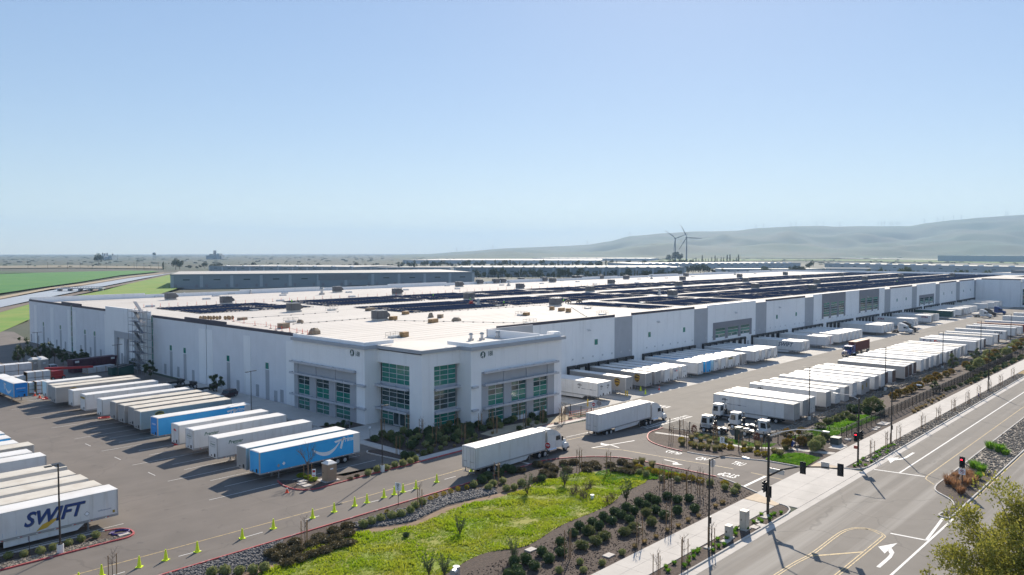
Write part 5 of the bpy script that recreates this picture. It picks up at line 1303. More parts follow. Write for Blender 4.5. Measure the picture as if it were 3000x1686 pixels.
MB().box(-0.9, -0.5, 0.35, 0.9, 0.5, 0.5).build('deck', red_m, c); MB().box(-0.6, -0.4, 0.5, 0.5, 0.4, 1.2).build('load', red_m, c); MB().tube([(-0.9, -0.45, 0.5), (-1.1, -0.45, 1.1), (-1.1, 0.45, 1.1), (-0.9, 0.45, 0.5)], 0.03, 5).build('handle', black, c)
for sx in (-0.6, 0.6):
    for sy in (-0.45, 0.45): wheel(c, 'cw', sx, sy, 0.18, 0.18, 0.1, metal_g)
for px, lab in ((1665, 'dark wheeled roof equipment right of the orange vest worker'), (1697, 'second dark wheeled roof equipment farther right')):
    c = thing('roof_cart', lab, 'cart', rt(px, 889), 0.2)
    MB().box(-1.2, -0.5, 0.4, 1.2, 0.5, 0.9).build('body', brown_tarp, c); MB().box(-0.3, -0.4, 0.9, 0.5, 0.4, 1.3).build('motor', black, c)
    for sx in (-0.9, 0.9):
        for sy in (-0.5, 0.5): wheel(c, 'cw2', sx, sy, 0.3, 0.3, 0.16, metal_g)
# ================================================================ plants
def leaf_cloud(mb, c, rad, n, size, r, flat=0.75, mi=0, hollow=0.55, up=0.0):
    """n leaf-sized quads spread through an uneven ellipsoid"""
    for _ in range(n):
        u = Vector((r.gauss(0, 1), r.gauss(0, 1), r.gauss(0, 1))).normalized()
        k = hollow + (1 - hollow) * r.random() ** 0.6
        wob = 0.82 + 0.3 * noise.noise(Vector((u.x * 2.1 + c[0], u.y * 2.1 + c[1], u.z * 2.1)))
        p = Vector((c[0] + u.x * rad[0] * k * wob, c[1] + u.y * rad[1] * k * wob, c[2] + u.z * rad[2] * k * wob))
        if p.z < 0.02: p.z = 0.02 + r.random() * 0.06
        d = (u + Vector((r.uniform(-1, 1), r.uniform(-1, 1), r.uniform(-0.3, 1) + up)) * 0.8).normalized()
        s = size * r.uniform(0.6, 1.3)
        a = d.orthogonal().normalized(); a.rotate(Matrix.Rotation(r.uniform(0, 6.28), 3, d)); b = d.cross(a)
        w = s * flat * 0.5
        mb.face([p - a * w, p + b * s * 0.15 + d * s * 0.35 - a * w * 0.3 , p + d * s * 0.9, p + a * w], mi)
def core(mb, c, rad, k=0.72):
    """twiggy inner mass of a dense shrub"""
    n = 9; rings = []
    for z, s in ((-0.75, 0.75), (-0.1, 1.0), (0.55, 0.8), (0.95, 0.3)):
        rings.append([(c[0] + rad[0] * k * s * math.cos(2 * pi * i / n), c[1] + rad[1] * k * s * math.sin(2 * pi * i / n), max(0.02, c[2] + rad[2] * k * z)) for i in range(n)])
    for a, b in zip(rings, rings[1:]):
        for i in range(n): mb.face([a[i], a[(i + 1) % n], b[(i + 1) % n], b[i]])
    mb.face(rings[-1])
def blades(mb, c, n, h, spread, r, wd=0.03, mi=0, lean=0.6):
    for _ in range(n):
        a = r.uniform(0, 6.283); k = spread * math.sqrt(r.random())
        p = Vector((c[0] + math.cos(a) * k * 0.4, c[1] + math.sin(a) * k * 0.4, c[2]))
        hh = h * r.uniform(0.6, 1.15); t = Vector((math.cos(a) * spread * lean * r.uniform(0.4, 1.3), math.sin(a) * spread * lean * r.uniform(0.4, 1.3), hh))
        sd_ = Vector((-math.sin(a), math.cos(a), 0)) * wd
        mid = p + t * 0.55 + Vector((0, 0, hh * 0.18))
        mb.face([p - sd_, p + sd_, mid + sd_ * 0.8, mid - sd_ * 0.8], mi); mb.face([mid - sd_ * 0.8, mid + sd_ * 0.8, p + t], mi)
L_dark = leaf('dark shrub leaves', (0.055, 0.095, 0.035), (0.115, 0.16, 0.06), 1.6, 0.25)
L_olive = leaf('olive shrub leaves', (0.12, 0.15, 0.05), (0.2, 0.21, 0.085), 1.6, 0.3)
L_brown = leaf('brown juniper leaves', (0.095, 0.08, 0.04), (0.17, 0.135, 0.065), 1.8, 0.25)
L_light = leaf('pale green shrub leaves', (0.2, 0.24, 0.08), (0.36, 0.36, 0.16), 2.0, 0.35)
L_yellow = leaf('yellow shrub leaves', (0.4, 0.29, 0.02), (0.24, 0.22, 0.02), 2.0, 0.35)
L_cream = leaf('cream phormium leaves', (0.36, 0.3, 0.14), (0.2, 0.21, 0.08), 2.0, 0.35)
L_lime = leaf('lime shrub leaves', (0.32, 0.36, 0.02), (0.2, 0.28, 0.02), 2.0, 0.4)
L_orange = leaf('orange tinged leaves', (0.27, 0.15, 0.03), (0.16, 0.15, 0.03), 1.4, 0.35)
L_red = leaf('red brown leaves', (0.2, 0.06, 0.03), (0.12, 0.05, 0.03), 2.5, 0.3)
L_grass = leaf('swale grass blades', (0.33, 0.46, 0.015), (0.46, 0.48, 0.05), 0.2, 0.5)
L_lawn = leaf('lawn grass blades', (0.12, 0.3, 0.02), (0.22, 0.38, 0.035), 0.9, 0.45)
L_straw = leaf('straw grass blades', (0.42, 0.32, 0.16), (0.3, 0.23, 0.11), 1.5, 0.4)
L_rust = leaf('rust grass blades', (0.32, 0.16, 0.08), (0.42, 0.25, 0.13), 1.2, 0.4)
L_tree = leaf('street tree leaves', (0.17, 0.185, 0.03), (0.3, 0.28, 0.045), 0.5, 0.45)
L_tree2 = leaf('street tree yellow-lit leaves', (0.4, 0.37, 0.07), (0.27, 0.27, 0.05), 0.5, 0.45)  # yellower copy of the crown leaf colour, with sunlit leaf edges painted in
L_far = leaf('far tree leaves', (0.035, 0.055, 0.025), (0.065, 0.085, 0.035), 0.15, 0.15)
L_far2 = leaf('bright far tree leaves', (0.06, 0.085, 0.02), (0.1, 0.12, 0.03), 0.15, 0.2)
PL = {}
def plant(kind, variant):
    """one prototype per kind and variant: foliage and, where it shows, stems"""
    k = (kind, variant)
    if k in PL: return PL[k]
    r = random.Random(hash(kind) % 1000 if False else sum(map(ord, kind)) * 7 + variant)
    f = MB(); st = MB(); m = None
    if kind == 'dark': core(f, (0, 0, 0.45), (0.66, 0.66, 0.55)); leaf_cloud(f, (0, 0, 0.45), (0.66, 0.66, 0.55), 760, 0.16, r, hollow=0.72); m = L_dark
    elif kind == 'olive': core(f, (0, 0, 0.4), (0.7, 0.65, 0.45), 0.6); leaf_cloud(f, (0, 0, 0.45), (0.75, 0.7, 0.5), 620, 0.19, r); m = L_olive
    elif kind == 'brown': core(f, (0, 0, 0.25), (0.9, 0.8, 0.4)); leaf_cloud(f, (0, 0, 0.3), (1.0, 0.9, 0.45), 800, 0.22, r, 0.5); m = L_brown
    elif kind == 'light': core(f, (0, 0, 0.42), (0.55, 0.55, 0.5)); leaf_cloud(f, (0, 0, 0.42), (0.57, 0.57, 0.52), 600, 0.15, r, up=0.6, hollow=0.7); m = L_light
    elif kind == 'yellow': leaf_cloud(f, (0, 0, 0.3), (0.65, 0.6, 0.4), 480, 0.18, r, up=0.8); m = L_yellow
    elif kind == 'lime': leaf_cloud(f, (0, 0, 0.3), (0.9, 0.8, 0.4), 650, 0.2, r, up=0.8); m = L_lime
    elif kind == 'cream': blades(f, (0, 0, 0), 190, 0.75, 0.6, r, 0.03); m = L_cream
    elif kind == 'straw': blades(f, (0, 0, 0), 200, 0.5, 0.5, r, 0.02); m = L_straw
    elif kind == 'rust': blades(f, (0, 0, 0), 260, 1.0, 0.8, r, 0.018); m = L_rust
    elif kind == 'greengrass': blades(f, (0, 0, 0), 220, 0.6, 0.55, r, 0.025); m = L_lawn
    elif kind == 'ball': leaf_cloud(f, (0, 0, 0.22), (0.27, 0.27, 0.25), 200, 0.12, r); m = L_yellow
    elif kind == 'orange': leaf_cloud(f, (0, 0, 0.75), (0.85, 0.8, 0.75), 700, 0.24, r, up=0.4); m = L_orange
    elif kind == 'red': leaf_cloud(f, (0, 0, 1.0), (0.6, 0.6, 1.0), 420, 0.2, r); m = L_red
    elif kind == 'bigolive': leaf_cloud(f, (0, 0, 1.4), (1.9, 1.7, 1.3), 2200, 0.26, r, up=0.3); m = L_olive
    elif kind == 'biggreen': leaf_cloud(f, (0, 0, 0.9), (1.0, 1.0, 0.95), 1100, 0.24, r, up=0.3); m = L_light
    elif kind == 'sapling':
        m = L_dark
        for i in range(11):
            a = i * 2.4; h = r.uniform(1.1, 2.3); tip = Vector((math.cos(a) * 0.75 * r.uniform(.5, 1), math.sin(a) * 0.75 * r.uniform(.5, 1), h))
            st.tube([(0, 0, 0), tuple(tip * 0.5 + Vector((0, 0, 0.2))), tuple(tip)], [0.035, 0.02, 0.01], 4)
            for j in range(16):
                q = tip * r.uniform(0.3, 1.02); leaf_cloud(f, tuple(q), (0.15, 0.15, 0.14), 3, 0.16, r, 0.5)
    elif kind == 'twiggy':
        m = L_brown
        for i in range(26):
            a = i * 2.4; h = r.uniform(0.5, 1.1); tip = Vector((math.cos(a) * 0.8 * r.random(), math.sin(a) * 0.8 * r.random(), h))
            st.tube([(0, 0, 0), tuple(tip * 0.5), tuple(tip)], [0.02, 0.014, 0.006], 3)
        leaf_cloud(f, (0, 0, 0.45), (0.8, 0.8, 0.5), 240, 0.13, r, 0.4)
    PL[k] = (f.mesh('foliage', m), st.mesh('stems', bark) if st.v else None)
    return PL[k]
KIND = {'dark': ('evergreen_shrub', 'shrub'), 'olive': ('olive_shrub', 'shrub'), 'brown': ('juniper', 'shrub'), 'light': ('pale_shrub', 'shrub'), 'yellow': ('yellow_shrub', 'shrub'), 'lime': ('lime_shrub', 'shrub'), 'cream': ('variegated_clump', 'plant'), 'straw': ('straw_grass_tuft', 'grass tuft'), 'rust': ('rust_grass_clump', 'grass clump'), 'greengrass': ('grass_tuft', 'grass tuft'), 'ball': ('small_ball_shrub', 'shrub'), 'orange': ('autumn_shrub', 'shrub'), 'red': ('red_sapling', 'young tree'), 'bigolive': ('large_bush', 'bush'), 'biggreen': ('green_bush', 'bush'), 'sapling': ('leafy_sapling', 'young tree'), 'twiggy': ('bare_bush', 'bush')}
COUNT = {}
def grow(kind, p, lab, s=1.0, group=None, share=False):
    """plant one plant at p; the label's ordinal tells it from its neighbours unless it is shared"""
    v = RND.randrange(3)
    f, st = plant(kind, v)
    if not share:
        COUNT[lab] = COUNT.get(lab, -1) + 1
        full = '%s, %s from the left' % (lab, nth(COUNT[lab]))
    else: full = lab
    name, cat = KIND[kind]
    t = thing(name, full, cat, tuple(p), RND.uniform(0, 6.28), group or lab)
    t.scale = (s * RND.uniform(0.92, 1.08), s * RND.uniform(0.92, 1.08), s * RND.uniform(0.9, 1.1))
    put('foliage', f, t)
    if st: put('stems', st, t)
    return t
def rowplants(kind, f, pts, lab, s=1.0):
    ps = sorted([f(*p) for p in pts])
    for q in ps: grow(kind, at(*q) + Vector((0, 0, 0.03)), lab, s)
c8 = crop(1500, 1450, 2.912)
rowplants('dark', c8, [(975, 140), (875, 175), (935, 205), (780, 220), (850, 250), (685, 265), (745, 300), (575, 300), (640, 345), (520, 360), (1080, 95), (1145, 118), (1170, 50), (1230, 80), (1325, 40), (1410, 70), (1225, 160), (1300, 205), (1410, 165), (1005, 240), (1040, 165), (415, 440), (420, 520), (315, 580), (255, 520), (120, 590), (190, 640), (20, 610), (40, 687), (1510, 60), (1560, 150), (60, 720), (-30, 720)], 'dark rounded shrub in the bark bed above the sidewalk', 1.0)
rowplants('olive', c8, [(1145, 185), (1190, 265), (715, 430), (595, 465), (960, 350), (790, 385), (1040, 320), (660, 350)], 'loose olive shrub among the dark ones in the bark bed', 1.05)
rowplants('straw', c8, [(1130, 415), (1048, 455), (1325, 318), (1228, 370), (1418, 278)] + [((1800 + a / 2.413 - 1500) * 2.912, (1086 + b / 2.413 - 1450) * 2.912) for a, b in ((520, 1070), (596, 1040), (715, 970), (770, 940), (760, 945))], 'straw coloured grass tuft along the bark bed edge', 0.85)
rowplants('light', c8, [(770, 605), (940, 515), (580, 600), (610, 665), (400, 670)], 'small pale shrub low in the bark bed', 0.72)
n6 = crop(600, 1400, 2.86)
rowplants('brown', n6, [(635, 615), (755, 565), (950, 515), (1080, 465), (1195, 425), (1000, 550), (1100, 530), (1200, 490), (1200, 570), (1100, 590), (1005, 630), (900, 665), (890, 580), (800, 700), (770, 620), (690, 740), (620, 690), (560, 660), (700, 660)], 'brown juniper between the two rock beds', 0.95)
rowplants('light', n6, [(170, 818), (290, 815), (405, 810), (500, 790), (60, 830)], 'pale shrub at the bottom edge of the near rock bed', 1.0)
n7 = crop(1050, 1400, 2.86)
rowplants('light', n7, [(40, 420), (110, 395), (185, 370), (280, 350), (360, 335), (435, 305), (475, 265), (535, 235)], 'clipped green shrub between red kerb and rock bed', 1.0)
rowplants('ball', n7, [(240, 308), (603, 195), (652, 172), (715, 152), (773, 132), (835, 115), (908, 100)], 'small yellowish ball shrub along the red kerb', 1.25)
rowplants('light', n7, [(965, 80), (1090, 105), (1130, 75), (1210, 50), (1240, 115), (1305, 105), (1365, 70)], 'clipped shrub beyond the rock bed near the second truck', 1.0)
n5 = crop(1400, 1290, 5.152)
rowplants('dark', n5, [(510, 500), (150, 600), (60, 650), (960, 630), (430, 470), (330, 540)], 'dark shrub in the shade of the truck', 1.1)
rowplants('brown', n5, [(640, 480), (880, 640), (1080, 420), (1150, 470), (1300, 380), (1450, 360), (1620, 400), (1750, 380), (1120, 560), (1650, 480), (1800, 430), (2000, 400), (2080, 480), (2180, 360), (2280, 420), (2200, 500), (2300, 520), (2420, 480), (900, 400), (1350, 480), (1000, 520)], 'low brown shrub in the strip inside the curved kerb', 0.95)
rowplants('twiggy', n5, [(1430, 830), (1480, 780), (1640, 770), (1560, 860), (1950, 960), (2040, 900), (1700, 720), (1620, 900)], 'bare brown bush around the drain in the swale', 1.0)
rowplants('sapling', n5, [(745, 820), (1310, 690), (2240, 925)], 'leafy sapling standing in the green swale', 1.25)
rowplants('sapling', n7, [(850, 480), (590, 825), (1300, 690), (720, 830)], 'leafy sapling in the lower swale grass', 1.0)
rowplants('dark', n7, [(400, 500)], 'small dark green bush by the rock bed in the grass', 0.6)
n1 = crop(1000, 1200, 5.1725)
rowplants('light', n1, [(405, 1000), (540, 955), (685, 920), (810, 880), (930, 860), (1050, 830), (1125, 790)], 'pale flowering shrub on the island beside the light pole', 1.0)
rowplants('brown', n1, [(135, 1065), (240, 1030)], 'brown tuft on the island beside the toilet', 0.5)
rowplants('dark', n1, [(955, 745), (1060, 740)], 'dark shrub at the island end by the walk', 1.1)
ns = crop(0, 1500, 6.44)
rowplants('light', ns, [(160, 890), (455, 855), (770, 810), (1015, 740), (1300, 640), (1530, 570), (1810, 500)], 'pale mounded shrub on the SWIFT trailer island', 0.85)
rowplants('lime', crop(680, 1180, 5.1725), [(1050, 1130), (1150, 1160), (1230, 1190)], 'lime yellow shrub on the toilet island', 0.8)
n4 = crop(1850, 1150, 4.826)
rowplants('yellow', n4, [(110, 1090), (250, 1130), (340, 1160), (420, 1180), (510, 1205), (600, 1210), (730, 1230), (850, 1250), (970, 1280), (1320, 1320)], 'yellow shrub in the row south of the entry lane', 1.05)
rowplants('light', n4, [(115, 1160), (210, 1200), (430, 1250), (650, 1265), (1320, 1380), (1490, 1385), (1450, 1440), (1110, 1320)], 'grey green shrub below the yellow row', 0.95)
rowplants('cream', n4, [(60, 1030), (290, 1060), (150, 1010)], 'cream bladed clump at the bend of the entry kerb', 1.2)
rowplants('yellow', n4, [(710, 700), (850, 755), (1000, 785), (1290, 790), (1400, 810), (1595, 845), (1780, 890), (1890, 905)], 'yellow shrub in the gate bed north of the entry lane', 1.05)
rowplants('cream', n4, [(720, 755), (890, 785), (970, 805), (1080, 815), (1180, 835), (1250, 815), (1400, 765), (1590, 785), (1680, 835), (1780, 805), (1100, 735), (1180, 695), (850, 675), (980, 695), (1060, 665), (1320, 705), (2020, 865), (2100, 905), (2180, 815), (1780, 765), (920, 640), (1210, 750)], 'cream variegated clump in the gate bed', 1.25)
rowplants('red', n4, [(885, 600), (1770, 720), (1180, 590)], 'red leaved young tree by the iron fence', 0.95)
nf = crop(2230, 1150, 8.043)
rowplants('orange', nf, [(620, 1330), (950, 1260), (620, 1100), (950, 1050)], 'orange tinged shrub at the fence corner', 1.15)
rowplants('biggreen', nf, [(1250, 1400), (1100, 1200), (1350, 1330)], 'bright green bush outside the fence corner', 1.1)
rowplants('olive', nf, [(1400, 880), (1580, 760), (1740, 700), (1870, 650), (1990, 600), (2150, 670), (1500, 1120), (2250, 480), (2330, 420)], 'olive shrub behind the fence near the rock slope', 1.3)
ne = crop(2500, 1040, 5.152)
rowplants('bigolive', ne, [(300, 880)], 'large olive bush behind the fence', 1.15)
rowplants('dark', ne, [(400, 900), (210, 900), (50, 880), (-30, 860)], 'dark shrub behind the fence beside the large bush', 1.5)
rowplants('orange', ne, [(600, 690), (680, 640), (780, 620), (850, 590), (900, 570), (930, 520), (1000, 520), (1100, 450), (1200, 430), (1300, 390), (1400, 340), (1480, 300), (1150, 400), (1250, 350)], 'orange green hedge shrub behind the fence', 1.15)
rowplants('straw', ne, [(900, 860), (950, 830), (1000, 810), (1040, 800), (1090, 780), (1130, 710), (1200, 700), (1260, 670), (1320, 650), (1360, 630), (920, 880), (980, 850), (1180, 740), (1290, 690)], 'grass tuft between fence and sidewalk', 1.0)
rowplants('olive', ne, [(1400, 550), (1450, 530), (1520, 510), (1620, 470), (1700, 440), (1780, 390), (1850, 340), (1930, 300)], 'olive tuft farther along between fence and sidewalk', 0.8)
x = 228.0; i = 0
while x < 420:
    grow(('olive', 'dark', 'orange', 'biggreen')[i % 4], (x, 49.5 + (i % 3) * 1.2, -0.1), 'green hedge shrub behind the far fence', 1.5, group='hedge along the far fence'); x += 2.4 + i * 0.05; i += 1
x = 205.0; i = 0
while x < 330:
    grow(('straw', 'olive', 'dark')[i % 3], (x, 44.6 + (i % 2) * 0.8, 0.05), 'low tuft between far fence and sidewalk', 0.9, group='tufts along the far sidewalk'); x += 1.7; i += 1
# parkway tufts
for (a, b, lab) in ((at(1800 + 330 / 2.413, 1086 + 1420 / 2.413), at(1800 + 760 / 2.413, 1086 + 1180 / 2.413), 'yellow green tuft in the near parkway strip'), (at(1800 + 830 / 2.413, 1086 + 1190 / 2.413), at(1800 + 1140 / 2.413, 1086 + 1000 / 2.413), 'green tuft at the corner under the signal pole'), (Vector((113.5, 39.0, 0)), Vector((131, 39.0, 0)), 'green tuft in the parkway beyond the driveway')):
    n = max(8, int((b - a).length / 0.75))
    for i in range(n):
        p = a + (b - a) * (i + RND.random()) / n
        grow('greengrass', (p.x, 38.85 + RND.uniform(-0.8, 0.8), 0.06), lab, 0.6)
# median plants
for px, py, k, s, lab in ((2930, 1328, 'greengrass', 2.2, 'green grass clump at the far end of the median bed'), (2900, 1318, 'greengrass', 1.8, 'green grass clump beside another at the far median bed'), (2945, 1335, 'greengrass', 1.5, 'small green grass clump at the kerb in the median'),
        (2855, 1375, 'greengrass', 1.9, 'green grass clump behind the median signal'), (2875, 1385, 'greengrass', 1.8, 'green grass clump right of the median signal'), (2866, 1405, 'greengrass', 1.5, 'low green clump in front of the median signal'),
        (2780, 1420, 'rust', 1.3, 'rust brown grass clump at the median nose'), (2800, 1432, 'rust', 1.2, 'rust grass clump under the no U-turn sign'), (2830, 1425, 'rust', 1.3, 'rust grass clump right of the signal post'), (2850, 1420, 'rust', 1.2, 'rust grass clump toward the near kerb'), (2815, 1448, 'rust', 1.1, 'rust grass clump at the near tip of the median'), (2800, 1405, 'rust', 1.1, 'rust grass clump behind the signal post'), (2840, 1405, 'rust', 1.2, 'tall rust grass between the green clumps')):
    grow(k, at(px, py) + Vector((0, 0, 0.08)), lab, s, 'median grasses', share=True)
# shrubs in the office bed
def inside(p, poly):
    c = False
    for (x1, y1), (x2, y2) in zip(poly, poly[1:] + poly[:1]):
        if (y1 > p[1]) != (y2 > p[1]) and p[0] < (x2 - x1) * (p[1] - y1) / (y2 - y1) + x1: c = not c
    return c
pts = []
while len(pts) < 84:
    p = (RND.uniform(76.4, 118), RND.uniform(88.9, 103))
    if inside(p, FRONT) and not (92 < p[0] and 89 < p[1] < 95.4 and RND.random() < 0.85) and all((p[0] - q[0]) ** 2 + (p[1] - q[1]) ** 2 > 1.5 for q in pts): pts.append(p)
for p in sorted(pts, key=lambda p: p[0] - p[1]):
    k = RND.choice(['dark', 'dark', 'olive', 'dark', 'light'] if p[1] > 92 else ['olive', 'light', 'straw', 'olive'])
    grow(k, (p[0], p[1], Zt(*p) + 0.05), 'shaded shrub in the bed before the office corner', 1.15 if p[1] > 92 else 0.8)
for i in range(7): grow('dark', (77.2 + RND.random() * 0.6 + (i % 3) * 1.8, 112.6 + i * 0.65, 0.1), 'low dark shrub in the small bed beside the office door', 0.7)
# grass blades of the swale, lawns and ground cover
def mow(name, poly, n, h, m, seed, z=0.05, wd=0.05, spread=0.16, patchy=0.0):
    r = random.Random(seed); mb = MB(); xs = [p[0] for p in poly]; ys = [p[1] for p in poly]; k = 0
    while k < n:
        p = (r.uniform(min(xs), max(xs)), r.uniform(min(ys), max(ys)))
        if not inside(p, poly): continue
        k += 1
        q = noise.noise(Vector((p[0] * 0.35, p[1] * 0.35, 0))) + 0.5 * noise.noise(Vector((p[0] * 1.1, p[1] * 1.1, 3)))
        hh = h * max(0.25, 0.75 + q * (1 + patchy))
        if patchy and q < -0.55: continue
        blades(mb, (p[0], p[1], Zt(*p) + z), 3, hh, spread, r, wd)
    return tag(mb.build(name, m), kind='stuff')
mow('swale_grass', SWALE, 34000, 0.22, L_grass, 5, 0.04, 0.045, 0.2, 0.35)
mow('groundcover', COVER, 5000, 0.2, L_lawn, 6, 0.04)
mow('lawn_grass', LAWN1, 2200, 0.16, L_lawn, 7); mow('lawn_grass', LAWN2, 2600, 0.25, L_lawn, 8); mow('lawn_grass', LAWN3, 3500, 0.3, L_lawn, 9)
# rocks
def rocks(name, poly, n, s0, m, seed, z=0.05):
    r = random.Random(seed); mb = MB(); xs = [p[0] for p in poly]; ys = [p[1] for p in poly]; k = 0
    while k < n:
        p = (r.uniform(min(xs), max(xs)), r.uniform(min(ys), max(ys)))
        if not inside(p, poly): continue
        k += 1; s = s0 * r.uniform(0.5, 1.4); a = r.uniform(0, 6.28); zz = Zt(*p) + z
        ring = [(p[0] + s * math.cos(a + j * 1.2566) * r.uniform(0.6, 1.1), p[1] + s * math.sin(a + j * 1.2566) * r.uniform(0.6, 1.1)) for j in range(5)]
        b = len(mb.v)
        hgt = s * r.uniform(0.5, 1.0)
        mb.v += [(q[0], q[1], zz) for q in ring] + [(p[0] + (q[0] - p[0]) * 0.6, p[1] + (q[1] - p[1]) * 0.6, zz + hgt * r.uniform(0.7, 1.1)) for q in ring]
        for j in range(5):
            mb.f.append((b + j, b + (j + 1) % 5, b + 5 + (j + 1) % 5, b + 5 + j)); mb.mi.append(0)
        mb.f.append(tuple(b + 5 + j for j in range(5))); mb.mi.append(0)
    return tag(mb.build(name, m), kind='stuff')
rocks('river_rocks', ROCK1, 2600, 0.17, rock_m, 21); rocks('river_rocks', ROCK2, 3300, 0.17, rock_m, 22)
rocks('slope_rocks', RIP, 3800, 0.26, rock2_m, 23); rocks('parkway_rocks', [(118.0, 39.8), (230, 39.8), (230, 37.9), (118.0, 37.9)], 3600, 0.17, rock2_m, 24, 0.06)
rocks('median_rocks', [(124, 27.9), (215, 27.9), (215, 23.5), (124, 23.5), (121.8, 25)], 4200, 0.18, rock2_m, 25, 0.09); rocks('median_rocks', [(99.6, 24.2), (103, 23.9), (105.8, 24.4), (106, 23.5), (99.8, 23.5)], 260, 0.12, rock2_m, 26, 0.09)
rocks('island_rocks', [(12, 86.3), (24, 86.4), (31, 86.5), (32.3, 87.0), (30, 87.7), (24, 88.0), (12, 87.6)], 900, 0.12, rock2_m, 27)
# bark chips scattered over the beds
rocks('bark_chips', [(45, 44.2), (92.6, 44.2), (95, 50), (95.4, 60), (90, 55), (76, 54), (60, 52.6), (45, 53)], 6000, 0.07, mulch, 28, 0.03)
for i, (px, py) in enumerate(((1629, 1245), (1671, 1231), (1745, 1226), (1560, 1252), (1545, 1258), (1598, 1240))):
    q = at(px, py); r = random.Random(i)
    mb = MB(); rr = [0.55 * r.uniform(0.7, 1.1) for _ in range(7)]
    b = [(rr[j] * math.cos(j * 0.9), rr[j] * math.sin(j * 0.9), 0) for j in range(7)]; tp = [(x * 0.7, y * 0.7, 0.5 * r.uniform(0.8, 1.1)) for x, y, _ in b]
    for j in range(7): mb.face([b[j], b[(j + 1) % 7], tp[(j + 1) % 7], tp[j]])
    mb.face(tp); o = mb.build('boulder', rock2_m); o.location = q; tag(o, 'brown boulder in the tan gravel before the office, %s' % ['near the stop bar', 'beside the gate', 'next to the pale shrubs', 'in the shade', 'at the shade edge', 'left of the stop bar'][i], 'boulder', 'boulders before the office')
# staked young trees
def staked(p, lab, twigs=True, h=2.4, red=False, n=3, seed=0, s=1.0):
    t = thing('staked_tree', lab, 'young tree', tuple(p), RND.uniform(0, 3), 'staked young trees')
    v = seed % 4
    for j in range(n):
        a = j * 2 * pi / n + 0.3; part('stake', ('stake', h), lambda mb: mb.tube([(0, 0, -0.05), (0, 0, h)], 0.045, 5), stake_m, t, (0.38 * math.cos(a), 0.38 * math.sin(a), 0))
    part('tie', ('tie', h), lambda mb: mb.tube([(0.38 * math.cos(0.3), 0.38 * math.sin(0.3), h * 0.62), (0.38 * math.cos(0.3 + 2.094), 0.38 * math.sin(0.3 + 2.094), h * 0.62), (0.38 * math.cos(0.3 + 4.19), 0.38 * math.sin(0.3 + 4.19), h * 0.62)], 0.02, 4), black, t)
    def tw(mb):
        r = random.Random(v + 40)
        mb.tube([(0, 0, 0), (0.02, 0, h * 0.6), (0, 0.03, h * 1.15)], [0.035, 0.025, 0.012], 5)
        for i in range(14):
            z = h * r.uniform(0.45, 1.1); a = i * 2.4; l = r.uniform(0.35, 0.9) * (1.25 - z / h * 0.5)
            e = Vector((math.cos(a) * l, math.sin(a) * l, z + l * 0.9)); mb.tube([(0, 0, z), tuple(Vector((0, 0, z)) * 0.5 + e * 0.5 + Vector((0, 0, 0.05))), tuple(e)], [0.014, 0.01, 0.004], 3)
            for q in range(2):
                g = e * 0.7 + Vector((0, 0, z)) * 0.3; mb.tube([tuple(g), tuple(g + Vector((r.uniform(-.2, .2), r.uniform(-.2, .2), .3)))], [0.007, 0.003], 3)
    if twigs: part('trunk', ('twigs', v, h), tw, bark, t)
    if red: put('foliage', plant('twiggy', v % 3)[0], t, (0, 0, h * 0.3))
    return t
st5 = crop(2300, 1086, 2.413)
for i, p in enumerate([(620, 615), (715, 550), (810, 505), (920, 415), (1025, 350), (1130, 290), (1230, 235), (1310, 190), (1390, 150), (1460, 105), (1535, 55)]):
    q = at(*st5(*p)); staked((q.x, 38.9 if i > 2 else 39.2, 0.06), 'staked sapling in the far parkway strip, %s from the driveway' % nth(i), seed=i)
for i, (p, h) in enumerate([((1800 + 195 / 2.413, 1686), 2.4), ((1800 + 570 / 2.413, 1086 + 1400 / 2.413), 2.6), ((1800 + 750 / 2.413, 1086 + 1285 / 2.413), 2.3)]):
    q = at(*p); staked((q.x, 38.8, 0.06), 'staked sapling in the near parkway strip, %s from the bottom edge' % nth(i), h=h, seed=i)
for i, p in enumerate([(480, 550), (1080, 420), (1345, 290)]): staked(at(*c8(*p)), 'staked sapling in the bark bed above the sidewalk, %s from the left' % nth(i), h=2.9, red=True, seed=i)
for i, p in enumerate([(440, 1380), (560, 1430), (800, 1448), (970, 1440)]): staked(at(*n4(*p)), 'trio of stakes in the green cover south of the entry lane, %s from the left' % nth(i), h=3.0, seed=i)
for i, p in enumerate([(560, 700), (780, 740), (1190, 700), (1530, 830), (1860, 870), (700, 590)]): staked(at(*n4(*p)), 'staked sapling in the gate bed, %s from the truck side' % nth(i), h=2.6, red=(i == 2), seed=i)
for i, p in enumerate([(1530, 480), (1960, 520), (290, 690)]): staked(at(*n5(*p)), ['staked sapling behind the curved kerb, left one', 'staked sapling behind the curved kerb, right one', 'stakes beside the rear of the left truck'][i], h=3.1, twigs=(i != 2), seed=i)
for i, p in enumerate([(850, 690), (1215, 400), (1420, 520), (1490, 400), (1750, 320), (1860, 490), (1000, 330), (620, 400)]): staked(at(*n1(*p)), 'staked bare tree in the shaded office bed, %s of the left part' % nth(i), h=2.8, seed=i)
n9 = crop(1360, 960, 4.26)
for i, p in enumerate([(205, 1290), (340, 1250), (395, 1320), (685, 1150), (765, 1260), (975, 1200), (1210, 1215), (1245, 1190)]): staked(at(*n9(*p)), 'staked bare tree before the right office windows, %s from the left' % nth(i), h=3.0, red=(i % 2 == 0), seed=i + 1)
staked(at(*n6(840, 575)), 'staked bare tree among the brown junipers', h=2.7, seed=3, red=False); staked(at(*n7(515, 272)), 'bare sapling beside the clipped shrubs and rock bed', h=2.6, n=2, seed=2); staked(at(330, 1686), 'stake and bare twigs at the bottom left rock bed', h=2.0, n=2, seed=1)
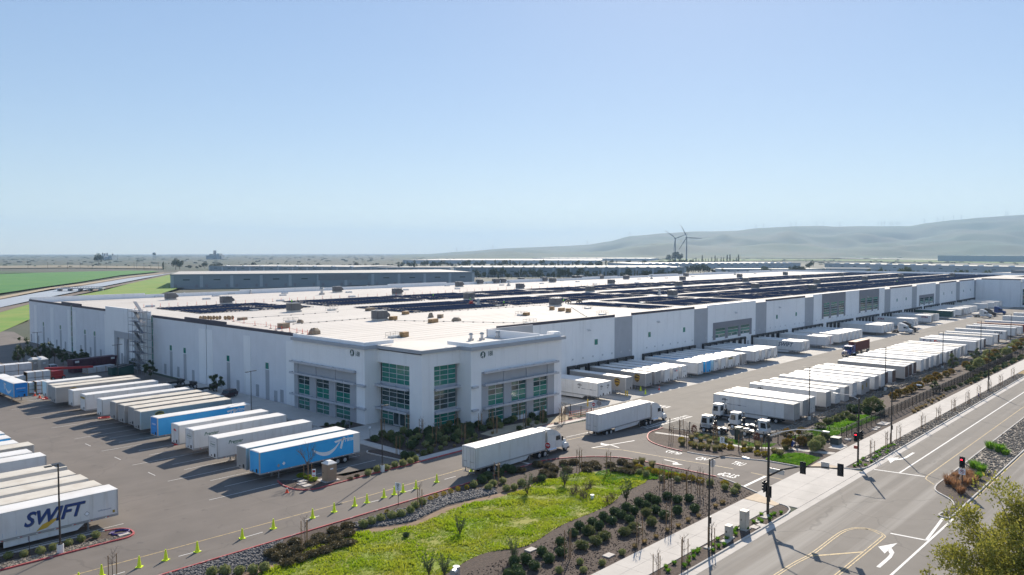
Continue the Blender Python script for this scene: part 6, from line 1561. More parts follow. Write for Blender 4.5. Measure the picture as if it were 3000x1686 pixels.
# the larger bare tree behind the toilet
def bare_tree(p, lab, h=5.2, seed=4):
    t = thing('bare_tree', lab, 'tree', tuple(p)); r = random.Random(seed); tr = MB(); br = MB()
    tr.tube([(0, 0, 0), (0.05, 0, 1.3), (0, 0.05, 2.4)], [0.1, 0.08, 0.06], 7); tr.build('trunk', bark, t)
    def grow_(a, d, l, rad, dep):
        b = a + d * l; br.tube([tuple(a), tuple(a + d * l * 0.5 + Vector((r.uniform(-.06, .06), r.uniform(-.06, .06), 0)) * l), tuple(b)], [rad, rad * 0.8, rad * 0.6], 4)
        if dep == 0: return
        for _ in range(3):
            e = (d + Vector((r.uniform(-.7, .7), r.uniform(-.7, .7), r.uniform(-.1, .5)))).normalized(); grow_(a + d * l * r.uniform(0.5, 1), e, l * 0.68, rad * 0.55, dep - 1)
    for i in range(7):
        a = i * 0.9; grow_(Vector((0, 0, r.uniform(1.5, 2.4))), Vector((math.cos(a) * 0.6, math.sin(a) * 0.6, 1)).normalized(), h * 0.26, 0.035, 3)
    br.build('branches', bark, t)
    for j in range(3):
        MB().tube([(0.6 * math.cos(j * 2.1), 0.6 * math.sin(j * 2.1), 0), (0.6 * math.cos(j * 2.1), 0.6 * math.sin(j * 2.1), 2.0)], 0.045, 5).build('stake', stake_m, t)
bare_tree(at(680 + 1150 / 5.1725, 1180 + 1165 / 5.1725), 'bare spreading tree with stakes in front of the blue smile trailer')
# the big street tree at the lower right corner
def crown_tree(p, lab, h, rad, n, size, seed, m1, m2, name='street_tree', trunk=0.18, blobs=26, low=0.35):
    t = thing(name, lab, 'tree', tuple(p)); r = random.Random(seed)
    tr = MB(); tr.tube([(0, 0, 0), (0.1, 0.05, h * 0.3), (0, 0.1, h * 0.55)], [trunk, trunk * 0.8, trunk * 0.5], 8); tr.build('trunk', bark, t)
    lb = MB(); f1, f2 = MB(), MB()
    for i in range(blobs):
        u = Vector((r.gauss(0, 1), r.gauss(0, 1), r.gauss(0, 0.8))).normalized(); k = r.uniform(0.45, 0.98)
        c = Vector((u.x * rad * k, u.y * rad * k, h * (low + (1 - low) * 0.5) + u.z * h * (1 - low) * 0.5 * k))
        if c.z < h * 0.22: c.z = h * 0.22
        lb.tube([(0, 0, h * 0.3), tuple(Vector((0, 0, h * 0.35)) * 0.5 + c * 0.5), tuple(c)], [0.07, 0.045, 0.015], 5)
        br = rad * r.uniform(0.14, 0.3)
        leaf_cloud(f1, tuple(c), (br, br, br * 0.85), n // blobs // 2, size, r, 0.7, hollow=0.1)
        leaf_cloud(f2, tuple(c + Vector((0, 0, br * 0.2))), (br, br, br * 0.85), n // blobs // 2, size, r, 0.7, hollow=0.2, up=0.6)
    lb.build('limbs', bark, t); f1.build('crown', m1, t); f2.build('outer_leaves', m2, t)
    return t
crown_tree((*gz(3050, 1930)[:2], 0), 'leafy yellow green street tree cut by the lower right corner', 13.0, 6.6, 38000, 0.25, 3, L_tree, L_tree2, blobs=120, low=0.1)
crown_tree((*gz(2722, 1745)[:2], 0), 'top of a small tree just showing at the bottom edge right', 2.6, 0.9, 260, 0.2, 5, L_tree, L_tree2, name='young_street_tree', blobs=12)
# dark trees before the shaded wall at far left
for i, (px, py, h) in enumerate([(70, 1062, 7.5), (95, 1066, 5.5), (118, 1064, 6.5), (140, 1066, 5.0), (160, 1066, 6.5), (185, 1070, 5.0), (200, 1074, 3.5), (55, 1072, 5.0), (440, 1108, 4.5), (390, 1085, 3.5), (635, 1150, 4.8), (225, 1072, 3.8), (245, 1070, 4.2)]):
    q = at(px, py)
    lab = ['dark tree', 'bushy dark tree'][i % 2] + (' in the clump before the far shaded wall, %s of the clump' % nth(i) if i not in (8, 9, 10) else [' at the foot of the scaffold', ' left of the scaffold beside the white bin', ' against the shaded wall behind the prime trailer'][i - 8])
    crown_tree(q, lab, h, h * 0.34, 900, 0.42, 60 + i, L_dark, L_far, name='dark_tree', trunk=0.1, blobs=14, low=0.1)
for i, (px, py, h) in enumerate(((2792, 1085, 5.0), (2859, 1068, 4.5), (2740, 1150, 2.6))):
    crown_tree(at(px, py), ['round evergreen tree behind the fence', 'second evergreen tree along the fence', 'small tree at the fence'][i], h, h * 0.38, 1400, 0.3, 90 + i, L_dark, L_olive, name='evergreen_tree', trunk=0.08, blobs=16, low=0.05)
# ================================================================ trucks and vehicles
chrome = mat('chrome', (0.6, 0.6, 0.62), 0.2, 0.9, var=0.05)
lamp_m = mat('headlamp glass', (0.6, 0.6, 0.55), 0.15, var=0.05)
amber = mat('amber lamp', (0.7, 0.2, 0.02), 0.3, var=0.05)
def semi(label, loc, rz, m, group=None, fairing=True):
    """conventional sleeper tractor; local +x is forward, rear axles near 0"""
    t = thing('semi_truck', label, 'truck', loc, rz, group); k = m.name
    part('chassis', 'sm_ch', lambda mb: ([mb.box(-1.6, s * 0.42 - 0.06, 0.75, 6.2, s * 0.42 + 0.06, 1.0) for s in (-1, 1)], mb.box(-0.5, -0.5, 1.0, 0.7, 0.5, 1.15)), black, t)
    part('cab', ('sm_cab', k), lambda mb: (mb.prism([(2.9, 0.9), (4.7, 0.9), (4.7, 2.0), (4.3, 2.95), (3.9, 3.1), (2.9, 3.1)], -1.15, 1.15, 'y')), m, t)
    part('sleeper', ('sm_sl', k), lambda mb: mb.box(1.3, -1.2, 0.85, 2.89, 1.2, 3.1), m, t)
    if fairing: part('roof_fairing', ('sm_ff', k), lambda mb: mb.prism([(1.3, 3.11), (4.1, 3.11), (3.3, 3.6), (2.3, 3.95), (1.3, 4.0)], -1.12, 1.12, 'y'), m, t)
    part('hood', ('sm_hd', k), lambda mb: mb.hexa([(4.71, -0.95, 0.9), (6.4, -0.8, 0.75), (6.4, 0.8, 0.75), (4.71, 0.95, 0.9)], [(4.71, -0.85, 2.0), (6.25, -0.65, 1.65), (6.25, 0.65, 1.65), (4.71, 0.85, 2.0)]), m, t)
    part('fender', ('sm_fe', k), lambda mb: [mb.prism([(5.0, 0.6), (5.05, 1.05), (5.35, 1.3), (5.9, 1.3), (6.3, 1.0), (6.35, 0.6)], s * 1.0 - 0.2, s * 1.0 + 0.2, 'y') for s in (-1, 1)], m, t)
    part('grille', 'sm_gr', lambda mb: [mb.box(6.36, -0.55, 0.8 + i * 0.12, 6.44, 0.55, 0.88 + i * 0.12) for i in range(7)], chrome, t)
    part('bumper', 'sm_bu', lambda mb: mb.box(6.3, -1.2, 0.35, 6.5, 1.2, 0.72), chrome, t)
    part('windscreen', 'sm_ws', lambda mb: mb.hexa([(4.66, -1.0, 2.06), (4.75, -1.0, 2.04), (4.75, 1.0, 2.04), (4.66, 1.0, 2.06)], [(4.33, -0.95, 2.8), (4.42, -0.95, 2.82), (4.42, 0.95, 2.82), (4.33, 0.95, 2.8)]), glass_v, t)
    for s in (-1, 1):
        d = part('door', ('sm_dr', k), lambda mb: mb.box(3.15, -0.02, 1.0, 4.35, 0.02, 2.85), m, t, (0, s * 1.16, 0))
        part('side_window', 'sm_sw', lambda mb: mb.prism([(3.25, 2.05), (4.3, 2.05), (4.1, 2.72), (3.25, 2.72)], -0.03, 0.03, 'y'), glass_v, d)
        part('mirror', 'sm_mi', lambda mb: mb.box(4.45, -0.12, 1.85, 4.55, 0.12, 2.6), black, t, (0, s * 1.42, 0))
        part('fuel_tank', 'sm_ft', lambda mb: mb.tube([(1.6, 0, 0.75), (3.3, 0, 0.75)], 0.32, 10), chrome, t, (0, s * 1.0, 0))
        part('headlight', 'sm_hl', lambda mb: mb.box(6.3, -0.14, 0.95, 6.42, 0.14, 1.15), lamp_m, t, (0, s * 0.88, 0))
        part('stack', 'sm_st', lambda mb: mb.tube([(1.15, 0, 1.0), (1.15, 0, 3.6)], 0.08, 7), chrome, t, (0, s * 1.0, 0))
        wheel(t, 'sf', 5.65, s * 1.0, 0.5, 0.5, 0.3)
        for xx in (-0.65, 0.65): wheel(t, 'sr', xx, s * 1.12, 0.5); wheel(t, 'sr', xx, s * 0.8, 0.5)
    part('mud_flap', 'sm_mf', lambda mb: [mb.box(-1.5, s * 0.95 - 0.3, 0.25, -1.46, s * 0.95 + 0.3, 0.95) for s in (-1, 1)], black, t)
    return t
q = at(1343, 1387)
trailer('white trailer of the truck on the drive nearest the stop sign', q.x, 76.3, 0, pi, L=14.6, detail=1, skirt=True).location = (q.x + 14.6, 76.2, Zt(q.x + 7, 76))
semi('white tractor pulling the left truck past the red stop sign', (q.x + 14.0, 76.2, Zt(q.x + 16, 76)), 0.0, tr_white)
q = at(1752, 1279)
trailer('white trailer of the second truck entering the dock yard', q.x, 82.0, 0, pi, detail=1, skirt=True).location = (q.x + 16.15, q.y + HW, Zt(q.x + 8, 82))
semi('white tractor pulling the second truck into the dock yard', (q.x + 15.5, q.y + HW, Zt(q.x + 19, 82)), 0.0, tr_white)
q = at(2489, 1046)
semi('blue tractor hauling the rust red container down the dock lane', (q.x + 6.2, q.y + 1.2, -1.2), pi, bluec, fairing=False)
t = thing('container_chassis', 'bare chassis carrying the rust red container', 'trailer', (q.x + 6.0, q.y + 1.2, -1.2))
part('frame', 'cc_f', lambda mb: [mb.box(-0.8, s * 0.5 - 0.08, 0.95, 12.3, s * 0.5 + 0.08, 1.2) for s in (-1, 1)] + [mb.box(i * 2.4 - 0.1, -1.15, 0.95, i * 2.4 + 0.1, 1.15, 1.19) for i in range(6)], metal_g, t)
for xx in (9.8, 11.1):
    for s in (-1, 1): wheel(t, 'w', xx, s * 1.05, 0.5)
t = thing('shipping_container', 'rust red corrugated container with open tan top behind the blue tractor', 'container', (q.x + 5.4, q.y + 1.2, 0.0))
def corr(mb):
    for s in (-1, 1):
        for i in range(40): mb.box(0.05 + i * 0.305, s * 1.2 - 0.02, 0.1, 0.05 + i * 0.305 + 0.17, s * 1.2 + 0.03 * s + (0.02 if s < 0 else 0.0) , 2.75)
part('body', 'sc_b', lambda mb: mb.box(0, -1.2, 0.0, 12.2, 1.2, 2.8), tr_rust, t); part('corrugation', 'sc_c', corr, tr_rust, t); part('roof', 'sc_r', lambda mb: mb.box(0.0, -1.21, 2.8, 12.2, 1.21, 2.86), tr_brown, t)
part('door', 'sc_d', lambda mb: (mb.box(12.2, -1.15, 0.05, 12.26, -0.02, 2.75), mb.box(12.2, 0.02, 0.05, 12.26, 1.15, 2.75)), tr_alu, t)
for px, py, m, lab in ((2649, 977, tr_white, 'white tractor with roof fairing nosing out of the docks before a black one'), (2661, 972, black, 'black tractor beside the white one at the middle docks'), (2884, 931, tr_white, 'white tractor at the far docks with its bare frame behind'), (2898, 927, black, 'black tractor just beyond the far white tractor'), (2926, 921, ink_navy, 'large dark tractor next to the far black one')):
    q = at(px, py); semi(lab, (q.x, q.y + 3.2, -1.2), -pi / 2, m)
def yard_tractor(label, p, rz):
    t = thing('yard_tractor', label, 'yard truck', tuple(p), rz, 'white yard tractors by the gate fence')
    part('frame', 'yt_f', lambda mb: ([mb.box(-2.4, s * 0.42 - 0.08, 0.65, 2.3, s * 0.42 + 0.08, 0.95) for s in (-1, 1)], mb.box(0.5, -1.15, 0.6, 2.4, 1.15, 0.95), mb.box(2.3, -1.2, 0.4, 2.45, 1.2, 0.8)), black, t)
    part('cab', 'yt_c', lambda mb: mb.prism([(0.6, 0.96), (2.25, 0.96), (2.25, 1.75), (2.0, 2.85), (0.6, 2.95)], -0.35, 1.1, 'y'), tr_white, t)
    part('roof', 'yt_r', lambda mb: mb.box(0.5, -0.4, 2.96, 2.1, 1.15, 3.06), tr_white, t)
    part('windscreen', 'yt_w', lambda mb: mb.hexa([(2.25, -0.25, 1.8), (2.28, -0.25, 1.8), (2.28, 1.0, 1.8), (2.25, 1.0, 1.8)], [(2.02, -0.25, 2.75), (2.05, -0.25, 2.76), (2.05, 1.0, 2.76), (2.02, 1.0, 2.75)]), glass_v, t)
    for y in (-0.36, 1.11): part('side_window', 'yt_s', lambda mb: mb.prism([(1.05, 1.75), (2.05, 1.75), (1.9, 2.65), (1.05, 2.65)], -0.015, 0.015, 'y'), glass_v, t, (0, y, 0))
    part('rear_window', 'yt_rw', lambda mb: mb.box(0.57, -0.2, 1.8, 0.6, 0.95, 2.7), glass_v, t)
    part('deck', 'yt_d', lambda mb: (mb.box(-2.3, -0.55, 0.95, 0.4, 0.55, 1.02), mb.prism([(-2.3, 1.02), (-1.0, 1.02), (-1.3, 1.25), (-2.1, 1.15)], -0.45, 0.45, 'y')), metal_g, t)
    part('exhaust', 'yt_e', lambda mb: (mb.tube([(0.35, -0.75, 0.95), (0.35, -0.75, 2.9)], 0.09, 7), mb.box(0.2, -1.05, 0.95, 0.5, -0.4, 2.0), mb.tube([(0.4, 0.2, 1.0), (0.4, 0.2, 2.4)], 0.04, 5)), black, t)
    part('hood', 'yt_h', lambda mb: mb.box(0.6, -1.1, 0.96, 2.2, -0.36, 1.5), tr_white, t)
    part('beacon', 'yt_b', lambda mb: mb.tube([(0.8, 0.6, 3.06), (0.8, 0.6, 3.22)], 0.09, 7), amber, t)
    for s in (-1, 1):
        part('headlight', 'yt_l', lambda mb: mb.box(2.44, -0.12, 0.5, 2.48, 0.12, 0.7), lamp_m, t, (0, s * 0.85, 0)); part('tail_light', 'yt_t', lambda mb: mb.box(-2.44, -0.1, 0.75, -2.4, 0.1, 0.9), red_m, t, (0, s * 0.6, 0))
        wheel(t, 'yf', 1.6, s * 1.0, 0.5, 0.5, 0.3, ink_white); wheel(t, 'yr', -1.4, s * 1.1, 0.5, 0.5, 0.28, ink_white); wheel(t, 'yr', -1.4, s * 0.78, 0.5, 0.5, 0.28, ink_white)
for (px, py), rz, lab in (((2096, 1272), pi / 2, 'white yard tractor nearest the iron fence at left, amber beacon lit side'), ((2127, 1234), pi / 2, 'white yard tractor parked against the side of the first trailer'), ((2180, 1262), pi / 2, 'middle white yard tractor partly hidden by the green cabinet'), ((2215, 1283), -pi / 2, 'white yard tractor facing the other way, toward the street')):
    q = at(px, py); yard_tractor(lab, q + Vector((0.6, 0.4, 0)), rz)
def car(label, p, rz, m, pickup=False):
    t = thing('parked_car', label, 'car', tuple(p), rz)
    part('body', ('car_b', m.name), lambda mb: (mb.prism([(-2.25, 0.35), (2.3, 0.35), (2.35, 0.75), (2.1, 0.95), (1.1, 1.02), (-2.25, 1.05)], -0.92, 0.92, 'y'), mb.prism([(1.1, 1.021), (0.45, 1.68), (-1.6, 1.72), (-2.2, 1.051)], -0.82, 0.82, 'y')), m, t)
    part('glass', 'car_g', lambda mb: (mb.prism([(1.0, 1.1), (0.42, 1.62), (-1.55, 1.66), (-2.0, 1.12)], -0.835, 0.835, 'y'), mb.hexa([(1.1, -0.75, 1.04), (1.13, -0.75, 1.05), (1.13, 0.75, 1.05), (1.1, 0.75, 1.04)], [(0.46, -0.72, 1.64), (0.5, -0.72, 1.66), (0.5, 0.72, 1.66), (0.46, 0.72, 1.64)])), glass_v, t)
    for s in (-1, 1):
        for xx in (1.45, -1.4): wheel(t, 'cr', xx, s * 0.84, 0.34, 0.34, 0.2)
        part('headlight', 'car_h', lambda mb: mb.box(2.28, -0.18, 0.65, 2.36, 0.18, 0.82), lamp_m, t, (0, s * 0.65, 0))
    part('bumper', 'car_bu', lambda mb: (mb.box(2.25, -0.85, 0.35, 2.42, 0.85, 0.58), mb.box(-2.35, -0.85, 0.4, -2.2, 0.85, 0.62)), black, t)
silver = mat('silver car paint', (0.4, 0.42, 0.44), 0.3, 0.4, var=0.05)
car('silver car parked nose out before the dark trees at far left', at(155, 1088), -1.5, silver)
car('dark red car facing the trailers against the shaded wall', at(668, 1166), pi + 0.5, mat('dark red car paint', (0.05, 0.015, 0.02), 0.3, var=0.05))
for i, (px, py) in enumerate(((518, 1131), (554, 1139), (612, 1148))):
    t = thing('bare_chassis', 'bare black truck frame parked by the shaded wall, %s from the left' % nth(i), 'chassis', tuple(at(px, py)), 0.0, 'bare frames by the shaded wall')
    part('frame', 'bf', lambda mb: ([mb.box(-3.2, s * 0.45 - 0.07, 0.7, 1.4, s * 0.45 + 0.07, 1.0) for s in (-1, 1)], [mb.box(-3.0 + k * 1.4, -0.5, 0.72, -2.85 + k * 1.4, 0.5, 0.98) for k in range(4)], mb.box(0.6, -1.1, 1.0, 1.4, 1.1, 1.5)), black, t)
    for xx in (-2.2, 0.9):
        for s in (-1, 1): wheel(t, 'w', xx, s * 1.0, 0.5)
# building material and plant at the far left of the yard
def stack(px, py, w, d, h, n, lab, rz=0.0, m=tarp):
    t = thing('material_stack', lab, 'stack', tuple(at(px, py)), rz)
    for j in range(n):
        MB().box(-w / 2, -d / 2, j * h / n + 0.1, w / 2, d / 2, (j + 1) * h / n - 0.02).build('bundle', m, t)
        for i in range(4): MB().box(-w / 2 + i * (w - 0.2) / 3, -d / 2 - 0.03, j * h / n + 0.02, -w / 2 + 0.2 + i * (w - 0.2) / 3, d / 2 + 0.03, j * h / n + 0.1).build('bearer', wood, t)
        for i in range(4): MB().box(-w / 2 + i * (w - 0.12) / 3, -d / 2 - 0.025, j * h / n + 0.1, -w / 2 + 0.12 + i * (w - 0.12) / 3, d / 2 + 0.025, (j + 1) * h / n).build('strap', wood, t)
stack(30, 1108, 9.0, 2.6, 3.4, 2, 'long double stack of wrapped bundles with pale top at the far left'); stack(60, 1126, 7.0, 2.4, 2.0, 1, 'low wrapped stack before the long double stack'); stack(110, 1122, 5.0, 2.4, 2.8, 2, 'tall wrapped stack beside the red boom lift')
stack(105, 1150, 3.4, 2.2, 2.4, 3, 'grey stack of pallets beside the orange posts'); stack(126, 1150, 3.2, 2.2, 2.6, 3, 'second grey stack of pallets next to the short trailer'); stack(84, 1141, 2.6, 2.0, 1.6, 2, 'small stack of pallets behind the crosswise blue trailer'); stack(290, 1090, 7.5, 2.0, 1.5, 1, 'row of white and red wrapped bundles before the maroon container', 0.25); stack(20, 1090, 6.0, 2.4, 2.0, 1, 'wrapped stack at the left edge under the dark trees')
t = thing('dumpster', 'dark maroon open container before the shaded wall', 'dumpster', tuple(at(272, 1086)), 0.15)
maroon = mat('maroon steel', (0.06, 0.015, 0.03), 0.6, var=0.1)
MB().hexa([(-5.6, -1.2, 0.1), (5.6, -1.2, 0.1), (5.6, 1.2, 0.1), (-5.6, 1.2, 0.1)], [(-5.8, -1.25, 3.4), (5.8, -1.25, 3.4), (5.8, 1.25, 3.4), (-5.8, 1.25, 3.4)]).build('body', maroon, t)
for i in range(12): MB().box(-5.5 + i * 0.97, -1.32, 0.2, -5.35 + i * 0.97, -1.2, 3.3).build('rib', maroon, t)
for dx in (-4.6, 4.6): MB().box(dx - 0.5, -1.36, 2.6, dx + 0.5, -1.33, 3.1).build('plate', tarp, t)
for i, px in enumerate((345, 365)):
    t = thing('green_bin', 'dark green waste bin with sloped lid, %s of two' % nth(i), 'bin', tuple(at(px, 1098)), 0.1)
    MB().prism([(-1.9, 0.1), (1.9, 0.1), (1.9, 2.4), (-1.9, 1.9)], -1.0, 1.0, 'y').build('body', tr_green, t); MB().hexa([(-1.95, -1.05, 1.92), (1.95, -1.05, 2.43), (1.95, 1.05, 2.43), (-1.95, 1.05, 1.92)], [(-1.95, -1.05, 1.98), (1.95, -1.05, 2.49), (1.95, 1.05, 2.49), (-1.95, 1.05, 1.98)]).build('lid', black, t)
t = thing('boom_lift', 'red boom lift with its arm resting low beside the stacks', 'boom lift', tuple(at(165, 1113)), 0.1)
MB().box(-1.6, -1.0, 0.4, 1.6, 1.0, 1.1).build('base', red_m, t); MB().box(-1.2, -0.8, 1.1, 1.3, 0.8, 2.2).build('turret', red_m, t)
MB().hexa([(-2.5, -0.25, 2.6), (8.6, -0.2, 1.9), (8.6, 0.2, 1.9), (-2.5, 0.25, 2.6)], [(-2.5, -0.25, 3.2), (8.6, -0.2, 2.4), (8.6, 0.2, 2.4), (-2.5, 0.25, 3.2)]).build('boom', red_m, t)
MB().tube([(-2.4, 0, 2.9), (-3.6, 0, 2.2), (-4.2, 0, 1.0)], 0.16, 6).build('jib', black, t); MB().box(-4.9, -0.9, 0.3, -4.2, 0.9, 1.4).build('basket', metal_g, t)
for sx in (-1.2, 1.2):
    for s in (-1, 1): wheel(t, 'bl', sx, s * 1.05, 0.45, 0.45, 0.3)
def toilet(p, label, m, lid, rz=0.0, s=1.0):
    t = thing('portable_toilet', label, 'portable toilet', tuple(p), rz)
    part('skid', ('pt_s',), lambda mb: (mb.box(-0.75, -0.75, 0, 0.75, -0.55, 0.12), mb.box(-0.75, 0.55, 0, 0.75, 0.75, 0.12)), metal_l, t)
    part('cabin', ('pt_c', m.name), lambda mb: mb.box(-0.62, -0.62, 0.1, 0.62, 0.62, 2.1), m, t)
    d = part('door', ('pt_d', m.name), lambda mb: mb.box(-0.66, -0.45, 0.2, -0.62, 0.45, 2.0), m, t)
    MB().box(-0.7, 0.25, 1.0, -0.66, 0.37, 1.1).build('handle', black, d)
    part('wall_rib', ('pt_r', m.name), lambda mb: [mb.box(-0.5 + i * 0.25, -0.65, 0.25, -0.42 + i * 0.25, -0.62, 1.95) for i in range(5)], m, t)
    part('roof', ('pt_l', lid.name), lambda mb: (mb.box(-0.66, -0.66, 2.1, 0.66, 0.66, 2.2), mb.hexa([(-0.62, -0.62, 2.2), (0.62, -0.62, 2.2), (0.62, 0.62, 2.2), (-0.62, 0.62, 2.2)], [(-0.3, -0.3, 2.45), (0.3, -0.3, 2.45), (0.3, 0.3, 2.45), (-0.3, 0.3, 2.45)])), lid, t)
    part('sign_plate', 'pt_p', lambda mb: mb.box(-0.28, -0.66, 1.5, 0.12, -0.625, 1.66), ink_white, t)
    t.scale = (s,) * 3
    return t
toilet(at(965, 1409), 'tan portable toilet with white domed roof on the planted island', box_tan, tr_roof, 0.0, 1.12)
sheet('toilet_pad', [(58.2, 87.6), (60.6, 87.6), (60.6, 89.8), (58.2, 89.8)], concrete, 0.07)
for i, (px, py) in enumerate(((100, 1090), (120, 1086), (126, 1090))): toilet(at(px, py), 'pale portable cabin under the light pole at far left, %s of three' % nth(i), hvac_l, tr_roof, 0.2, 1.5)
# scaffold at the entrance block
t = thing('scaffold', 'tall steel scaffold tower with plank decks against the shaded wall', 'scaffold', (82.0, 203.5, 0))
for x in (-2.2, -0.5):
    for y in (-5.5, -3.0, -0.5, 2.0, 4.6): MB().tube([(x, y, 0), (x, y, 16.2 if y > -5 else 13)], 0.06, 4).build('standard', metal_g, t)
led = MB()
for j in range(9):
    z = 1.6 + j * 1.75
    for x in (-2.2, -0.5): led.tube([(x, -5.5, z), (x, 4.6, z)], 0.045, 4)
    for y in (-5.5, -3.0, -0.5, 2.0, 4.6): led.tube([(-2.2, y, z), (-0.5, y, z)], 0.045, 4)
    if j < 8: led.tube([(-2.2, -3.0 + (j % 2) * 5, z), (-2.2, 2.0 - (j % 2) * 5, z + 1.75)], 0.045, 4)
led.build('ledgers', metal_g, t)
for j in range(6):
    z = 2.6 + j * 2.6
    for k in range(3): MB().box(-2.1 + k * 0.5, -3.0, z, -1.65 + k * 0.5, 4.4, z + 0.07).build('plank', wall_d, t)
    MB().hexa([(-1.9, -2.6, z), (-1.2, -2.6, z), (-1.2, -2.2, z), (-1.9, -2.2, z)], [(-1.9, 1.6, z + 2.5), (-1.2, 1.6, z + 2.5), (-1.2, 2.0, z + 2.5), (-1.9, 2.0, z + 2.5)]).build('stair', metal_g, t)
# ================================================================ street furniture
def cone(p, lab, m, s=1.0, group=None):
    t = thing('traffic_cone', lab, 'cone', tuple(p), RND.uniform(0, 1.5), group)
    part('cone', ('cn', m.name), lambda mb: mb.tube([(0, 0, 0.04), (0, 0, 0.12), (0, 0, 0.9)], [0.2, 0.165, 0.05], 10), m, t)
    part('base', ('cb', m.name), lambda mb: mb.box(-0.24, -0.24, 0, 0.24, 0.24, 0.045), m, t)
    if m is orange: part('collar', 'cc', lambda mb: mb.tube([(0, 0, 0.5), (0, 0, 0.7)], [0.117, 0.088], 10), ink_white, t)
    t.scale = (s,) * 3
LC = [(231, 1712), (298, 1688)] + [(a / 2.413, 1086 + b / 2.413) for a, b in ((985, 1390), (1172, 1341), (1395, 1282))] + [(600 + a / 2.413, 1086 + b / 2.413) for a, b in ((265, 1188), (485, 1118), (762, 1043), (915, 1000), (1060, 958), (1147, 935), (1267, 898), (1340, 878), (1402, 860), (1493, 835), (1640, 790))] + [(1381, 1382)]
# the left zoom starts at x = 0, y = 1086
for i, p in enumerate(LC): cone(at(*p), 'lime cone on the drive centre lane, %s from the left' % nth(i), lime, 1.22, 'lime cones along the drive')
cone(at(600 + 581 / 2.413, 1086 + 864 / 2.413), 'orange cone with white collar beside the red island kerb', orange, 0.95)
for i, (px, py) in enumerate(((84, 1151), (91, 1153), (102, 1161), (116, 1167))): cone(at(px, py), 'orange post cone beside the crosswise blue trailer, %s from the left' % nth(i), orange, 1.25, 'orange cones by the pallets')
for i, (px, py) in enumerate(((1877, 1145), (1891, 1155), (1710, 1197))): cone(at(px, py), ['lime cone under the second ups trailer, left one', 'lime cone under the second ups trailer, right one', 'lime cone behind the yellow bollard at the gate'][i], lime, 1.2)
cone(at(1931, 1143), 'orange red cone on the dock apron among the shadows', orange, 1.1)
def light_pole(p, lab, h=9.2, heads=1, rz=0.0, base=True):
    t = thing('light_pole', lab, 'light pole', tuple(p), rz, 'yard light poles')
    if base: part('base', 'lp_b', lambda mb: mb.tube([(0, 0, -0.1), (0, 0, 0.95)], 0.32, 14), tr_white, t)
    part('pole', ('lp_p', h), lambda mb: mb.tube([(0, 0, 0.5), (0, 0, h)], [0.1, 0.075], 4), bronze, t)
    part('anchor_plate', 'lp_a', lambda mb: mb.box(-0.2, -0.2, 0.95, 0.2, 0.2, 1.05), bronze, t)
    for s in ((1,) if heads == 1 else (-1, 1)):
        part('lamp_head', ('lp_h', h, s), lambda mb: (mb.box(s * 0.05 if s > 0 else -0.6, -0.05, h - 0.14, 0.6 if s > 0 else -0.05, 0.05, h - 0.06), mb.box(s * 0.6 if s > 0 else -1.25, -0.18, h - 0.15, 1.25 if s > 0 else -0.6, 0.18, h - 0.05)), bronze, t)
    return t
light_pole(at(177, 1622), 'dark light pole on white base by the SWIFT trailer', 9.2, 1, pi)
light_pole(at(600 + 1255 / 2.413, 1086 + 715 / 2.413), 'dark light pole on white base on the island before the office', 9.3, 1, 0.1)
for (px, py), lab in (((734.7, 1088), 'twin headed light pole rising between the panelled trailers'), ((343.5, 1010), 'twin headed light pole with red box in the far left yard'), ((109, 974), 'twin headed light pole before the dark trees at far left')):
    x, y = gz(px, py, 9.2); light_pole((x, y, 0), lab, 9.25, 2, 0.3)
for (px, py), lab in (((2370, 1234), 'light pole on white base behind the first fence row trailers'), ((2593, 1147), 'light pole on white base at the brown framed trailers'), ((2761, 1082), 'light pole before the FedEx trailer in the fence row'), ((2872.5, 1034), 'light pole at the XTRA trailer in the fence row'), ((2960.6, 1004), 'farthest light pole along the fence row')):
    light_pole(at(px, py), lab, 10.2, 1, pi / 2 + 0.35)
def street_light(p, lab, arm=3.6, h=9.3):
    t = thing('street_light', lab, 'street light', tuple(p), 0, 'curved arm street lights')
    part('footing', 'sl_f', lambda mb: mb.box(-0.4, -0.4, -0.05, 0.4, 0.4, 0.1), concrete, t)
    part('pole', 'sl_p', lambda mb: mb.tube([(0, 0, 0.1), (0, 0, h)], [0.11, 0.075], 8), bronze, t)
    part('arm', ('sl_a', arm), lambda mb: mb.tube([(0, 0, h - 0.15), (0, -arm * 0.35, h + 0.5), (0, -arm * 0.65, h + 0.85), (0, -arm, h + 0.8)], [0.06, 0.05, 0.045, 0.04], 6), bronze, t)
    part('lamp_head', ('sl_h', arm), lambda mb: mb.hexa([(-0.16, -arm - 0.65, h + 0.74), (0.16, -arm - 0.65, h + 0.74), (0.16, -arm, h + 0.7), (-0.16, -arm, h + 0.7)], [(-0.1, -arm - 0.6, h + 0.84), (0.1, -arm - 0.6, h + 0.84), (0.1, -arm + 0.1, h + 0.9), (-0.1, -arm + 0.1, h + 0.9)]), metal_l, t)
    part('hand_box', 'sl_x', lambda mb: mb.box(-0.16, -0.2, 2.6, 0.16, -0.08, 3.3), bronze, t)
street_light((72.1, 39.15, 0.06), 'curved arm street light on the near parkway strip', 3.7); street_light((130.3, 39.25, 0.06), 'curved arm street light beyond the driveway apron', 3.6); street_light((196.1, 39.3, 0.06), 'curved arm street light far along the street', 3.6); street_light((262, 39.3, 0.06), 'farthest curved arm street light by the dry verge')
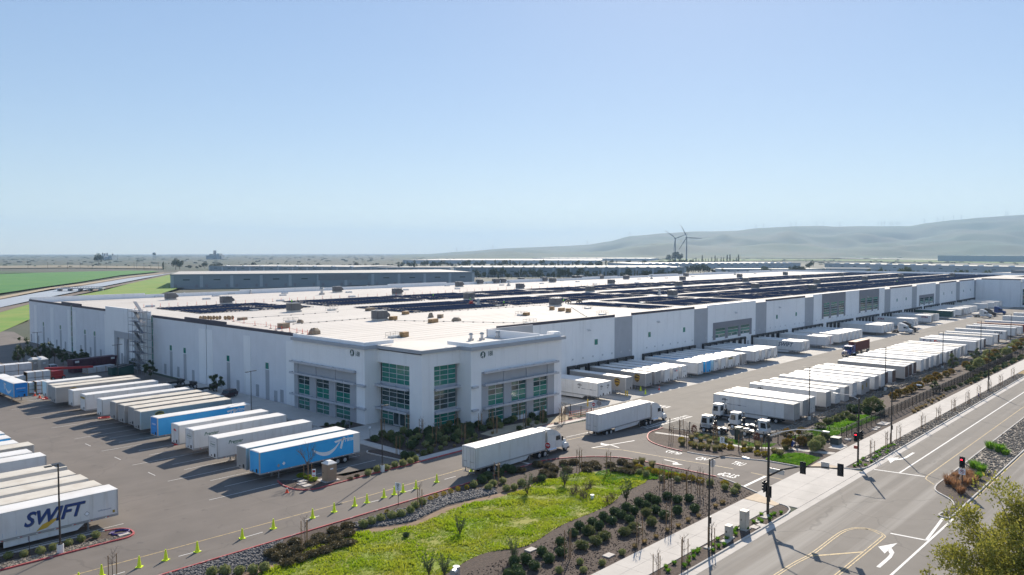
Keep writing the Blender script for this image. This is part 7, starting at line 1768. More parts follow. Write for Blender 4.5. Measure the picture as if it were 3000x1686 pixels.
def signal_head(t, loc, rz, lit=None, n=3):
    h = part('signal_head', ('sh', n), lambda mb: (mb.box(-0.18, -0.2, -n * 0.18, 0.02, 0.2, n * 0.18), mb.box(0.021, -0.34, -n * 0.18 - 0.15, 0.05, 0.34, n * 0.18 + 0.15)), black, t, loc, rz)
    for i in range(n):
        part('visor', 'sv', lambda mb: mb.tube([(0.05, 0, 0), (0.3, 0, -0.02)], 0.15, 8, caps=False), black, h, (0, 0, (n - 1) * 0.18 - i * 0.36))
    if lit is not None:
        m = glow('red signal light', (0.9, 0.02, 0.04), 2.5)
        part('red_arrow', 'ra', lambda mb: mb.prism([(0.16, 0.0), (0.02, 0.12), (0.02, 0.05), (-0.14, 0.05), (-0.14, -0.05), (0.02, -0.05), (0.02, -0.12)], 0.31, 0.32, 'x'), m, h, (0, 0, (n - 1) * 0.18))
    return h
t = thing('signal_pole', 'tall traffic signal pole with curved mast arm at the driveway corner', 'traffic signal', (86.05, 39.2, 0.06))
part('footing', 'sl_f2', lambda mb: mb.box(-0.5, -0.5, -0.05, 0.5, 0.5, 0.1), concrete, t)
MB().tube([(0, 0, 0.1), (0, 0, 9.4)], [0.17, 0.13], 10).build('pole', bronze, t)
MB().tube([(0, -0.1, 4.6), (0, -1.6, 5.6), (0, -3.6, 6.3), (0, -6, 6.75), (0, -8.2, 6.9)], [0.11, 0.1, 0.085, 0.07, 0.06], 7).build('mast_arm', bronze, t)
MB().tube([(0, 0, 9.2), (0, -1.6, 10.0), (0, -3.2, 10.5), (0, -5.0, 10.75), (0, -6.2, 10.75)], [0.07, 0.06, 0.05, 0.045, 0.04], 6).build('lamp_arm', metal_l, t)
MB().box(-0.16, -6.9, 10.68, 0.16, -6.2, 10.82).build('lamp_head', metal_l, t)
signal_head(t, (0.2, -3.95, 6.2), 0); signal_head(t, (0.2, -8.1, 6.75), 0); signal_head(t, (-0.1, 0.35, 3.3), pi * 0.5); signal_head(t, (0.35, 0.1, 2.6), 0.2)
MB().box(0.05, -6.95, 6.6, 0.09, -6.05, 7.35).build('lane_sign', metal_l, t)
MB().box(-0.03, -0.1, 5.0, 0.03, -1.9, 5.55).build('street_name_sign', metal_l, t); MB().box(-0.25, -0.3, 1.6, 0.0, -0.15, 2.3).build('push_button_box', bronze, t)
t = thing('signal_pole', 'signal pole with red arrow between sidewalk and parkway beyond the apron', 'traffic signal', (115.5, 39.2, 0.06))
part('footing', 'sl_f', None, concrete, t) if 'sl_f' in CACHE else None
MB().tube([(0, 0, 0.1), (0, 0, 9.6)], [0.14, 0.11], 9).build('pole', bronze, t)
MB().tube([(0, 0, 9.4), (0, 1.2, 9.9), (0, 3.0, 9.9)], [0.06, 0.05, 0.04], 6).build('lamp_arm', metal_l, t); MB().box(-0.15, 3.0, 9.82, 0.15, 3.7, 9.95).build('lamp_head', metal_l, t)
signal_head(t, (-0.25, 0.2, 4.0), pi, 1); signal_head(t, (0.1, -0.35, 4.3), -pi / 2)
MB().box(-0.35, 0.05, 2.3, -0.1, 0.5, 2.75).build('walk_signal', mat('walk signal housing', (0.35, 0.08, 0.06), 0.5), t)
t = thing('median_signal', 'short signal post with red arrow and no U-turn sign on the median nose', 'traffic signal', (*at(2818, 1437)[:2], 0.08))
MB().box(-0.35, -0.35, -0.05, 0.35, 0.35, 0.12).build('footing', concrete, t); MB().tube([(0, 0, 0.1), (0, 0, 4.3)], 0.07, 8).build('post', bronze, t)
signal_head(t, (-0.15, 0, 3.6), pi - 0.1, 1)
sg = MB().box(-0.17, -0.38, 2.0, -0.14, 0.38, 2.76).build('sign_plate', ink_white, t)
cx_ = [( 0.27 * math.cos(2 * pi * i / 20), 0.27 * math.sin(2 * pi * i / 20)) for i in range(21)]
rg = MB()
for a, b in zip(cx_, cx_[1:]): rg.face([(-0.18, a[0], 2.38 + a[1]), (-0.18, b[0], 2.38 + b[1]), (-0.18, b[0] * 0.8, 2.38 + b[1] * 0.8), (-0.18, a[0] * 0.8, 2.38 + a[1] * 0.8)])
rg.face([(-0.182, 0.17, 2.57), (-0.182, 0.2, 2.53), (-0.182, -0.17, 2.19), (-0.182, -0.2, 2.23)])
rg.build('prohibition_ring', ink_red, sg)
MB().tube([(-0.18, -0.1, 2.2), (-0.18, -0.1, 2.5), (-0.18, -0.02, 2.58), (-0.18, 0.07, 2.5), (-0.18, 0.07, 2.38)], 0.03, 4).prism([(0.0, 2.4), (0.14, 2.4), (0.07, 2.28)], -0.186, -0.178, 'x').build('turn_symbol', ink_black, sg)
def post_sign(p, lab, rz, h, name='road_sign'):
    t = thing(name, lab, 'sign', tuple(p), rz)
    part('post', ('ps', round(h, 2)), lambda mb: mb.tube([(0, 0, -0.05), (0, 0, h)], 0.035, 5), bronze, t)
    return t
def octo(t, z, r=0.4):
    o = MB().prism([(r * math.cos(pi / 8 + i * pi / 4), z + r * math.sin(pi / 8 + i * pi / 4)) for i in range(8)], -0.06, -0.04, 'x').build('plate', red_m, t)
    MB().prism([(r * 1.06 * math.cos(pi / 8 + i * pi / 4), z + r * 1.06 * math.sin(pi / 8 + i * pi / 4)) for i in range(8)], -0.038, -0.03, 'x').build('backing', metal_l, t)
    put('lettering', text_mesh('STOP', ink_white, 0.34, 0, 0.75, 0.003, 0.01), o, (-0.065, 0, z), 0, (pi / 2, 0, -pi / 2))
octo(post_sign(at(1605, 1348), 'red stop sign at the curved kerb facing the left truck', 0.15, 2.6, 'stop_sign'), 2.15, 0.46)
octo(post_sign(at(2088, 1430), 'stop sign seen from behind beside the entry lane', -pi / 2 - 0.3, 3.6, 'stop_sign'), 3.2, 0.5)
t = post_sign(at(1739, 1216), 'round red do not enter sign at the gate', 0.4, 2.5, 'no_entry_sign')
sq = MB().box(-0.05, -0.38, 1.7, -0.03, 0.38, 2.46).build('plate', ink_white, t)
MB().prism([(0.34 * math.cos(i * pi / 8), 2.08 + 0.34 * math.sin(i * pi / 8)) for i in range(16)], -0.056, -0.052, 'x').build('disc', red_m, sq); MB().box(-0.062, -0.24, 2.02, -0.058, 0.24, 2.14).build('bar', ink_white, sq)
t = post_sign(at(1755, 1213), 'dark round-backed sign seen from behind next to the no entry sign', 0.4, 2.5); MB().prism([(0.5 * math.cos(i * pi / 8), 2.1 + 0.5 * math.sin(i * pi / 8)) for i in range(16)], -0.05, -0.03, 'x').build('plate', wall_d, t)
def speed_sign(p, lab, num, rz, h, w=0.3):
    t = post_sign(p, lab, rz, h)
    pl = MB().box(-0.06, -w, h - 0.95, -0.04, w, h).build('plate', ink_white, t)
    for s, z, k in (('SPEED', h - 0.17, 0.19), ('LIMIT', h - 0.37, 0.19), (num, h - 0.68, 0.5)): put('lettering', text_mesh(s, ink_black, k, 0, 0.85, 0.003, 0.008), pl, (-0.065, 0, z), 0, (pi / 2, 0, -pi / 2))
speed_sign(at(600 + 1368 / 2.413, 1086 + 962 / 2.413), 'white speed limit 5 sign above the clipped shrubs', '5', 0.35, 2.9, 0.38)
speed_sign(at(2115, 1331), 'white speed limit 15 sign in the gate bed', '15', 0.6, 2.7, 0.34)
t = post_sign(at(920, 1423), 'narrow white and red sign on the toilet island', 0.9, 2.3); pl = MB().box(-0.05, -0.24, 1.2, -0.03, 0.24, 2.2).build('plate', ink_white, t); MB().box(-0.056, -0.18, 1.75, -0.052, 0.18, 2.05).build('red_panel', red_m, pl); MB().box(-0.056, -0.18, 1.3, -0.052, 0.18, 1.4).build('red_line', red_m, pl)
t = post_sign(at(87, 1634), 'thin dark sign post among the island shrubs by the SWIFT trailer', 0.2, 2.2); MB().box(-0.05, -0.16, 1.7, -0.03, 0.16, 2.2).build('plate', wall_d, t)
t = post_sign(at(1194, 1326), 'grey sign seen from behind in front of the shaded office bed', 2.4, 2.3); MB().box(-0.05, -0.3, 1.4, -0.03, 0.3, 2.2).build('plate', wall_d, t)
t = thing('tilted_sign', 'small dark tilted notice sign beside the green bush at the walk', 'sign', tuple(at(2318, 1318)), -0.8); MB().tube([(0, 0, 0), (0, 0, 0.7)], 0.04, 5).build('post', bronze, t); MB().hexa([(-0.05, -0.5, 0.55), (0.0, -0.5, 0.55), (0.0, 0.5, 0.55), (-0.05, 0.5, 0.55)], [(0.35, -0.5, 1.3), (0.4, -0.5, 1.3), (0.4, 0.5, 1.3), (0.35, 0.5, 1.3)]).build('plate', ink_navy, t)
t = post_sign(at(2155 + 20, 1285), 'small speed tag post beside the green cabinet', 0.5, 1.9); MB().box(-0.05, -0.12, 1.5, -0.03, 0.12, 1.9).build('plate', metal_l, t)
def cabinet(p, lab, w, d, h, m, rz=0.0, name='utility_cabinet'):
    t = thing(name, lab, 'cabinet', tuple(p), rz)
    MB().box(-w / 2 - 0.15, -d / 2 - 0.15, -0.05, w / 2 + 0.15, d / 2 + 0.15, 0.12).build('pad', concrete, t)
    MB().box(-w / 2, -d / 2, 0.12, w / 2, d / 2, h).build('housing', m, t); MB().box(-w / 2 - 0.04, -d / 2 - 0.04, h, w / 2 + 0.04, d / 2 + 0.04, h + 0.06).build('lid', m, t)
    dr = MB().box(-w / 2 - 0.03, -d / 2 + 0.06, 0.2, -w / 2, d / 2 - 0.06, h - 0.1).build('door', m, t); MB().box(-w / 2 - 0.07, d / 2 - 0.25, h * 0.5, -w / 2 - 0.03, d / 2 - 0.18, h * 0.5 + 0.2).build('handle', black, dr)
    for i in range(5): MB().box(-w / 2 + 0.1, -d / 2 - 0.015, h - 0.5 + i * 0.07, w / 2 - 0.1, -d / 2, h - 0.46 + i * 0.07).build('vent_slat', m, t)
p = at(2195, 1556); cabinet((p.x, 39.0, 0.06), 'tall beige traffic cabinet on the near parkway strip', 0.85, 0.75, 2.05, cabinet_m)
p = at(2143, 1581); cabinet((p.x, 38.95, 0.06), 'short beige cabinet left of the tall one on the parkway', 0.75, 0.6, 1.35, cabinet_m)
cabinet(at(2449, 1303), 'dark green transformer box with pale lid outside the fence', 1.5, 1.3, 1.15, mat('transformer green', (0.07, 0.085, 0.075), 0.5)); cabinet(at(2164, 1286), 'grey green cabinet behind the iron fence before the yard tractors', 1.3, 0.9, 2.0, mat('grey green cabinet', (0.12, 0.13, 0.1), 0.5))
lid_m = mat('pale vault lid', (0.5, 0.45, 0.4), 0.8, var=0.06, scale=3)
for f, pts, lab in ((crop(2100, 1350, 4.31), [(525, 775), (555, 830), (480, 850), (610, 720), (110, 1030)], 'pale vault lid set in the parkway planting'), (ne, [(460, 1045), (325, 1133), (365, 1105)], 'pale vault lid in the bark bed outside the fence'), (c8, [(825, 525), (160, 476)], 'pale vault lid in the bark bed above the sidewalk'), (n1, [(-900, 0)], ''), (crop(680, 1180, 5.1725), [(1065, 1200), (1058, 1240), (1130, 1270)], 'round pale valve cover on the toilet island'), (nf, [(2040, 1120), (1940, 1270), (830, 1270)], 'pale vault lid by the transformer box'), (ns, [(2330, 440)], 'pale valve cover on the tip of the SWIFT island'), (st5, [(675, 625), (640, 605), (600, 640)], 'pale vault lid in the far parkway tufts')):
    if not lab: continue
    for i, q in enumerate(pts):
        o = MB().box(-0.55, -0.4, -0.02, 0.55, 0.4, 0.1).box(-0.1, -0.05, 0.1, 0.1, 0.05, 0.11).build('vault_lid', lid_m); o.location = at(*f(*q)) + Vector((0, 0, 0.05)); tag(o, lab + ', %s of its set' % nth(i), 'vault lid')
        if i == 0 and f is ne: o.scale = (2.4, 2.0, 1)
t = thing('drain_riser', 'grey drain riser cap at the bottom edge of the swale', 'drain', tuple(at(1337, 1684)), 0.4); MB().tube([(0, 0, 0), (0, 0, 0.8)], 0.35, 10).build('riser', metal_l, t); MB().tube([(-0.9, 0, 0.5), (-0.35, 0, 0.5)], 0.3, 10).build('elbow', metal_l, t)
t = thing('swale_drain', 'small white drain stub among stones in the swale', 'drain', tuple(at(1735, 1463))); MB().tube([(0, 0, 0), (0, 0, 0.5)], 0.2, 8).build('pipe', ink_white, t); MB().tube([(0, 0, 0.5), (0, 0, 0.56)], 0.26, 8).build('cap', ink_white, t)
def hydrant(p, lab, m=red_m):
    t = thing('fire_hydrant', lab, 'hydrant', tuple(p)); part('barrel', ('hy', m.name), lambda mb: mb.tube([(0, 0, 0), (0, 0, 0.08), (0, 0, 0.1), (0, 0, 0.75), (0, 0, 0.95)], [0.22, 0.22, 0.14, 0.14, 0.05], 9), m, t); part('outlets', ('hyo', m.name), lambda mb: (mb.tube([(-0.28, 0, 0.55), (0.28, 0, 0.55)], 0.07, 7), mb.tube([(0, -0.26, 0.5), (0, 0, 0.5)], 0.09, 7)), m, t); t.scale = (1.5,) * 3
def bollard(p, lab, m=tr_gold, h=1.1):
    t = thing('bollard', lab, 'bollard', tuple(p)); part('post', ('bo', m.name, h), lambda mb: mb.tube([(0, 0, 0), (0, 0, h), (0, 0, h + 0.08)], [0.12, 0.12, 0.05], 9), m, t); part('base', 'bob', lambda mb: mb.tube([(0, 0, 0), (0, 0, 0.05)], 0.2, 9), concrete, t)
yel = mat('yellow safety paint', (0.75, 0.5, 0.03), 0.5, var=0.08)
hydrant(at(515, 1304), 'red fire hydrant beside the blue prime trailer'); bollard(at(524, 1296), 'yellow bollard beside the red hydrant at the prime trailer', yel); hydrant(at(302, 1222), 'red hydrant beside the plain white trailer nose'); hydrant(at(134, 1165), 'red hydrant by the short far trailer'); bollard(at(131, 1161), 'yellow bollard by the far hydrant', yel)
bollard(at(1722, 1199), 'tall yellow bollard at the dock yard gate', yel, 1.9); bollard(at(1833, 1161), 'yellow bollard beside the first ups trailer, left one', yel, 1.2); bollard(at(1838, 1162), 'yellow bollard beside the first ups trailer, right one', yel, 1.2); bollard(at(2867, 1165), 'purple marker post in the far parkway rocks', ink_purple, 0.9)
for px, py, m, lab in ((527, 1298, red_m, 'red hose ring on the ground at the prime trailer'), (306, 1226, red_m, 'red hose ring by the plain white trailer'), (140, 1170, red_m, 'red hose ring by the farthest hydrant'), (352, 1563, ink_purple, 'purple hose coil on the tip of the SWIFT island')):
    pts = [(1.0 * math.cos(i * 0.7) * (0.7 + 0.03 * i), 0.8 * math.sin(i * 0.7) * (0.7 + 0.03 * i), 0.08) for i in range(14)]
    o = MB().tube(pts, 0.09, 5).build('hose', m); o.location = at(px, py) + Vector((0, 0, 0.05)); tag(o, lab, 'hose')
# dock retaining wall and gate
o = MB().hexa([(120.0, 97.4, -1.3), (120.0, 95.2, -1.3), (132, 95.2, -1.3), (132, 97.4, -1.3)], [(120.0, 96.9, 0.1), (120.0, 96.4, 0.1), (130, 96.4, 0.0), (130, 96.9, 0.0)]).build('ramp_wall', dockcon); tag(o, 'low concrete wall beside the first docked trailer at the gate', 'wall')
# iron picket fences
def fence(name, lab, pts, h=1.9, step=2.4, low=0.0):
    t = thing(name, lab, 'fence', (pts[0][0], pts[0][1], Zt(*pts[0])))
    o = Vector(t.location); pk = MB(); rl = MB(); d0 = 0
    P = []
    for a, b in zip(pts, pts[1:]):
        a, b = Vector(a), Vector(b); n = max(1, round((b - a).length / step))
        P += [a + (b - a) * i / n for i in range(n)]
    P.append(Vector(pts[-1]))
    for i, p in enumerate(P):
        z = Zt(*p)
        if i < 300: part('post', ('fp', h), lambda mb: mb.box(-0.05, -0.05, -0.1, 0.05, 0.05, h + 0.08), black, t, (p.x - o.x, p.y - o.y, z - o.z))
        if i + 1 < len(P):
            r = P[i + 1]; z2 = Zt(*r)
            for hh in (0.2, h - 0.25, h - 0.05): rl.tube([(p.x - o.x, p.y - o.y, z + hh - o.z), (r.x - o.x, r.y - o.y, z2 + hh - o.z)], 0.025, 4)
            n = int((r - p).length / 0.15) if (p.x < 260) else 8
            for k in range(1, n):
                c = p + (r - p) * k / n; zz = z + (z2 - z) * k / n - o.z
                pk.box(c.x - o.x - 0.011, c.y - o.y - 0.011, zz + 0.1, c.x - o.x + 0.011, c.y - o.y + 0.011, zz + h, bottom=False)
    rl.build('rail', black, t); tag(pk.build('pickets', black, t), kind='stuff')
fence('iron_fence', 'black iron fence in front of the yard tractors', [(121.9, 74.2), (121.6, 70), (122.0, 64), (122.4, 54.2), (120.3, 50.4)])
fence('iron_fence', 'black iron fence angled at the walk corner', [(119.6, 50.2), (122.6, 48.7), (123.0, 50.6), (129.0, 50.4), (129.4, 46.6)])
fence('iron_fence', 'long black iron fence running beside the far sidewalk', [(129.4, 46.6), (150.4, 46.5), (420, 46.6)])
fence('iron_fence', 'short black iron fence beside the office corner at the gate', [tuple(at(1640, 1209)[:2]), tuple(at(1671, 1216)[:2]), tuple(at(1702, 1221)[:2]), tuple(at(1732, 1227)[:2])], 2.1, 3.0)
m_ = thing('fence_mesh', 'orange safety mesh hung on the short gate fence', 'mesh', tuple(at(1668, 1222)), 0); mb = MB()
for i in range(12): mb.tube([(i * 0.55, -i * 0.12, 0.05), (i * 0.55, -i * 0.12, 1.0)], 0.03, 4)
for z in (0.1, 0.5, 0.95): mb.tube([(0, 0, z), (6.1, -1.3, z)], 0.03, 4)
mb.build('net', orange, m_)
for i, (px, py) in enumerate(((1000, 1308), (1005, 1308))): pass
rk = thing('bike_rack', 'grey bicycle rack by the side door walk', 'bike rack', tuple(at(1017, 1258)), 0.9)
for i in range(5): MB().tube([(i * 0.5, -0.4, 0), (i * 0.5, -0.4, 0.85), (i * 0.5, 0.4, 0.85), (i * 0.5, 0.4, 0)], 0.035, 5).build('hoop', metal_g, rk)
sp = thing('path_light', 'small white topped path light by the office walk', 'path light', tuple(at(1084, 1291))); MB().tube([(0, 0, 0), (0, 0, 2.0)], 0.04, 5).build('post', metal_g, sp); MB().box(-0.14, -0.14, 2.0, 0.14, 0.14, 2.25).build('cap', ink_white, sp)
# ================================================================ the country behind
def gpoly(pts): return [gz(px, py, -0.6) for px, py in pts]
def far_sheet(name, pts, m, dz):
    return sheet(name, gpoly(pts), m, dz - 0.62 if False else dz, cuts=False)
FARZ = 0.0
def fsheet(name, pts, m, dz):
    o = sheet(name, [gz(px, py, 0.0) for px, py in pts], m, dz, cuts=False); return o
fsheet('grass_verge', [(-80, 1000), (0, 975), (30, 962), (90, 935), (90, 890), (0, 912), (-80, 930)], grassb, 0.10)
fsheet('grass_verge', [(220, 868), (300, 853), (430, 818), (520, 800), (520, 846), (470, 862), (400, 868)], grassb, 0.14)
fsheet('canal_bank', [(-100, 942), (0, 917), (80, 894), (210, 868), (300, 849), (420, 823), (500, 805), (500, 799), (470, 799), (350, 815), (240, 836), (140, 852), (0, 877), (-100, 893)], bank_m, 0.18)
fsheet('canal_water', [(-100, 924), (0, 903), (77, 886), (145, 872), (260, 849), (420, 817), (497, 803), (520, 799), (480, 804.2), (380, 816), (240, 840), (150, 851.5), (0, 880.5), (-100, 899)], water_m, 0.35)
fsheet('canal_road', [(-100, 897), (0, 878), (150, 848.5), (240, 837.5), (380, 813.5), (480, 802), (480, 800.4), (380, 810.5), (240, 832.5), (150, 844), (0, 871), (-100, 889)], dirt_road, 0.4)
fsheet('crop_field', [(-300, 905), (-100, 878), (0, 861), (120, 843), (230, 828), (350, 808), (440, 799.5), (470, 795.5), (380, 793.8), (250, 796.5), (120, 800), (0, 804), (-300, 812)], crop_m, 0.3)
fsheet('plain_field', [(-300, 811), (0, 803), (130, 799), (0, 795), (-300, 798)], mat('dark green field', (0.05, 0.09, 0.03), 0.95, scale=0.02), 0.3)
fsheet('plain_field', [(-300, 790), (200, 785), (480, 788), (480, 782), (200, 778), (-300, 781)], mat('tan field', (0.24, 0.2, 0.13), 0.95, scale=0.01), 0.3)
fsheet('site_yard', [(470, 862), (430, 845), (520, 800), (560, 838), (1400, 836), (2100, 812), (3300, 830), (3300, 770), (1400, 775), (500, 798), (420, 866)], mat('industrial ground', (0.2, 0.185, 0.16), 0.95, scale=0.02, col2=(0.12, 0.13, 0.08)), 0.08)
t = thing('canal_bridge', 'low bridge on square piers crossing the canal', 'bridge', (0, 0, 0))
a, b = Vector((*gz(176, 846, 2.2), 2.2)), Vector((*gz(296, 845, 2.2), 2.2)); t.location = (a.x, a.y, 0)
d = (b - a); L_ = d.length; t.rotation_euler = (0, 0, math.atan2(d.y, d.x))
MB().box(-2, -4, 1.9, L_ + 2, 4, 2.6).build('deck', wall_g, t)
for i in range(5): MB().box(L_ * i / 4 - 0.7, -4, -0.5, L_ * i / 4 + 0.7, 4, 1.9).build('pier', wall_d, t)
for y in (-3.9, 3.9):
    MB().box(-2, y - 0.08, 3.4, L_ + 2, y + 0.08, 3.55).build('rail', metal_g, t)
    for i in range(16): MB().box(L_ * i / 15 - 0.1, y - 0.1, 2.6, L_ * i / 15 + 0.1, y + 0.1, 3.5).build('rail_post', metal_g, t)
glint = mat('bright skylight metal', (0.75, 0.74, 0.7), 0.25, 0.6, var=0.05)
def warehouse(lab, l, r, depth, h, wm, roof=far_roof, bays=8, sky_n=0, wz=0.55, name='distant_warehouse', dark=None, z0=0.0):
    """box building whose front wall base runs between two surveyed ground points"""
    A, B = Vector((*gz(*l), 0)), Vector((*gz(*r), 0)); d = B - A; Lw = d.length
    t = thing(name, lab, 'warehouse', (A.x, A.y, z0), math.atan2(d.y, d.x), 'distant warehouses')
    MB().box(0, 0, -2, Lw, depth, h - 0.3).build('walls', wm, t)
    MB().box(-0.3, -0.3, h - 0.3, Lw + 0.3, depth + 0.3, h).build('roof', roof, t)
    MB().box(-0.35, -0.35, h - 0.9, Lw + 0.35, -0.05, h + 0.35).build('parapet', wm, t)
    if bays:
        pm = MB(); w2 = MB(); dr = MB()
        for i in range(bays + 1):
            x = Lw * i / bays; part('pilaster', ('fpil', round(h, 1)), lambda mb: mb.box(-1.3, -0.25, 0, 1.3, -0.02, h - 1.0), far_wall, t, (min(max(1.3, x), Lw - 1.3), 0, 0))
            if i < bays:
                w2.box(x + Lw / bays * 0.4, -0.12, h * wz, x + Lw / bays * 0.62, -0.01, h * wz + 0.9)
                dr.box(x + Lw / bays * 0.12, -0.12, 0, x + Lw / bays * 0.12 + 2.2, -0.01, 2.6); dr.box(x + Lw / bays * 0.8, -0.12, 0, x + Lw / bays * 0.8 + 2.2, -0.01, 2.6)
        w2.build('window_strip', pane_d, t); dr.build('door_row', wall_d, t)
    if dark: MB().box(Lw * dark[0], -0.3, h * 0.45, Lw * dark[1], -0.02, h - 0.9).build('dark_panel', wall_d, t)
    for k in range(sky_n):
        x = Lw * (k + 0.5) / sky_n
        MB().prism([(0, 0), (3.4, 0), (2.6, 1.3), (0.8, 1.3)], 0, 9, 'y').build('skylight', glint, t, (x, depth * 0.12, h))
    return t
warehouse('long blue grey warehouse with pale pilasters beyond the white roof at left', (499.6, 844), (1390, 831.6), 130, 11.4, far_wall2, bays=11, dark=(0.455, 0.62))
warehouse('pale warehouse roof just above the blue grey one', (612, 795), (1033, 799), 160, 8.4, far_wall2, bays=10, sky_n=8)
warehouse('long grey warehouse with a row of glinting skylights behind the bare trees', (1330, 812), (2010, 812), 130, 12.0, far_wall2, bays=14, sky_n=22)
warehouse('very distant flat roof with dark stripes above the tree band', (1180, 772), (1760, 773), 500, 9, far_wall, bays=0, sky_n=16)
warehouse('white sawtooth roofed warehouse below the wind turbines', (1890, 789), (2345, 786), 170, 10, far_wall, bays=12, sky_n=24)
warehouse('long grey warehouse with bright skylight humps at right', (2416, 790), (3060, 809), 90, 11, far_wall, bays=14, sky_n=17)
warehouse('hazy dark warehouse at the foot of the hills on the right', (2747, 766), (3120, 770), 200, 20, far_wall, bays=0, sky_n=7)
w_ = warehouse('pale building with a red band sign at the far right', (2890, 817), (3100, 823), 60, 7, far_wall, bays=6)
MB().box(4, -0.5, 4.5, 12, -0.36, 6.6).build('red_sign_band', ink_dred, w_); MB().box(28, -0.5, 5.0, 60, 10, 10.5).build('dark_storey', wall_d, w_)
warehouse('low white building among trees right of centre', (2260, 801), (2420, 800), 40, 6, far_wall, bays=5); warehouse('small white roof block beyond the white roof', (2120, 803), (2260, 803), 50, 7, far_wall, bays=5); warehouse('low grey warehouse at the left foot of the trees', (1040, 797), (1320, 797), 80, 7, far_wall2, bays=6); warehouse('pale long shed far behind the tree band', (1560, 763), (1900, 764), 300, 8, far_wall, bays=0, sky_n=12)
warehouse('white block building behind the green trees at right', (2420, 806), (2560, 807), 40, 9, far_wall, bays=4)
# trees one can tell apart beyond the roofs
FT = {}
def far_tree(px, py, h, lab, wd=0.42, bright=False, kind='round', group=None):
    v = RND.randrange(4); k = (kind, v, bright)
    if k not in FT:
        r = random.Random(v * 13 + len(kind)); cr = MB(); tk = MB()
        if kind == 'round':
            for i in range(9):
                a = i * 2.4; leaf_cloud(cr, (0.28 * math.cos(a), 0.28 * math.sin(a), r.uniform(0.4, 0.85)), (0.24, 0.24, 0.2), 46, 0.14, r, 0.8, hollow=0.2)
        elif kind == 'poplar':
            for i in range(8): leaf_cloud(cr, (r.uniform(-.06, .06), r.uniform(-.06, .06), 0.15 + i * 0.1), (0.15, 0.15, 0.12), 34, 0.1, r, 0.8, hollow=0.2)
        else:
            for i in range(7): leaf_cloud(cr, (0, 0, 0.12 + i * 0.12), (0.26 * (1 - i / 8), 0.26 * (1 - i / 8), 0.08), 36, 0.1, r, 0.6, hollow=0.3)
        tk.tube([(0, 0, 0), (0, 0, 0.6)], [0.035, 0.02], 5)
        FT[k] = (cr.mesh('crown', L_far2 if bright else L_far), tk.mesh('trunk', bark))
    x, y = gz(px, py); t = thing('far_tree', lab, 'tree', (x, y, 0), RND.uniform(0, 6), group or 'trees beyond the roofs')
    t.scale = (h * wd * 2.1, h * wd * 2.1, h); put('crown', FT[k][0], t); put('trunk', FT[k][1], t)
r = random.Random(5)
for i in range(64): far_tree(1385 + i * 9.6 + r.uniform(-5, 5), r.uniform(812, 818), r.uniform(5, 12), 'dark tree in the belt before the grey skylight warehouse, %s from the left' % nth(i), 0.4, False, r.choice(['round', 'round', 'poplar']), 'tree belt before the grey warehouse')
for i in range(64): far_tree(1180 + i * 13.5 + r.uniform(-6, 6), r.uniform(781, 786), r.uniform(8, 17), 'dark tree in the long belt behind the first roofs, %s from the left' % nth(i), 0.45, False, r.choice(['round', 'round', 'poplar']), 'long far tree belt')
for i in range(42): far_tree(560 + i * 15 + r.uniform(-6, 6), r.uniform(786, 790), r.uniform(5, 13), 'dark tree on the plain behind the left roofs, %s from the left' % nth(i), 0.45, False, 'round', 'trees behind the left roofs')
for i, (px, py, h, k) in enumerate(((478, 792, 15, 'poplar'), (515, 791, 20, 'round'), (527, 790, 17, 'round'), (290, 776, 28, 'round'), (1168, 795, 16, 'poplar'), (1214, 795, 19, 'poplar'), (1980, 770, 34, 'round'), (1990, 771, 30, 'round'), (1958, 768, 24, 'round'))): far_tree(px, py, h, 'lone dark tree standing on the plain, %s from the left' % nth(i), 0.4, False, k)
for i in range(16): far_tree(2030 + i * 9 + r.uniform(-2, 2), 776, r.uniform(14, 28), 'pointed conifer in the row below the turbines, %s from the left' % nth(i), 0.3, False, 'fir')
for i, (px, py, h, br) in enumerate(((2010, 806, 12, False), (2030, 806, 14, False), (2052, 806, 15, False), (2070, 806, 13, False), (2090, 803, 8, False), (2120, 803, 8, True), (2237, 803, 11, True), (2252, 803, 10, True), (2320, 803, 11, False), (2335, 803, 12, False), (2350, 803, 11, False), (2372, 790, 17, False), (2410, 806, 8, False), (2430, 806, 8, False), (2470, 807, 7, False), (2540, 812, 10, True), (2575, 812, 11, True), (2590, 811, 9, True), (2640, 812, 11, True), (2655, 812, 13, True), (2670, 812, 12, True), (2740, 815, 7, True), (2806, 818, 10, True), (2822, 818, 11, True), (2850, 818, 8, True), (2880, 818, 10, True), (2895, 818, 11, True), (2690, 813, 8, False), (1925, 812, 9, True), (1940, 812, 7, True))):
    far_tree(px, py, h, ('bright green tree' if br else 'dark tree') + ' behind the far right part of the roof, %s from the left' % nth(i), 0.45, br)
# far woods and scrub that read as one mass
wd = MB(); r = random.Random(9)
for i in range(950):
    px = r.uniform(-200, 3000); u = r.random(); py = 747.8 + 36 * u ** 2.2
    x, y = gz(px, py)
    if 1700 < px and py < 752: continue
    s = r.uniform(2.0, 5.0) * (0.6 + 0.4 * (1 - u)); w3 = s * r.uniform(0.8, 3.0) * (1 + 2.5 * (1 - u))
    ring = [(x + w3 * math.cos(a), y + w3 * math.sin(a)) for a in (0.3, 1.5, 2.9, 4.0, 5.2)]
    n = len(wd.v); wd.v += [(p[0], p[1], 0) for p in ring] + [(x + (p[0] - x) * 0.65, y + (p[1] - y) * 0.65, s * r.uniform(0.7, 1.1)) for p in ring]
    for j in range(5): wd.f.append((n + j, n + (j + 1) % 5, n + 5 + (j + 1) % 5, n + 5 + j)); wd.mi.append(0)
    wd.f.append(tuple(n + 5 + j for j in range(5))); wd.mi.append(0)
tag(wd.build('far_woodland', mat('far scrub', (0.055, 0.07, 0.04), 0.95, var=0.2, scale=0.01)), kind='stuff')
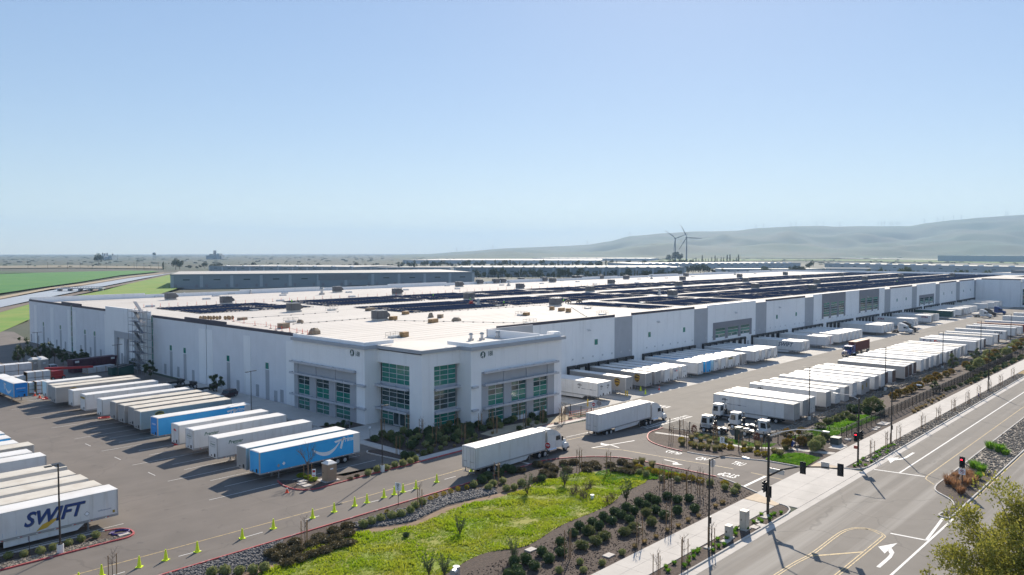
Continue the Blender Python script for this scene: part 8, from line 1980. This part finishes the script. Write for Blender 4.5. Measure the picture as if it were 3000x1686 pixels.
# hills on the right
SKYL = [(1150, 747.5), (1250, 745), (1350, 738), (1500, 727), (1650, 722), (1720, 717), (1780, 708), (1850, 691), (1950, 683), (2050, 678), (2150, 677), (2230, 669), (2330, 662), (2400, 661), (2445, 664), (2520, 662), (2660, 663), (2720, 652), (2800, 643), (2880, 636), (3000, 628), (3150, 615), (3300, 612), (3400, 620)]
def skyline(px):
    for (a, ya), (b, yb) in zip(SKYL, SKYL[1:]):
        if a <= px <= b:
            u = (px - a) / (b - a); u = u * u * (3 - 2 * u) * 0.5 + u * 0.5; return ya + (yb - ya) * u
    return 747
hv = []; hf = []; NA, ND = 240, 60
for i in range(NA + 1):
    px = 1150 + 2250 * i / NA; hm = (CAM_YH - skyline(px)) / CAM_F
    az = YAW - math.atan((px - 1500) / CAM_F)
    for j in range(ND + 1):
        dd = 3600 + 6200 * j / ND; c = dd / math.cos(az - YAW)
        x, y = c * math.cos(az), c * math.sin(az)
        v = (dd - 3600) / 4900; prof = clamp(v); prof = prof ** 1.6
        if v > 1: prof = 1 - (v - 1) * 0.9
        top = 8500 * hm + CAM_H
        rd = noise.fractal(Vector((x * 0.0011, y * 0.0011, 2)), 1.0, 2.0, 4)
        rg_ = abs(noise.noise(Vector((x * 0.0016, y * 0.0016, 7))))
        env = clamp(v * 1.6) * clamp((1.02 - v) * 3) 
        z = top * prof * (1 + 0.0) + (rd * 85 - rg_ * 120) * env * clamp(top / 160)
        hv.append((x, y, max(z, -3) if v > 0.02 else -4))
for i in range(NA):
    for j in range(ND):
        a = i * (ND + 1) + j; hf.append((a, a + 1, a + ND + 2, a + ND + 1)[::-1])
me = bpy.data.meshes.new('hills'); me.from_pydata(hv, [], hf); me.materials.append(hill_m); me.polygons.foreach_set('use_smooth', [True] * len(hf)); me.update()
tag(put('hills', me), kind='structure')
fsheet('hill_foot_meadow', [(1900, 768), (2350, 764), (3200, 776), (3300, 760), (2400, 752), (2000, 754)], mat('bright meadow', (0.1, 0.17, 0.035), 0.95, scale=0.004, col2=(0.14, 0.17, 0.05)), 0.6)
fsheet('highway', [(1800, 757.5), (2350, 756.2), (2700, 761.5), (3200, 769), (3200, 767.6), (2700, 760.2), (2350, 755.2), (1800, 756.5)], mat('far highway', (0.5, 0.48, 0.44), 0.8), 1.2)
# wind turbines
def turbine(lab, hub, foot_px, tips, dist):
    s = dist / CAM_F
    d = ray(*hub); p = d * dist; p.z += CAM_H
    t = thing('wind_turbine', lab, 'wind turbine', (p.x, p.y, 0), 0)
    hz = p.z; twm = mat('turbine grey', (0.2, 0.22, 0.25), 0.6)
    MB().tube([(0, 0, -2), (0, 0, hz - 0.5)], [2.3, 1.4], 12).build('tower', twm, t)
    MB().hexa([(-1.5, -3.4, hz - 1.6), (1.5, -3.4, hz - 1.6), (1.5, 3.5, hz - 1.6), (-1.5, 3.5, hz - 1.6)], [(-1.3, -3.2, hz + 1.4), (1.3, -3.2, hz + 1.4), (1.3, 3.2, hz + 1.2), (-1.3, 3.2, hz + 1.2)]).build('nacelle', twm, t)
    o = (-_fw).copy(); o.z = 0; o.normalize()
    hub_c = Vector((0, 0, hz)) + o * 3.8
    MB().tube([tuple(hub_c - o), tuple(hub_c + o * 1.2)], [1.3, 0.7], 10).build('hub', twm, t)
    for tx, ty in tips:
        e = hub_c + (_rt * (tx - hub[0]) - Vector((0, 0, 1)) * (ty - hub[1])) * s
        dv = (e - hub_c); sd_ = dv.cross(o).normalized()
        mb = MB()
        q = [hub_c + dv * 0.02, hub_c + dv * 0.25, e]
        wds = [1.2, 3.0, 0.8]
        for k in range(2):
            a, b = q[k], q[k + 1]
            mb.hexa([a - sd_ * wds[k] * 0.3, a + sd_ * wds[k] * 0.7, a + sd_ * wds[k] * 0.7 + o * 0.4, a - sd_ * wds[k] * 0.3 + o * 0.4], [b - sd_ * wds[k + 1] * 0.3, b + sd_ * wds[k + 1] * 0.7, b + sd_ * wds[k + 1] * 0.7 + o * 0.25, b - sd_ * wds[k + 1] * 0.3 + o * 0.25])
        mb.build('blade', twm, t)
turbine('left wind turbine standing before the hazy hills', (1978.5, 698.7), 759, [(1947, 676), (2015, 685), (1973, 736.7)], 2500)
turbine('right and taller wind turbine before the hazy hills', (2011.7, 696.3), 759, [(1993, 659.7), (2055.5, 699.4), (1989, 731.5)], 2450)
# pylons on the ridge
for i, px in enumerate((2213, 2235, 2315, 2330, 2390, 2410, 2458, 2570, 2580, 2588, 2606, 2612, 2625, 2632, 2705, 2743, 2760, 2790, 2812, 2942, 2948, 1338, 1444, 1720, 1845)):
    dd = 8300.0; az = YAW - math.atan((px - 1500) / CAM_F); c = dd / math.cos(az - YAW); x, y = c * math.cos(az), c * math.sin(az)
    z = dd * (CAM_YH - skyline(px)) / CAM_F + CAM_H - 14
    t = thing('ridge_pylon', 'tiny power pylon on the hill ridge, %s of the line' % nth(i), 'pylon', (x, y, z), YAW, 'pylons on the ridge')
    part('legs', 'pyl', lambda mb: (mb.tube([(0, -5, 0), (0, -1.2, 58)], 0.9, 4), mb.tube([(0, 5, 0), (0, 1.2, 58)], 0.9, 4)), metal_g, t)
    part('cross_arm', 'pya', lambda mb: [mb.box(-0.5, -7, hh, 0.5, 7, hh + 1.2) for hh in (40, 50)], metal_g, t)
# power plant, works, water tower, masts on the far plain
def plant_(lab, l, r, hpx, dist, stacks, name='power_plant'):
    s = dist / CAM_F; A = Vector(gz(l, CAM_YH + CAM_H / s)); B = Vector(gz(r, CAM_YH + CAM_H / s)); d = B - A; Lw = d.length
    t = thing(name, lab, 'industrial plant', (A.x, A.y, 0), math.atan2(d.y, d.x))
    rr = random.Random(int(l)); MB().box(Lw * 0.1, 0, 0, Lw * 0.85, 50, hpx * s * 0.62).build('main_hall', far_wall2, t)
    for i in range(7):
        x = Lw * rr.uniform(0, 0.85); MB().box(x, -20 + i * 3, 0, x + Lw * rr.uniform(0.06, 0.18), 20 + i * 3, hpx * s * rr.uniform(0.3, 1.0)).build('block', far_wall2, t)
    for fx, hh in stacks: MB().tube([(Lw * fx, 25, 0), (Lw * fx, 25, hh * s)], [3.6, 3.0], 8).build('stack', wall_d, t)
plant_('jagged factory with thin stacks on the left horizon', 273, 338, 13, 3400, [(0.3, 20), (0.4, 19), (0.5, 20), (0.75, 18)]); plant_('square power plant with two stacks on the horizon', 598, 654, 18, 3600, [(0.42, 26), (0.5, 26)])
t = thing('water_tower', 'small water tower on the left horizon', 'water tower', (*gz(452, 762), 0)); MB().tube([(0, 0, 20), (0, 0, 23), (0, 0, 29), (0, 0, 32)], [3, 7, 7, 2], 10).build('tank', far_wall2, t)
for i in range(4): MB().tube([(6 * math.cos(i * 1.57), 6 * math.sin(i * 1.57), 0), (5 * math.cos(i * 1.57), 5 * math.sin(i * 1.57), 22)], 0.6, 5).build('leg', far_wall2, t)
t = thing('radio_mast', 'thin mast beside the jagged factory', 'mast', (*gz(345, 762), 0)); MB().tube([(0, 0, 0), (0, 0, 26)], [0.9, 0.5], 5).build('mast', wall_d, t); MB().box(-1.5, -1.5, 0, 1.5, 1.5, 2).build('hut', far_wall2, t)
UP = [(313, 790), (393, 789), (401, 790), (422, 791), (442, 790), (465, 789), (235, 788), (270, 789), (140, 788), (82, 787), (486, 790), (198, 789), (640, 788), (700, 787), (780, 786)]
for i, (px, py) in enumerate(UP):
    t = thing('utility_pole', 'wooden utility pole on the plain beyond the crop field, %s listed' % nth(i), 'utility pole', (*gz(px, py), 0), YAW, 'utility poles on the plain')
    part('pole', 'up', lambda mb: mb.tube([(0, 0, 0), (0, 0, 12.5)], [0.3, 0.2], 5), bark, t); part('cross_arm', 'upa', lambda mb: mb.box(-0.12, -1.4, 11.4, 0.12, 1.4, 11.7), bark, t)
# ================================================================ hazy air
hz = MB().box(-3400, -3400, -6.5, 15600, 15600, 560).build('haze', [])
hm_ = bpy.data.materials.new('haze'); hm_.use_nodes = True; N = hm_.node_tree.nodes; N.clear()
out = N.new('ShaderNodeOutputMaterial'); vol = N.new('ShaderNodeVolumePrincipled')
vol.inputs['Color'].default_value = (0.5, 0.72, 0.98, 1); vol.inputs['Density'].default_value = HAZE; vol.inputs['Anisotropy'].default_value = 0.1
hm_.node_tree.links.new(vol.outputs[0], out.inputs['Volume']); hz.data.materials.append(hm_); hz['kind'] = 'stuff'
